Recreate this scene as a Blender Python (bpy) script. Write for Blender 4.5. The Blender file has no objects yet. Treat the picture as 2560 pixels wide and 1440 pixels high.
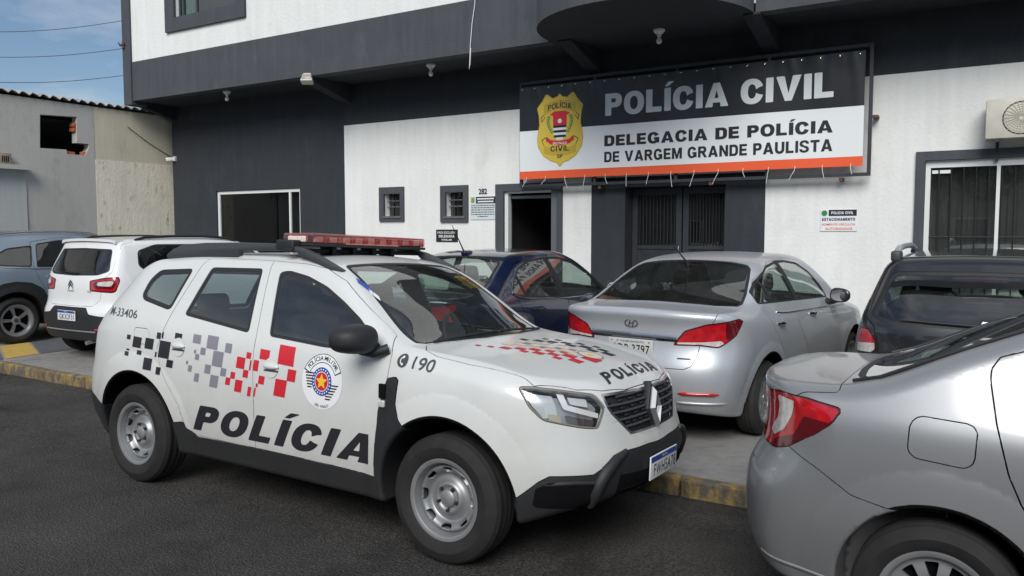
import bpy, bmesh, math, random
import numpy as np
from mathutils import Vector, Matrix

random.seed(7)
rng = np.random.default_rng(7)
SC = bpy.context.scene
COL = SC.collection

# ------------------------------------------------------------------ camera
CAM_H = 1.755
YAW = math.radians(31.6)
PITCH = math.radians(3.976)
FPX = 2000.0                       # focal length in pixels of a 2560 wide picture
cam_data = bpy.data.cameras.new('camera')
cam = bpy.data.objects.new('camera', cam_data)
COL.objects.link(cam)
cam.location = (0, 0, CAM_H)
cam.rotation_euler = (math.pi / 2 - PITCH, 0, YAW)
cam_data.sensor_width = 36.0
cam_data.lens = 36.0 * FPX / 2560.0
cam_data.clip_start = 0.05
cam_data.clip_end = 2000.0
SC.camera = cam
SC.render.resolution_x, SC.render.resolution_y = 1024, 576

# ------------------------------------------------------------------ world and sun
SUN_EL = math.radians(38)
SUN_AZ = math.radians(160)         # compass style, from +Y clockwise
world = bpy.data.worlds.new('World')
SC.world = world
world.use_nodes = True
wn, wl = world.node_tree.nodes, world.node_tree.links
wn.clear()
w_out = wn.new('ShaderNodeOutputWorld')
w_bg = wn.new('ShaderNodeBackground')
w_sky = wn.new('ShaderNodeTexSky')
w_sky.sky_type = 'NISHITA'
w_sky.sun_disc = False
w_sky.sun_elevation = SUN_EL
w_sky.sun_rotation = SUN_AZ
w_sky.air_density = 1.0
w_sky.dust_density = 0.5
w_sky.ozone_density = 3.0
# broken cloud over the whole sky
w_tc = wn.new('ShaderNodeTexCoord')
w_map = wn.new('ShaderNodeMapping')
w_map.inputs['Scale'].default_value = (1.0, 1.0, 2.4)
w_map.inputs['Location'].default_value = (0.6, 2.4, 1.0)
w_noise = wn.new('ShaderNodeTexNoise')
w_noise.inputs['Scale'].default_value = 1.7
w_noise.inputs['Detail'].default_value = 7.0
w_noise.inputs['Roughness'].default_value = 0.58
w_ramp = wn.new('ShaderNodeValToRGB')
w_ramp.color_ramp.elements[0].position = 0.43
w_ramp.color_ramp.elements[1].position = 0.66
w_mix = wn.new('ShaderNodeMix')
w_mix.data_type = 'RGBA'
w_mix.inputs[7].default_value = (8.2, 8.6, 9.0, 1)
wl.new(w_tc.outputs['Generated'], w_map.inputs['Vector'])
wl.new(w_map.outputs['Vector'], w_noise.inputs['Vector'])
wl.new(w_noise.outputs['Fac'], w_ramp.inputs['Fac'])
wl.new(w_ramp.outputs['Color'], w_mix.inputs[0])
wl.new(w_sky.outputs['Color'], w_mix.inputs[6])
wl.new(w_mix.outputs[2], w_bg.inputs['Color'])
w_bg.inputs['Strength'].default_value = 0.07
wl.new(w_bg.outputs['Background'], w_out.inputs['Surface'])

sun_data = bpy.data.lights.new('sun', 'SUN')
sun_data.energy = 2.7
sun_data.angle = math.radians(36)
sun_data.color = (1.0, 0.97, 0.92)
sun = bpy.data.objects.new('sun', sun_data)
COL.objects.link(sun)
sun_dir = Vector((math.sin(SUN_AZ) * math.cos(SUN_EL), math.cos(SUN_AZ) * math.cos(SUN_EL), math.sin(SUN_EL)))
sun.rotation_euler = sun_dir.to_track_quat('Z', 'Y').to_euler()
sun.location = sun_dir * 30

SC.render.engine = 'CYCLES'
SC.view_settings.view_transform = 'Standard'
SC.view_settings.look = 'None'
SC.view_settings.exposure = 0.34
SC.view_settings.gamma = 1.0
SC.view_settings.use_curve_mapping = False
SC.cycles.max_bounces = 10
SC.cycles.transparent_max_bounces = 24

# pixel of the 2560 x 1440 photograph -> direction; used to turn traced points into places on walls and car bodies
_R = np.array([math.cos(YAW), math.sin(YAW), 0.0])
_FH = np.array([-math.sin(YAW), math.cos(YAW), 0.0])
_F = _FH * math.cos(PITCH) + np.array([0, 0, -math.sin(PITCH)])
_U = np.cross(_R, _F)
_C = np.array([0, 0, CAM_H])
def pix_ray(px, py):
    return _F + _R * (px - 1280.0) / FPX - _U * (py - 720.0) / FPX
def pix_on(px, py, axis, val):
    d = pix_ray(px, py)
    return _C + d * ((val - _C[axis]) / d[axis])
# ------------------------------------------------------------------ materials
MATS = {}
def mat(name, col, rough=0.5, metal=0.0, coat=0.0, coat_rough=0.03, noise=0.0, nscale=30.0, bump=0.0, bscale=200.0,
        spec=0.5, emit=None):
    """Principled material with a little procedural colour variation and bump."""
    if name in MATS:
        return MATS[name]
    m = bpy.data.materials.new(name)
    m.use_nodes = True
    nt = m.node_tree
    b = nt.nodes['Principled BSDF']
    b.inputs['Roughness'].default_value = rough
    b.inputs['Metallic'].default_value = metal
    b.inputs['Coat Weight'].default_value = coat
    b.inputs['Coat Roughness'].default_value = coat_rough
    b.inputs['Specular IOR Level'].default_value = spec
    b.inputs['Base Color'].default_value = (*col, 1)
    tc = nt.nodes.new('ShaderNodeTexCoord')
    if noise > 0:
        n = nt.nodes.new('ShaderNodeTexNoise')
        n.inputs['Scale'].default_value = nscale
        n.inputs['Detail'].default_value = 5
        r = nt.nodes.new('ShaderNodeValToRGB')
        r.color_ramp.elements[0].position = 0.3
        r.color_ramp.elements[1].position = 0.7
        r.color_ramp.elements[0].color = tuple(max(0, c * (1 - noise)) for c in col) + (1,)
        r.color_ramp.elements[1].color = tuple(min(1, c * (1 + noise)) for c in col) + (1,)
        nt.links.new(tc.outputs['Object'], n.inputs['Vector'])
        nt.links.new(n.outputs['Fac'], r.inputs['Fac'])
        nt.links.new(r.outputs['Color'], b.inputs['Base Color'])
    if bump > 0:
        n2 = nt.nodes.new('ShaderNodeTexNoise')
        n2.inputs['Scale'].default_value = bscale
        n2.inputs['Detail'].default_value = 3
        bp = nt.nodes.new('ShaderNodeBump')
        bp.inputs['Strength'].default_value = bump
        bp.inputs['Distance'].default_value = 0.01
        nt.links.new(tc.outputs['Object'], n2.inputs['Vector'])
        nt.links.new(n2.outputs['Fac'], bp.inputs['Height'])
        nt.links.new(bp.outputs['Normal'], b.inputs['Normal'])
    if emit:
        b.inputs['Emission Color'].default_value = (*emit, 1)
        b.inputs['Emission Strength'].default_value = 1.0
    MATS[name] = m
    return m

def glass_mat(name, tint, gloss=(1, 1, 1), rough=0.0, ior=1.5, dirt=0.0):
    """Tinted see-through pane: fresnel reflection over a transparent filter."""
    if name in MATS:
        return MATS[name]
    m = bpy.data.materials.new(name)
    m.use_nodes = True
    nt = m.node_tree
    nt.nodes.clear()
    out = nt.nodes.new('ShaderNodeOutputMaterial')
    tr = nt.nodes.new('ShaderNodeBsdfTransparent')
    tr.inputs['Color'].default_value = (*tint, 1)
    gl = nt.nodes.new('ShaderNodeBsdfGlossy')
    gl.inputs['Color'].default_value = (*gloss, 1)
    gl.inputs['Roughness'].default_value = rough
    fr = nt.nodes.new('ShaderNodeLayerWeight')       # facing term, the same from both sides of the sheet
    fr.inputs['Blend'].default_value = 0.5
    pw = nt.nodes.new('ShaderNodeMath')
    pw.operation = 'POWER'
    pw.inputs[1].default_value = 4.0
    ma = nt.nodes.new('ShaderNodeMath')
    ma.operation = 'MULTIPLY_ADD'
    ma.inputs[1].default_value = 0.9
    ma.inputs[2].default_value = (ior - 1.0) ** 2 / (ior + 1.0) ** 2 * 3.0
    nt.links.new(fr.outputs['Facing'], pw.inputs[0])
    mx = nt.nodes.new('ShaderNodeMixShader')
    nt.links.new(pw.outputs[0], ma.inputs[0])
    nt.links.new(ma.outputs[0], mx.inputs['Fac'])
    nt.links.new(tr.outputs[0], mx.inputs[1])
    nt.links.new(gl.outputs[0], mx.inputs[2])
    last = mx
    if dirt > 0:
        df = nt.nodes.new('ShaderNodeBsdfDiffuse')
        df.inputs['Color'].default_value = (0.4, 0.4, 0.38, 1)
        tc = nt.nodes.new('ShaderNodeTexCoord')
        n = nt.nodes.new('ShaderNodeTexNoise')
        n.inputs['Scale'].default_value = 6
        n.inputs['Detail'].default_value = 6
        r = nt.nodes.new('ShaderNodeMath')
        r.operation = 'MULTIPLY'
        r.inputs[1].default_value = dirt
        m2 = nt.nodes.new('ShaderNodeMixShader')
        nt.links.new(tc.outputs['Object'], n.inputs['Vector'])
        nt.links.new(n.outputs['Fac'], r.inputs[0])
        nt.links.new(r.outputs[0], m2.inputs['Fac'])
        nt.links.new(mx.outputs[0], m2.inputs[1])
        nt.links.new(df.outputs[0], m2.inputs[2])
        last = m2
    nt.links.new(last.outputs[0], out.inputs['Surface'])
    MATS[name] = m
    return m

M_BLACKPL = mat('black_plastic', (0.014, 0.0155, 0.018), 0.6, noise=0.15, nscale=60, bump=0.06, bscale=900)
M_GREYPL = mat('grey_plastic', (0.045, 0.048, 0.055), 0.5, noise=0.1, nscale=60)
M_RUBBER = mat('rubber', (0.011, 0.0105, 0.0105), 0.8, noise=0.35, nscale=12, bump=0.2, bscale=300)
M_DARK = mat('dark_void', (0.006, 0.006, 0.007), 0.9, spec=0.08)
M_LINING = mat('cabin_lining', (0.05, 0.05, 0.052), 0.9, noise=0.1)
M_SEAT = mat('seat_cloth', (0.03, 0.03, 0.033), 0.95, noise=0.2, nscale=80)
M_CHROME = mat('chrome', (0.55, 0.56, 0.58), 0.2, 1.0)
M_STEELW = mat('silver_wheel_paint', (0.30, 0.31, 0.32), 0.42, 0.55, noise=0.12, nscale=9)
M_ALLOY = mat('alloy', (0.50, 0.51, 0.53), 0.32, 0.8, noise=0.06)
M_BRAKE = mat('brake_dark', (0.03, 0.027, 0.025), 0.7, 0.3, noise=0.3)
M_WHITEPLATE = mat('plate_white', (0.68, 0.70, 0.72), 0.45)
M_PLATEBLUE = mat('plate_blue', (0.012, 0.055, 0.32), 0.4)
M_PLATEGREY = mat('plate_grey', (0.50, 0.51, 0.50), 0.45)
M_INK = mat('ink_black', (0.014, 0.014, 0.016), 0.45)
M_INKGREY = mat('ink_grey', (0.06, 0.065, 0.075), 0.45)
M_DECGREY = mat('decal_grey', (0.22, 0.21, 0.26), 0.4)
M_DECRED = mat('decal_red', (0.55, 0.022, 0.035), 0.35)
M_DECBLACK = mat('decal_black', (0.022, 0.022, 0.028), 0.35)
M_DECWHITE = mat('decal_white', (0.74, 0.76, 0.78), 0.35)
M_DECBLUE = mat('decal_blue', (0.02, 0.06, 0.36), 0.35)
M_DECYELLOW = mat('decal_yellow', (0.78, 0.50, 0.04), 0.35)
M_DECCREAM = mat('decal_cream', (0.66, 0.58, 0.46), 0.4)
M_GLASS_CLEAR = glass_mat('glass_clear_green', (0.72, 0.82, 0.78), dirt=0.05)
M_GLASS_DARK = glass_mat('glass_tinted_dark', (0.13, 0.15, 0.16), dirt=0.03)
M_GLASS_MID = glass_mat('glass_tinted_mid', (0.50, 0.57, 0.55), dirt=0.05)
M_LENS = glass_mat('lamp_lens_clear', (0.90, 0.92, 0.92), rough=0.02, ior=1.45, dirt=0.05)
M_REDLENS = mat('lamp_lens_red', (0.42, 0.008, 0.014), 0.12, 0.0, coat=1.0, noise=0.25, nscale=25)
M_REDDARK = mat('lamp_lens_dark_red', (0.10, 0.004, 0.008), 0.15, 0.0, coat=1.0)
M_WHITELENS = mat('lamp_lens_white', (0.62, 0.60, 0.58), 0.15, 0.2, coat=1.0, noise=0.2, nscale=40)
M_REFLECTOR = mat('lamp_reflector', (0.72, 0.73, 0.74), 0.3, 0.35)
M_SILVERPAINT = mat('silver_paint', (0.48, 0.51, 0.55), 0.38, 0.42, coat=0.5, coat_rough=0.06, noise=0.05, nscale=700)
M_SILVERPAINT2 = mat('silver_grey_paint', (0.295, 0.305, 0.32), 0.38, 0.5, coat=0.5, coat_rough=0.06, noise=0.05, nscale=700)
M_WHITEPAINT = mat('white_paint', (0.60, 0.62, 0.615), 0.4, 0.0, coat=0.6, coat_rough=0.06, noise=0.03, nscale=3)
M_WHITEPAINT2 = mat('white_paint_clean', (0.74, 0.755, 0.765), 0.32, 0.0, coat=1.0)
M_NAVYPAINT = mat('navy_paint', (0.004, 0.011, 0.042), 0.3, 0.2, coat=1.0)
M_BLACKPAINT = mat('black_paint', (0.014, 0.015, 0.018), 0.3, 0.1, coat=1.0)
M_BLUEGREYPAINT = mat('blue_grey_paint', (0.25, 0.32, 0.40), 0.36, 0.45, coat=1.0)

def road_film(m, z0, z1, amt, dust=(.36, .34, .30)):
    """dust thrown up on the lower panels of a car, patchy"""
    nt = m.node_tree
    b = nt.nodes['Principled BSDF']
    src = b.inputs['Base Color'].links[0].from_socket
    tc = nt.nodes.new('ShaderNodeTexCoord')
    sp = nt.nodes.new('ShaderNodeSeparateXYZ')
    nt.links.new(tc.outputs['Object'], sp.inputs[0])
    r = nt.nodes.new('ShaderNodeMapRange')
    r.inputs['From Min'].default_value = z0; r.inputs['From Max'].default_value = z1
    r.inputs['To Min'].default_value = 0.0; r.inputs['To Max'].default_value = amt
    nt.links.new(sp.outputs['Z'], r.inputs['Value'])
    n = nt.nodes.new('ShaderNodeTexNoise'); n.inputs['Scale'].default_value = 5.0; n.inputs['Detail'].default_value = 8; n.inputs['Roughness'].default_value = .7
    nt.links.new(tc.outputs['Object'], n.inputs['Vector'])
    mu = nt.nodes.new('ShaderNodeMath'); mu.operation = 'MULTIPLY'
    nt.links.new(r.outputs[0], mu.inputs[0]); nt.links.new(n.outputs['Fac'], mu.inputs[1])
    mx = nt.nodes.new('ShaderNodeMix'); mx.data_type = 'RGBA'
    mx.inputs[7].default_value = (*dust, 1)
    nt.links.new(mu.outputs[0], mx.inputs[0]); nt.links.new(src, mx.inputs[6]); nt.links.new(mx.outputs[2], b.inputs['Base Color'])
road_film(M_WHITEPAINT, .95, .35, .8)
road_film(M_SILVERPAINT, .8, .3, .7, (.22, .21, .19))
road_film(M_SILVERPAINT2, .8, .3, .7, (.18, .175, .16))
road_film(M_RUBBER, .5, -.5, .25, (.06, .055, .05))
road_film(M_BLACKPL, .6, .2, .5, (.06, .056, .05))

# ------------------------------------------------------------------ object helpers
def link(o, parent=None):
    COL.objects.link(o)
    if parent is not None:
        o.parent = parent
    return o
def tag(o, label=None, cat=None, group=None, kind=None):
    if label: o['label'] = label
    if cat: o['category'] = cat
    if group: o['group'] = group
    if kind: o['kind'] = kind
    return o
def thing(name, label, cat, loc=(0, 0, 0), rz=0.0, group=None):
    o = bpy.data.objects.new(name, None)
    o.empty_display_size = 0.1
    o.location = loc
    o.rotation_euler = (0, 0, rz)
    link(o)
    return tag(o, label, cat, group)
def mesh_obj(name, V, F, m, parent=None, normals=None, smooth=False):
    me = bpy.data.meshes.new(name)
    if isinstance(F, np.ndarray):
        V = np.ascontiguousarray(V, np.float32)
        me.vertices.add(len(V)); me.vertices.foreach_set('co', V.ravel())
        me.loops.add(F.size); me.loops.foreach_set('vertex_index', np.ascontiguousarray(F, np.int32).ravel())
        me.polygons.add(len(F)); me.polygons.foreach_set('loop_start', np.arange(0, F.size, 3, dtype=np.int32))
        me.update(calc_edges=True)
    else:
        me.from_pydata([tuple(map(float, v)) for v in V], [], [tuple(map(int, f)) for f in F])
    if smooth or normals is not None:
        me.polygons.foreach_set('use_smooth', np.ones(len(me.polygons), dtype=bool))
    me.update()
    if normals is not None:
        me.normals_split_custom_set_from_vertices(np.asarray(normals, float).tolist())
    me.materials.append(m)
    o = bpy.data.objects.new(name, me)
    return link(o, parent)
def bm_obj(name, bm, m, parent=None, smooth=False, angle=None):
    me = bpy.data.meshes.new(name)
    bm.normal_update()
    if smooth:
        for f in bm.faces:
            f.smooth = True
        if angle is not None:
            for e in bm.edges:
                if len(e.link_faces) == 2 and e.calc_face_angle(0) > angle:
                    e.smooth = False
    bm.to_mesh(me)
    bm.free()
    me.materials.append(m)
    return link(bpy.data.objects.new(name, me), parent)

def add_box(bm, lo, hi, M=None, bevel=0.0, seg=2):
    lo, hi = Vector(lo), Vector(hi)
    r = bmesh.ops.create_cube(bm, size=1.0)
    vs = r['verts']
    for v in vs:
        v.co = Vector(((v.co.x + .5) * (hi.x - lo.x) + lo.x, (v.co.y + .5) * (hi.y - lo.y) + lo.y, (v.co.z + .5) * (hi.z - lo.z) + lo.z))
    if bevel > 0:
        es = list({e for v in vs for e in v.link_edges})
        rr = bmesh.ops.bevel(bm, geom=es, offset=bevel, segments=seg, profile=0.5, affect='EDGES', clamp_overlap=True)
        vs = list({v for f in rr['faces'] for v in f.verts} | {v for v in vs if v.is_valid})
    if M is not None:
        for v in vs:
            v.co = M @ v.co
    return vs
def box(name, lo, hi, m, parent=None, bevel=0.0, seg=2, M=None):
    bm = bmesh.new()
    add_box(bm, lo, hi, M, bevel, seg)
    return bm_obj(name, bm, m, parent, smooth=bevel > 0, angle=math.radians(40))
def add_tube(bm, pts, rad, n=8, cap=True):
    pts = [Vector(p) for p in pts]
    rings = []
    up0 = None
    for i, p in enumerate(pts):
        d = (pts[min(i + 1, len(pts) - 1)] - pts[max(i - 1, 0)])
        d.normalize()
        if up0 is None:
            up0 = Vector((0, 0, 1)) if abs(d.z) < 0.9 else Vector((1, 0, 0))
        a = d.cross(up0)
        a.normalize()
        b = a.cross(d)
        b.normalize()
        up0 = b
        r = rad[i] if isinstance(rad, (list, tuple)) else rad
        rings.append([bm.verts.new(p + (a * math.cos(t) + b * math.sin(t)) * r) for t in [2 * math.pi * k / n for k in range(n)]])
    for i in range(len(rings) - 1):
        for k in range(n):
            bm.faces.new((rings[i][k], rings[i][(k + 1) % n], rings[i + 1][(k + 1) % n], rings[i + 1][k]))
    if cap:
        bm.faces.new(rings[0])
        bm.faces.new(list(reversed(rings[-1])))
def tube(name, pts, rad, m, parent=None, n=8):
    bm = bmesh.new()
    add_tube(bm, pts, rad, n)
    bmesh.ops.recalc_face_normals(bm, faces=bm.faces)
    return bm_obj(name, bm, m, parent, smooth=True, angle=math.radians(50))
def add_lathe(bm, prof, n=32, axis='y', M=None, close=False):
    """prof: list of (radius, along) turned about the axis."""
    rings = []
    for r, a in prof:
        ring = []
        for k in range(n):
            t = 2 * math.pi * k / n
            if axis == 'y': co = Vector((r * math.cos(t), a, r * math.sin(t)))
            elif axis == 'x': co = Vector((a, r * math.cos(t), r * math.sin(t)))
            else: co = Vector((r * math.cos(t), r * math.sin(t), a))
            if M is not None: co = M @ co
            ring.append(bm.verts.new(co))
        rings.append(ring)
    m = len(rings)
    for i in range(m if close else m - 1):
        A, B = rings[i], rings[(i + 1) % m]
        for k in range(n):
            bm.faces.new((A[k], A[(k + 1) % n], B[(k + 1) % n], B[k]))
    return rings
def lathe(name, prof, m, parent=None, n=32, axis='y', M=None, close=False, cap0=False, cap1=False, angle=40):
    bm = bmesh.new()
    rings = add_lathe(bm, prof, n, axis, M, close)
    if cap0: bm.faces.new(rings[0])
    if cap1: bm.faces.new(rings[-1])
    bmesh.ops.recalc_face_normals(bm, faces=bm.faces)
    return bm_obj(name, bm, m, parent, smooth=True, angle=math.radians(angle))
def prism(name, outline, lo, hi, m, parent=None, axis='y', bevel=0.0, M=None):
    """outline (a,b) extruded along axis from lo to hi."""
    bm = bmesh.new()
    def co(a, b, t):
        c = Vector((a, t, b)) if axis == 'y' else (Vector((t, a, b)) if axis == 'x' else Vector((a, b, t)))
        return M @ c if M is not None else c
    A = [bm.verts.new(co(a, b, lo)) for a, b in outline]
    B = [bm.verts.new(co(a, b, hi)) for a, b in outline]
    n = len(outline)
    bm.faces.new(A)
    bm.faces.new(list(reversed(B)))
    for i in range(n):
        bm.faces.new((A[i], B[i], B[(i + 1) % n], A[(i + 1) % n]))
    bmesh.ops.recalc_face_normals(bm, faces=bm.faces)
    if bevel > 0:
        bmesh.ops.bevel(bm, geom=list(bm.edges), offset=bevel, segments=2, profile=0.5, affect='EDGES', clamp_overlap=True)
    return bm_obj(name, bm, m, parent, smooth=bevel > 0, angle=math.radians(35))
def soft_box(name, lo, hi, m, parent=None, r=0.04, M=None):
    return box(name, lo, hi, m, parent, bevel=r, seg=3, M=M)

# ------------------------------------------------------------------ lettering
def text_bm(s, offset=0.0, shear=0.0, space=1.0):
    """flat filled lettering as a bmesh in the xy plane, bounding box left-bottom at 0,0; returns bm, width, height"""
    cu = bpy.data.curves.new('lettering', 'FONT')
    cu.body = s
    cu.offset = offset
    cu.shear = shear
    cu.space_character = space
    cu.resolution_u = 4
    o = bpy.data.objects.new('lettering', cu)
    COL.objects.link(o)
    bpy.context.view_layer.update()
    dg = bpy.context.evaluated_depsgraph_get()
    me = bpy.data.meshes.new_from_object(o.evaluated_get(dg))
    bm = bmesh.new()
    bm.from_mesh(me)
    bpy.data.objects.remove(o)
    bpy.data.curves.remove(cu)
    bpy.data.meshes.remove(me)
    bmesh.ops.triangulate(bm, faces=bm.faces)
    if not bm.verts:
        return bm, 0, 0
    xs = [v.co.x for v in bm.verts]
    ys = [v.co.y for v in bm.verts]
    x0, y0 = min(xs), min(ys)
    for v in bm.verts:
        v.co.x -= x0
        v.co.y -= y0
        v.co.z = 0
    return bm, max(xs) - x0, max(ys) - y0
def fit_text(s, w, h, offset=0.0, shear=0.0, space=1.0):
    """lettering scaled to w x h (accents counted in h)"""
    bm, bw, bh = text_bm(s, offset, shear, space)
    for v in bm.verts:
        v.co.x *= w / bw
        v.co.y *= h / bh
    return bm
def bm_merge(dst, src, fn):
    """append src bmesh to dst with vertex function"""
    mp = {}
    for v in src.verts:
        mp[v] = dst.verts.new(fn(v.co))
    for f in src.faces:
        try: dst.faces.new([mp[v] for v in f.verts])
        except ValueError: pass
    src.free()
def poly_bm(pts):
    bm = bmesh.new()
    bm.faces.new([bm.verts.new((a, b, 0)) for a, b in pts])
    bmesh.ops.triangulate(bm, faces=bm.faces)
    return bm
def ring_bm(r0, r1, n=32, cx=0, cy=0, t0=0, t1=2 * math.pi, sy=1.0):
    bm = bmesh.new()
    A = []
    for k in range(n + 1):
        t = t0 + (t1 - t0) * k / n
        A.append((bm.verts.new((cx + r0 * math.cos(t), cy + sy * r0 * math.sin(t), 0)), bm.verts.new((cx + r1 * math.cos(t), cy + sy * r1 * math.sin(t), 0))))
    for k in range(n):
        bm.faces.new((A[k][0], A[k][1], A[k + 1][1], A[k + 1][0]))
    return bm
def grid_cut(bm, step):
    """cut a flat bmesh along a square grid so it can follow a curved panel"""
    if not bm.verts: return
    for ax in (0, 1):
        lo = min(v.co[ax] for v in bm.verts)
        hi = max(v.co[ax] for v in bm.verts)
        no = Vector((1, 0, 0)) if ax == 0 else Vector((0, 1, 0))
        k = math.floor(lo / step) + 1
        while k * step < hi:
            co = Vector((0, 0, 0))
            co[ax] = k * step
            bmesh.ops.bisect_plane(bm, geom=list(bm.verts) + list(bm.edges) + list(bm.faces), dist=1e-6, plane_co=co, plane_no=no)
            k += 1
def flat_sign(name, bm, m, parent, M):
    """flat lettering or print placed by matrix M (local x right, y up, z outward)"""
    for v in bm.verts:
        v.co = M @ v.co
    bmesh.ops.recalc_face_normals(bm, faces=bm.faces)
    return bm_obj(name, bm, m, parent)

# ------------------------------------------------------------------ smooth tables
class Tab:
    """smooth 1-D table through knots"""
    def __init__(s, kn, sm=0.02, n=1500):
        kn = sorted(kn)
        x = np.array([k[0] for k in kn], float)
        y = np.array([k[1] for k in kn], float)
        if len(x) == 1:
            x = np.array([x[0], x[0] + 1]); y = np.array([y[0], y[0]])
        h = np.diff(x)
        d = np.diff(y) / h
        m = np.zeros_like(y)
        m[0], m[-1] = d[0], d[-1]
        for i in range(1, len(x) - 1):
            if d[i - 1] * d[i] > 0:
                w1, w2 = 2 * h[i] + h[i - 1], h[i] + 2 * h[i - 1]
                m[i] = (w1 + w2) / (w1 / d[i - 1] + w2 / d[i])
        pad = 0.6
        X = np.linspace(x[0] - pad, x[-1] + pad, n)
        i = np.clip(np.searchsorted(x, X) - 1, 0, len(x) - 2)
        t = (X - x[i]) / h[i]
        Y = ((2 * t**3 - 3 * t**2 + 1) * y[i] + (t**3 - 2 * t**2 + t) * h[i] * m[i] + (-2 * t**3 + 3 * t**2) * y[i + 1] + (t**3 - t**2) * h[i] * m[i + 1])
        Y = np.where(X < x[0], y[0] + (X - x[0]) * m[0], np.where(X > x[-1], y[-1] + (X - x[-1]) * m[-1], Y))
        if sm > 0:
            dx = X[1] - X[0]
            k = int(3 * sm / dx) + 1
            ker = np.exp(-0.5 * (np.arange(-k, k + 1) * dx / sm) ** 2)
            ker /= ker.sum()
            Yp = np.concatenate([Y[0] + (np.arange(-k, 0)) * (Y[1] - Y[0]), Y, Y[-1] + (np.arange(1, k + 1)) * (Y[-1] - Y[-2])])
            Y = np.convolve(Yp, ker, 'valid')
        s.X, s.Y = X, Y
        s.D = np.gradient(Y, X)
    def __call__(s, x): return np.interp(x, s.X, s.Y)
    def d(s, x): return np.interp(x, s.X, s.D)

def rmax(a, b, r):
    return np.minimum(np.maximum(a, b), -r) + np.sqrt(np.maximum(a + r, 0) ** 2 + np.maximum(b + r, 0) ** 2)

def surface_nets(fn, lo, hi, h):
    nx = int((hi[0] - lo[0]) / h) + 2
    nyh = int(hi[1] / h) + 2
    nz = int((hi[2] - lo[2]) / h) + 2
    xs = lo[0] + np.arange(nx) * h
    yh = (np.arange(nyh) + 0.5) * h
    zs = lo[2] + np.arange(nz) * h
    Fh = np.ascontiguousarray(np.broadcast_to(fn(xs[:, None, None], yh[None, :, None], zs[None, None, :]), (nx, nyh, nz)))
    F = np.concatenate([Fh[:, ::-1, :], Fh], axis=1)
    ys = np.concatenate([-yh[::-1], yh])
    S = F < 0
    ny = len(ys)
    c = [S[dx:nx - 1 + dx, dy:ny - 1 + dy, dz:nz - 1 + dz] for dx in (0, 1) for dy in (0, 1) for dz in (0, 1)]
    anyc = c[0].copy(); allc = c[0].copy()
    for q in c[1:]:
        anyc |= q; allc &= q
    idx = np.argwhere(anyc & ~allc)
    cid = -np.ones((nx - 1, ny - 1, nz - 1), int)
    cid[idx[:, 0], idx[:, 1], idx[:, 2]] = np.arange(len(idx))
    corners = [(dx, dy, dz) for dx in (0, 1) for dy in (0, 1) for dz in (0, 1)]
    vals = np.stack([F[idx[:, 0] + a, idx[:, 1] + b, idx[:, 2] + d] for a, b, d in corners], 1)
    acc = np.zeros((len(idx), 3)); cnt = np.zeros(len(idx))
    for i in range(8):
        for j in range(i + 1, 8):
            ca, cb = np.array(corners[i]), np.array(corners[j])
            if np.abs(ca - cb).sum() != 1: continue
            fa, fb = vals[:, i], vals[:, j]
            m = (fa < 0) != (fb < 0)
            t = np.where(m, fa / np.where(m, fa - fb, 1), 0)
            acc[m] += ca + t[m, None] * (cb - ca)
            cnt += m
    V = np.array([xs[0], ys[0], zs[0]]) + (idx + acc / cnt[:, None]) * h
    Q = []
    for ax in range(3):
        sl0 = [slice(None)] * 3; sl1 = [slice(None)] * 3
        sl0[ax] = slice(0, -1); sl1[ax] = slice(1, None)
        a, b = S[tuple(sl0)], S[tuple(sl1)]
        e = np.argwhere(a != b)
        o1, o2 = (ax + 1) % 3, (ax + 2) % 3
        dims = (nx, ny, nz)
        e = e[(e[:, o1] > 0) & (e[:, o2] > 0) & (e[:, o1] < dims[o1] - 1) & (e[:, o2] < dims[o2] - 1)]
        def at(d1, d2):
            p = e.copy(); p[:, o1] += d1; p[:, o2] += d2
            return cid[p[:, 0], p[:, 1], p[:, 2]]
        q = np.stack([at(-1, -1), at(0, -1), at(0, 0), at(-1, 0)], 1)
        inside_first = a[e[:, 0], e[:, 1], e[:, 2]]
        q[~inside_first] = q[~inside_first][:, ::-1]
        Q.append(q)
    Q = np.concatenate(Q)
    return V, Q

def grad(fn, V, e=0.002):
    G = np.zeros_like(V)
    for k in range(3):
        a = V.copy(); a[:, k] += e
        b = V.copy(); b[:, k] -= e
        G[:, k] = (fn(a[:, 0], a[:, 1], a[:, 2]) - fn(b[:, 0], b[:, 1], b[:, 2])) / (2 * e)
    return G

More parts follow.
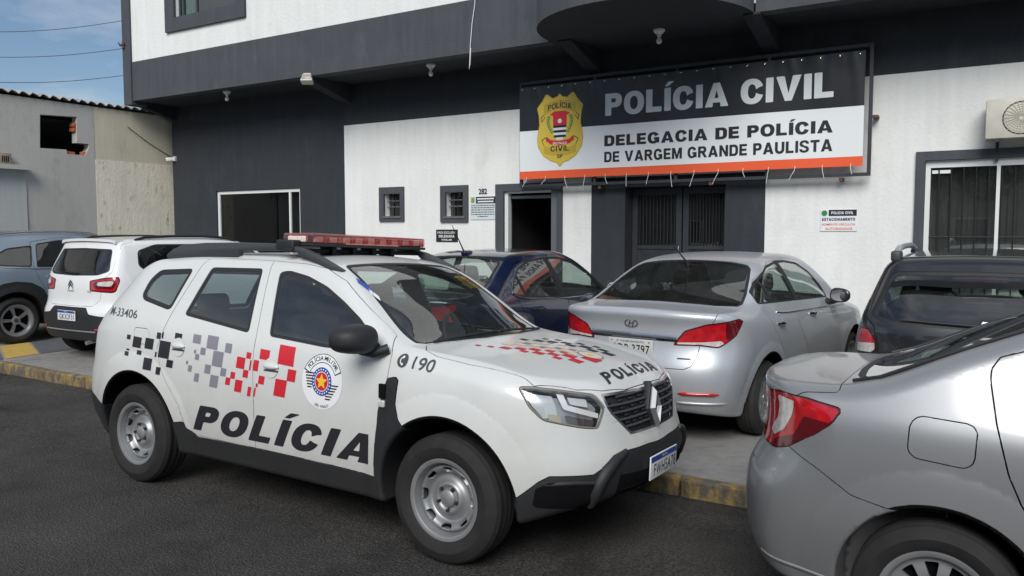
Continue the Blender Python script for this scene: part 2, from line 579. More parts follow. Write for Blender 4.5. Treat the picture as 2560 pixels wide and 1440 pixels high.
class Skin:
    """triangle soup with normals"""
    def __init__(s, V, N, F):
        s.V, s.N, s.F = V, N, F
    def compact(s):
        u, inv = np.unique(s.F.ravel(), return_inverse=True)
        return Skin(s.V[u], s.N[u], inv.reshape(-1, 3))
    def side(s, sg):
        c = s.V[s.F].mean(1)[:, 1]
        return Skin(s.V, s.N, s.F[(c * sg) > 0]).compact()
def split(sk, s, gap=0.0, G=None):
    """cut a skin along s = 0; returns inside (s<0), outside.  gap: shut line width, G: 3-D direction of growing s per vertex fn"""
    s = np.where(np.abs(s) < 1e-5, 1e-5, s)
    neg = s < 0
    cnt = neg[sk.F].sum(1)
    Fin = sk.F[cnt == 3].tolist()
    Fout = sk.F[cnt == 0].tolist()
    mixed = sk.F[(cnt == 1) | (cnt == 2)]
    newV, newN, cache = [], [], {}
    base = len(sk.V)
    def cutp(a, b):
        k = (a, b) if a < b else (b, a)
        if k in cache: return cache[k]
        t = s[a] / (s[a] - s[b])
        newV.append(sk.V[a] * (1 - t) + sk.V[b] * t)
        n = sk.N[a] * (1 - t) + sk.N[b] * t
        newN.append(n / (np.linalg.norm(n) + 1e-12))
        cache[k] = base + len(newV) - 1
        return cache[k]
    for tri in mixed.tolist():
        for r in range(3):
            a, b, c = tri[r], tri[(r + 1) % 3], tri[(r + 2) % 3]
            if neg[a] != neg[b] and neg[a] != neg[c]:
                ab, ac = cutp(a, b), cutp(a, c)
                one, two = (Fin, Fout) if neg[a] else (Fout, Fin)
                one.append([a, ab, ac])
                two.append([ab, b, c])
                two.append([ab, c, ac])
                break
    V = np.concatenate([sk.V, np.array(newV).reshape(-1, 3)])
    N = np.concatenate([sk.N, np.array(newN).reshape(-1, 3)])
    Vi, Vo = V, V
    if gap > 0 and len(newV) and G is not None:
        g = G(V[base:])
        n = N[base:]
        g = g - (g * n).sum(1, keepdims=True) * n
        g = g / (np.linalg.norm(g, axis=1, keepdims=True) + 1e-9)
        Vi = V.copy(); Vo = V.copy()
        Vi[base:] -= g * gap / 2
        Vo[base:] += g * gap / 2
    I = Skin(Vi, N, np.array(Fin, int).reshape(-1, 3))
    O = Skin(Vo, N, np.array(Fout, int).reshape(-1, 3))
    return (I.compact() if len(I.F) else None), O.compact()

def sd_poly(P, poly):
    """signed distance (negative inside) of points P (n,2) to polygon"""
    poly = np.asarray(poly, float)
    if len(P) > 3000:
        lo_, hi_ = poly.min(0) - .06, poly.max(0) + .06
        mk = ((P >= lo_) & (P <= hi_)).all(1)
        if mk.mean() < .7:
            out = np.full(len(P), .06)
            if mk.any(): out[mk] = sd_poly(P[mk], poly) if mk.sum() <= 3000 else _sd_poly(P[mk], poly)
            return out
    return _sd_poly(P, poly)
def _sd_poly(P, poly):
    d = np.full(len(P), 1e9)
    ins = np.zeros(len(P), bool)
    n = len(poly)
    for i in range(n):
        a, b = poly[i], poly[(i + 1) % n]
        e = b - a
        w = P - a
        t = np.clip((w @ e) / (e @ e + 1e-12), 0, 1)
        q = w - t[:, None] * e
        d = np.minimum(d, (q * q).sum(1))
        c = (a[1] > P[:, 1]) != (b[1] > P[:, 1])
        with np.errstate(divide='ignore', invalid='ignore'):
            xi = a[0] + (P[:, 1] - a[1]) / (b[1] - a[1]) * e[0]
        ins ^= c & (P[:, 0] < xi)
    d = np.sqrt(d)
    return np.where(ins, -d, d)
def chaikin(p, it=2, closed=True, q=0.25):
    p = [np.array(a, float) for a in p]
    for _ in range(it):
        o = []
        n = len(p)
        for i in range(n if closed else n - 1):
            a, b = p[i], p[(i + 1) % n]
            o += [a * (1 - q) + b * q, a * q + b * (1 - q)]
        if not closed: o = [p[0]] + o + [p[-1]]
        p = o
    return p
def round_poly(p, r=0.03, n=4):
    """round every corner with about radius r"""
    p = [np.array(a, float) for a in p]
    out = []
    m = len(p)
    for i in range(m):
        a, b, c = p[i - 1], p[i], p[(i + 1) % m]
        la, lc = np.linalg.norm(a - b), np.linalg.norm(c - b)
        if la < 1e-9 or lc < 1e-9: continue
        k = min(r, 0.45 * la, 0.45 * lc)
        p0, p1 = b + (a - b) / la * k, b + (c - b) / lc * k
        for j in range(n + 1):
            t = j / n
            out.append((1 - t) ** 2 * p0 + 2 * t * (1 - t) * b + t * t * p1)
    return out

PROJ = {
    'side': (lambda V: np.stack([V[:, 0], V[:, 2]], 1), lambda g: np.stack([g[:, 0], 0 * g[:, 0], g[:, 1]], 1)),
    'end': (lambda V: np.stack([np.abs(V[:, 1]), V[:, 2]], 1), None),
    'top': (lambda V: np.stack([V[:, 0], np.abs(V[:, 1])], 1), None),
    'fcorner': (lambda V: np.stack([(V[:, 0] - np.abs(V[:, 1])) * .7071, V[:, 2]], 1), None),
    'rcorner': (lambda V: np.stack([(V[:, 0] + np.abs(V[:, 1])) * .7071, V[:, 2]], 1), None),
}

def skin_obj(name, sk, m, parent, rim=0.0, off=0.0, rim_mat=None):
    """mesh object from a skin, its open edges turned inward by rim"""
    V = sk.V + sk.N * off
    N = sk.N
    FF = [sk.F]
    VV, NN = [V], [N]
    nb = len(V)
    if rim > 0:
        e = np.concatenate([sk.F[:, [0, 1]], sk.F[:, [1, 2]], sk.F[:, [2, 0]]])
        key = np.sort(e, 1)
        u, inv, cnt = np.unique(key, axis=0, return_inverse=True, return_counts=True)
        inv = inv.reshape(-1)
        be = e[cnt[inv] == 1]
        bv = np.unique(be.ravel())
        mp = {int(v): i for i, v in enumerate(bv)}
        k = len(bv)
        top = V[bv]
        bot = V[bv] - N[bv] * rim
        # sideways normals for the turned edge
        side = np.zeros((k, 3))
        ia = np.array([mp[int(q)] for q in be[:, 0]], int).reshape(-1); ib = np.array([mp[int(q)] for q in be[:, 1]], int).reshape(-1)
        s_ = np.cross(V[be[:, 1]] - V[be[:, 0]], N[be[:, 0]])
        np.add.at(side, ia, s_); np.add.at(side, ib, s_)
        side /= (np.linalg.norm(side, axis=1, keepdims=True) + 1e-12)
        VV += [top, bot]; NN += [side, side]
        FF += [np.stack([nb + ib, nb + ia, nb + k + ia], 1), np.stack([nb + ib, nb + k + ia, nb + k + ib], 1)]
    return mesh_obj(name, np.concatenate(VV), np.concatenate(FF), m, parent, normals=np.concatenate(NN))
# ------------------------------------------------------------------ heavy sign lettering, drawn as strokes
def _rect(x0, y0, x1, y1):
    return lambda X, Y: np.maximum(np.maximum(x0 - X, X - x1), np.maximum(y0 - Y, Y - y1))
def _ell(cx_, cy_, a, b, p=2.25):
    return lambda X, Y: ((np.abs((X - cx_) / a) ** p + np.abs((Y - cy_) / b) ** p) ** (1 / p) - 1) * min(a, b)
def _rbx(x0, y0, x1, y1, r):
    def f(X, Y):
        qx = np.abs(X - (x0 + x1) / 2) - (x1 - x0) / 2 + r
        qy = np.abs(Y - (y0 + y1) / 2) - (y1 - y0) / 2 + r
        return np.minimum(np.maximum(qx, qy), 0) + np.hypot(np.maximum(qx, 0), np.maximum(qy, 0)) - r
    return f
def _pl(*p):
    return lambda X, Y: sd_poly(np.stack([X.ravel(), Y.ravel()], 1), p).reshape(X.shape)
def _or(*fs): return lambda X, Y: np.minimum.reduce([f(X, Y) for f in fs])
def _and(*fs): return lambda X, Y: np.maximum.reduce([f(X, Y) for f in fs])
def _not(f): return lambda X, Y: -f(X, Y)
def _glyph(ch, t):
    """heavy capital of height 1; t stroke width; returns (width, sdf)"""
    h = t * 0.84
    bowl = lambda y0, y1, w: _and(_rect(0, 0, 9, 1), _rbx(-1, y0, w, y1, min(.44 * (y1 - y0), .34)))
    hole = lambda y0, y1, w: _and(_rect(t, 0, 9, 1), _rbx(-1, y0 + h, w - t, y1 - h, max(.02, min(.44 * (y1 - y0), .34) - t * .8)))
    C_ = _and(_ell(.42, .5, .42, .52), _not(_ell(.42, .5, .42 - t, .52 - h)))
    if ch == 'I': return t, _rect(0, 0, t, 1)
    if ch == 'Í': return t, _or(_rect(0, 0, t, 1), _pl((.02, 1.07), (t * .62, 1.07), (t * 1.55, 1.27), (t * .55, 1.27)))
    if ch == 'L': return .68, _or(_rect(0, 0, t, 1), _rect(0, 0, .66, h))
    if ch == 'E': return .70, _or(_rect(0, 0, t, 1), _rect(0, 0, .69, h), _rect(0, .5 - h / 2, .64, .5 + h / 2), _rect(0, 1 - h, .68, 1))
    if ch == 'T': return .74, _or(_rect(.37 - t / 2, 0, .37 + t / 2, 1), _rect(0, 1 - h, .74, 1))
    if ch == 'P': return .74, _or(_rect(0, 0, t, 1), _and(bowl(.36, 1, .74), _not(hole(.36, 1, .74))))
    if ch == 'D': return .78, _and(bowl(0, 1, .78), _not(hole(0, 1, .78)))
    if ch == 'R': return .82, _or(_rect(0, 0, t, 1), _and(bowl(.40, 1, .76), _not(hole(.40, 1, .76))), _pl((.30, .5), (.54, .5), (.84, 0), (.84 - t * 1.1, 0), (.30, .44)))
    if ch == 'O': return .88, _and(_ell(.44, .5, .44, .52), _not(_ell(.44, .5, .44 - t, .52 - h)))
    if ch == 'C': return .84, _and(C_, _not(_pl((.44, .5), (.70, .66), (1.2, .78), (1.2, .24), (.70, .36))))
    if ch == 'G': return .88, _or(_and(C_, _not(_pl((.44, .48), (.68, .70), (1.2, .80), (1.2, .48)))), _rect(.46, .34, .86, .34 + h * .9), _rect(.86 - t * .85, .06, .86, .40))
    if ch == 'S':
        up = _and(_ell(.38, .735, .38, .285), _not(_ell(.38, .735, .38 - t * .95, .285 - h * .9)), _not(_pl((.38, .735), (.9, .70), (.9, .40), (.42, .40), (.38, .60))))
        dn = _and(_ell(.38, .265, .39, .285), _not(_ell(.38, .265, .39 - t * .95, .285 - h * .9)), _not(_pl((.38, .265), (-.2, .32), (-.2, .60), (.34, .60), (.38, .40))))
        return .77, _or(up, dn)
    if ch == 'U': return .80, _and(_rect(0, -.02, .8, 1), _rbx(0, -.02, .8, 2, .38), _not(_rbx(t, h, .8 - t, 2, .40 - t)))
    if ch == 'V': return .90, _pl((0, 1), (t * 1.12, 1), (.45, .30), (.90 - t * 1.12, 1), (.90, 1), (.57, 0), (.33, 0))
    if ch == 'A': return .92, _and(_pl((0, 0), (.33, 1), (.59, 1), (.92, 0), (.92 - t * 1.12, 0), (.605, .18), (.315, .18), (t * 1.12, 0)), _not(_pl((.375, .37), (.545, .37), (.46, .70))))
    if ch == 'N': return .80, _pl((0, 0), (0, 1), (t, 1), (.80 - t, .40), (.80 - t, 1), (.80, 1), (.80, 0), (.80 - t, 0), (t, .60), (t, 0))
    if ch == 'M': return .98, _pl((0, 0), (0, 1), (t * 1.25, 1), (.49, .38), (.98 - t * 1.25, 1), (.98, 1), (.98, 0), (.98 - t, 0), (.98 - t, .62), (.49 + t * .42, 0), (.49 - t * .42, 0), (t, .62), (t, 0))
    return .4, None
def heavy_text(txt, w, hcap, t=0.25, gap=0.10, word=0.34, n=30, shear=0.0, each=False):
    """bmesh of heavy capitals w wide, hcap cap height, baseline at y = 0"""
    bm = bmesh.new()
    x = 0.0
    runs = []
    for ch in txt:
        if ch == ' ': x += word; continue
        gw, sd = _glyph(ch, t)
        runs.append((x, gw, sd)); x += gw + gap
    tot = x - gap
    letters = []
    for x0, gw, sd in runs:
        if each:
            bm = bmesh.new()
            letters.append(bm)
        gx = np.linspace(-.03, gw + .22 * (gw < .4) + .03, max(10, int(n * gw) + 4))
        gy = np.linspace(-.06, 1.32, n + 10)
        X, Y = np.meshgrid(gx, gy, indexing='ij')
        V = np.stack([X.ravel(), Y.ravel(), 0 * X.ravel()], 1)
        ny = len(gy)
        F = []
        for i in range(len(gx) - 1):
            for j in range(ny - 1):
                a = i * ny + j
                F += [[a, a + ny, a + ny + 1], [a, a + ny + 1, a + 1]]
        I, _ = split(Skin(V, np.tile([0, 0, 1.0], (len(V), 1)), np.array(F)), sd(X, Y).ravel())
        if I is None: continue
        vs = [bm.verts.new(((x0 + p[0] + shear * p[1]) * w / tot, p[1] * hcap, 0)) for p in I.V]
        for f in I.F:
            try: bm.faces.new([vs[k] for k in f])
            except ValueError: pass
    return letters if each else bm
# ------------------------------------------------------------------ car framework
class Car:
    """a car body: an implicit solid cut into panels, panes and lamps; local x forward, y left, z up, origin between the axles on the ground"""
    def __init__(s, name, label, P, loc, heading, h=0.02, roll=0.0):
        s.P = P
        s.loc = np.array(loc, float)
        s.hd = heading
        s.roll = roll                       # lean about the length axis (road camber)
        s.root = thing(name, label, 'car', loc, heading)
        s.root.rotation_euler = (roll, 0, heading)
        T = {}
        for k in ('wp', 'belt', 'sec', 'crown', 'sweep', 'nose', 'planf', 'tail', 'planr', 'bottom', 'rad'):
            T[k] = Tab(P[k], P.get('sm_' + k, 0.03))
        T['top'] = Tab(P['top'], P.get('sm_top', 0.022), 2500)
        s.T = T
        V, Q = surface_nets(s.f, (P['xr'] - 0.1, 0, 0.08), (P['xf'] + 0.1, 1.08, P.get('zmax', 1.75)), h)
        for _ in range(3):
            G = grad(s.f, V)
            fv = s.f(V[:, 0], V[:, 1], V[:, 2])
            st = fv[:, None] * G / np.maximum((G * G).sum(1, keepdims=True), 0.2)
            ln = np.linalg.norm(st, axis=1, keepdims=True)
            V = V - st * np.minimum(1, h / np.maximum(ln, 1e-9))
        G = grad(s.f, V, 0.004)
        N = G / (np.linalg.norm(G, axis=1, keepdims=True) + 1e-12)
        d1 = np.linalg.norm(V[Q[:, 0]] - V[Q[:, 2]], axis=1)
        d2 = np.linalg.norm(V[Q[:, 1]] - V[Q[:, 3]], axis=1)
        A = np.where((d1 < d2)[:, None], Q[:, [0, 1, 2]], Q[:, [0, 1, 3]])
        B = np.where((d1 < d2)[:, None], Q[:, [0, 2, 3]], Q[:, [1, 2, 3]])
        s.skin = Skin(V, N, np.concatenate([A, B]))
        # drop the well interiors and floor into their own skin
        s.shells = []
        s.lamp_skins = []
    def f(s, x, y, z):
        P, T = s.P, s.T
        ay = np.abs(y)
        zz = z - T['belt'](x)
        W = T['wp'](x) + T['sec'](zz)
        for (xa, za, amp, r0, r1) in P['flares']:
            rr = np.sqrt((x - xa) ** 2 + (z - za) ** 2)
            W = W + amp * np.clip(1 - np.abs(rr - r0) / (r1 - r0), 0, 1) ** 0.8 * (z > 0.2)
        gs = (ay - W) / np.sqrt(1 + T['sec'].d(zz) ** 2)
        xs = x + T['sweep'](x) * ay ** 2
        gt = (z - (T['top'](xs) - T['crown'](x) * ay ** 2)) / np.sqrt(1 + T['top'].d(xs) ** 2)
        gf = (x - (P['xf'] + T['nose'](z) + T['planf'](ay))) / np.sqrt(1 + T['planf'].d(ay) ** 2 + T['nose'].d(z) ** 2)
        gr = -(x - (P['xr'] + T['tail'](z) + T['planr'](ay) * np.interp(z, *P.get('planr_z', ((0, 2), (1, 1)))))) / np.sqrt(1 + T['planr'].d(ay) ** 2 + T['tail'].d(z) ** 2)
        u = rmax(gs, gt, T['rad'](x))
        u = rmax(u, gf, P['r_front'])
        u = rmax(u, gr, P['r_rear'])
        u = rmax(u, T['bottom'](x) - z, 0.03)
        if 'extra' in P:
            u = P['extra'](x, ay, z, u)
        for xa in P['axles']:
            rr = np.sqrt((x - xa) ** 2 + (z - P['tyre_r']) ** 2)
            well = np.maximum(rr - P['arch_r'], 0.55 - ay)
            u = rmax(u, -well, 0.012)
        return u
    # ---- rays and surface points
    def local(s, p):
        c, sn = math.cos(s.hd), math.sin(s.hd)
        q = np.asarray(p, float)
        a, b = c * q[0] + sn * q[1], -sn * q[0] + c * q[1]
        cr, sr = math.cos(s.roll), math.sin(s.roll)
        return np.array([a, cr * b + sr * q[2], -sr * b + cr * q[2]])
    def on_plane(s, px, py, axis, val):
        o = s.local(_C - s.loc)
        d = s.local(pix_ray(px, py))
        return o + d * ((val - o[axis]) / d[axis])
    def cast(s, px, py):
        o = s.local(_C - s.loc)
        d = s.local(pix_ray(px, py))
        d /= np.linalg.norm(d)
        t = np.arange(0.8, 22, 0.008)
        p = o + t[:, None] * d
        f = s.f(p[:, 0], p[:, 1], p[:, 2])
        i = np.argmax(f < 0)
        if f[i] >= 0:
            i = int(np.argmin(f))
            return p[i]
        a = f[i - 1] / (f[i - 1] - f[i])
        return p[i - 1] + a * (p[i] - p[i - 1])
    def pts(s, pix, proj='side'):
        """pixels (or ('L',a,b) literals) -> 2-D points of a projection"""
        out = []
        for q in pix:
            if q[0] == 'L': out.append(np.array(q[1:], float))
            else: out.append(PROJ[proj][0](s.cast(*q)[None])[0])
        return out
    def surf(s, axis, A, B, sgn=1, lo=0.0, hi=2.7, n=260):
        """first surface met coming from outside along an axis (0: x, 1: y, 2: z) at the other two coordinates"""
        A = np.asarray(A, float); B = np.asarray(B, float)
        t = np.linspace(hi, lo, n)
        TT = np.broadcast_to(t, (len(A), n))
        AA = np.broadcast_to(A[:, None], TT.shape); BB = np.broadcast_to(B[:, None], TT.shape)
        if axis == 1: f = s.f(AA.ravel(), sgn * TT.ravel(), BB.ravel())
        elif axis == 2: f = s.f(AA.ravel(), BB.ravel(), TT.ravel())
        else: f = s.f(sgn * TT.ravel(), AA.ravel(), BB.ravel())
        f = f.reshape(TT.shape)
        i = np.argmax(f < 0, axis=1)
        i = np.maximum(i, 1)
        r = np.arange(len(A))
        a = f[r, i - 1] / (f[r, i - 1] - f[r, i] + 1e-12)
        return sgn * (t[i - 1] + np.clip(a, 0, 1) * (t[i] - t[i - 1])) if axis != 2 else t[i - 1] + np.clip(a, 0, 1) * (t[i] - t[i - 1])
    def place(s, axis, A, B, sgn=1, off=0.0):
        A = np.asarray(A, float); B = np.asarray(B, float)
        hi = {0: 2.6, 1: 1.1, 2: 1.8}[axis]
        lo = {0: 1.2, 1: 0.2, 2: 0.5}[axis]
        c = s.surf(axis, A, B, sgn, lo, hi)
        if axis == 1: P = np.stack([A, c, B], 1)
        elif axis == 2: P = np.stack([A, B, c], 1)
        else: P = np.stack([c, A, B], 1)
        G = grad(s.f, P, 0.003)
        N = G / (np.linalg.norm(G, axis=1, keepdims=True) + 1e-9)
        return P + N * off, N
    # ---- cutting
    def S(s, poly, proj, ymin=0.0, cond=None):
        fn = PROJ[proj][0]
        def S_(V):
            d = sd_poly(fn(V), poly)
            if ymin > 0: d = np.maximum(d, ymin - np.abs(V[:, 1]))
            if cond is not None: d = np.maximum(d, cond(V))
            return d
        return S_
    def cut(s, poly, proj='side', ymin=0.0, gap=0.0, cond=None):
        S_ = s.S(poly, proj, ymin, cond)
        G = (lambda V: grad_s(S_, V)) if gap > 0 else None
        I, O = split(s.skin, S_(s.skin.V), gap, G)
        s.skin = O
        return I, S_
    def panel(s, name, poly, m, proj='side', ymin=0.0, gap=0.005, rim=0.015, off=0.0, cond=None, sides=True, label=None, parent=None, lining=True):
        I, S_ = s.cut(poly, proj, ymin, gap, cond)
        if I is None: print('EMPTY PANEL', name); return []
        out = []
        s.shells_last = I
        parts = [I.side(-1), I.side(1)] if sides else [I]
        for q in parts:
            if len(q.F) == 0: continue
            o = skin_obj(name, q, m, parent or s.root, rim, off)
            if label: o['label'] = label
            out.append(o)
            if lining: s.shells.append(q)
        return out
    def window(s, name, poly, gmat, proj='side', ymin=0.0, frame=0.018, cond=None, sides=True, sink=0.006, seal=True, fmat=None):
        I, S_ = s.cut(poly, proj, ymin, 0, cond)
        if I is None: print('EMPTY WINDOW', name); return []
        g, ring = split(I, S_(I.V) + frame)
        out = []
        for sg in ((-1, 1) if sides else (0,)):
            gg = g.side(sg) if sg else g
            rr = ring.side(sg) if sg else ring
            if len(gg.F) == 0: continue
            o = skin_obj(name, gg, gmat, s.root, 0.004, -sink)
            skin_obj('window_seal', rr, fmat or M_BLACKPL, o, 0.012, -sink + 0.002)
            out.append(o)
        return out
    def side_glass(s, poly, gmat, pillars, zref=1.0, frame=.014, ymin=.4, names=None):
        """side windows with black pillars between them; pillars: (x at zref, lean, half width) from front to back"""
        ln = lambda V, p: V[:, 0] - (p[0] + p[1] * (V[:, 2] - zref))
        for p in pillars:
            s.panel('door_pillar', poly, M_BLACKPL, ymin=ymin, gap=0.0, rim=.01, off=-.002, cond=lambda V, p=p: np.abs(ln(V, p)) - p[2])
        edges = [None] + list(pillars) + [None]
        for k in range(len(edges) - 1):
            a, b = edges[k], edges[k + 1]
            def cond(V, a=a, b=b):
                d = np.full(len(V), -1.0)
                if a is not None: d = np.maximum(d, ln(V, a))
                if b is not None: d = np.maximum(d, -ln(V, b))
                return d
            s.window((names or ['front_door_window', 'rear_door_window', 'quarter_window'])[k], poly, gmat, ymin=ymin, frame=frame, cond=cond)
    def lamp(s, name, poly, proj, lens, inner=None, ymin=0.0, depth=0.05, cond=None, rim=0.02, off=0.0, edge=0.0, edge_mat=None):
        """lamp lens cut out of the skin, with a reflector bowl behind it when inner is given"""
        I, S_ = s.cut(poly, proj, ymin, 0.004, cond)
        out = []
        if I is None: print('EMPTY LAMP', name); return out
        for sg in (-1, 1):
            q = I.side(sg)
            if len(q.F) == 0: continue
            e = None
            if edge > 0:
                q, e = split(q, S_(q.V) + edge)
            o = skin_obj(name, q, lens, s.root, rim, off)
            if e is not None: skin_obj('lamp_surround', e, edge_mat or M_BLACKPL, o, 0.01, off)
            if inner is not None:
                skin_obj('reflector', Skin(q.V - q.N * depth, q.N, q.F), inner, o, 0.0)
                r = Skin(q.V, q.N, q.F)
                skin_obj('lamp_bowl', Skin(q.V - q.N * 0.004, q.N, q.F[:0]), M_GREYPL, o, 0.0) if False else None
            s.lamp_skins.append((o, q))
            out.append(o)
        return out
    def zone(s, name, poly, proj, m, depth, n=2, rim=0.0):
        """a piece of the inside of the last lamps, following the lens at a depth"""
        for o, q in s.lamp_skins[-n:]:
            I, _ = split(q, sd_poly(PROJ[proj][0](q.V), poly))
            if I is not None: skin_obj(name, I, m, o, rim, -depth)
    def text_px(s, name, txt, bl, br, tl, m, axis=1, sgn=-1, offset=0.0, shear=0.0, off=0.0025, space=1.0, parent=None):
        """lettering on the body between three traced corners"""
        ij = {1: (0, 2), 2: (0, 1), 0: (1, 2)}[axis]
        A, B, C_ = [np.array([s.cast(*p)[k] for k in ij]) for p in (bl, br, tl)]
        bm = fit_text(txt, 1, 1, offset, shear, space)
        return s.decal(name, bm, m, axis, sgn, off, fn=lambda u, v: A + (B - A) * u + (C_ - A) * v, parent=parent)
    def quad_px(s, name, cx_, cy_, w, h, m, slope=0.2, lean=0.15, axis=1, sgn=-1, off=0.0025, parent=None):
        ij = {1: (0, 2), 2: (0, 1), 0: (1, 2)}[axis]
        q = lambda a, b: np.array([s.cast(a, b)[k] for k in ij])
        l, r = q(cx_ - w / 2, cy_ - slope * w / 2), q(cx_ + w / 2, cy_ + slope * w / 2)
        t, b = q(cx_ + lean * h / 2, cy_ - h / 2), q(cx_ - lean * h / 2, cy_ + h / 2)
        c = (l + r + t + b) / 4
        U, V = (r - l) / 2, (t - b) / 2
        bm = poly_bm([c - U - V, c + U - V, c + U + V, c - U + V])
        return s.decal(name, bm, m, axis, sgn, off, parent=parent)
    def finish(s, m, lining_x=(-2.0, 1.1), body_name='body', rim=0.03):
        sk = s.skin
        V = sk.V
        d = V[:, 2] - (s.T['bottom'](V[:, 0]) + 0.012)
        for xa in s.P['axles']:
            rr = np.sqrt((V[:, 0] - xa) ** 2 + (V[:, 2] - s.P['tyre_r']) ** 2)
            d = np.minimum(d, rr - (s.P['arch_r'] + 0.020))
        U, B = split(sk, d)
        skin_obj(body_name, B, m, s.root, 0.0) if rim == 0 else skin_obj(body_name, B, m, s.root, rim)
        if U is not None: skin_obj('underbody', U, M_DARK, s.root)
        s.shells.append(B)
        Vs, Ns, Fs, k = [], [], [], 0
        for q in s.shells:
            cc = q.V[q.F].mean(1)
            keep = (cc[:, 0] > lining_x[0]) & (cc[:, 0] < lining_x[1]) & (cc[:, 2] > 0.5)
            Vs.append(q.V - q.N * 0.028); Ns.append(-q.N); Fs.append(q.F[keep][:, ::-1] + k); k += len(q.V)
        L = Skin(np.concatenate(Vs), np.concatenate(Ns), np.concatenate(Fs)).compact()
        skin_obj('cabin_lining', L, M_LINING, s.root)
    # ---- decals
    def decal(s, name, bm, m, axis=1, sgn=-1, off=0.0025, step=0.03, parent=None, cutgrid=True, fn=None):
        """bm flat in (a, b) panel coordinates: side (x, z), top (x, y), end (y, z)"""
        if fn is not None:
            for v in bm.verts:
                a, b = fn(v.co.x, v.co.y)
                v.co.x, v.co.y = a, b
        if cutgrid: grid_cut(bm, step)
        if not bm.verts: bm.free(); return None
        A = np.array([v.co.x for v in bm.verts]); B = np.array([v.co.y for v in bm.verts])
        P, N = s.place(axis, A, B, sgn, off)
        for v, p in zip(bm.verts, P):
            v.co = Vector(p)
        bm.normal_update()
        me_n = N.mean(0)
        fl = [f for f in bm.faces if f.normal.dot(Vector(me_n)) < 0]
        bmesh.ops.reverse_faces(bm, faces=fl)
        return bm_obj(name, bm, m, parent or s.root, smooth=True)
    def tube_on(s, name, pts2, rad, m, axis=1, sgn=-1, off=0.0, n=6, parent=None):
        P, N = s.place(axis, [p[0] for p in pts2], [p[1] for p in pts2], sgn, off)
        return tube(name, P, rad, m, parent or s.root, n)

def grad_s(S_, V, e=0.001):
    G = np.zeros_like(V)
    for k in range(3):
        a = V.copy(); a[:, k] += e
        b = V.copy(); b[:, k] -= e
        G[:, k] = S_(a) - S_(b)
    return G / (np.linalg.norm(G, axis=1, keepdims=True) + 1e-12)

# ---- wheels
def disc_skin(prof, holes, nr=26, nt=120, r0=0.0):
    """turned disc (radius -> depth table) about y with holes cut by a signed distance in the plane; faces -y"""
    tb = Tab(prof, 0.004)
    r1 = max(p[0] for p in prof)
    rs = np.linspace(max(r0, 0.004), r1, nr)
    th = np.arange(nt) * 2 * math.pi / nt
    Rr, Th = np.meshgrid(rs, th, indexing='ij')
    V = np.stack([Rr * np.cos(Th), -tb(Rr), Rr * np.sin(Th)], -1).reshape(-1, 3)
    sl = tb.d(Rr)
    N = np.stack([sl * np.cos(Th) * 1.0, -np.ones_like(Rr), sl * np.sin(Th)], -1).reshape(-1, 3)
    N[:, 0] *= -1; N[:, 2] *= -1
    N = np.stack([-(-sl * np.cos(Th)), -np.ones_like(Rr), sl * np.sin(Th)], -1).reshape(-1, 3)
    # outward is -y: surface y = -t(r) -> normal ~ (-t', -1) on r
    N = np.stack([-sl * np.cos(Th), -np.ones_like(Rr), -sl * np.sin(Th)], -1).reshape(-1, 3)
    N /= np.linalg.norm(N, axis=1, keepdims=True)
    F = []
    for i in range(nr - 1):
        for k in range(nt):
            a, b, c, d = i * nt + k, i * nt + (k + 1) % nt, (i + 1) * nt + (k + 1) % nt, (i + 1) * nt + k
            F += [[a, d, c], [a, c, b]]
    F = np.array(F)
    nf = np.cross(V[F[:, 1]] - V[F[:, 0]], V[F[:, 2]] - V[F[:, 0]])
    if nf[:, 1].mean() > 0: F = F[:, ::-1]
    sk = Skin(V, N, F)
    if holes is not None:
        _, sk = split(sk, holes(V[:, 0], V[:, 2]))
    return sk
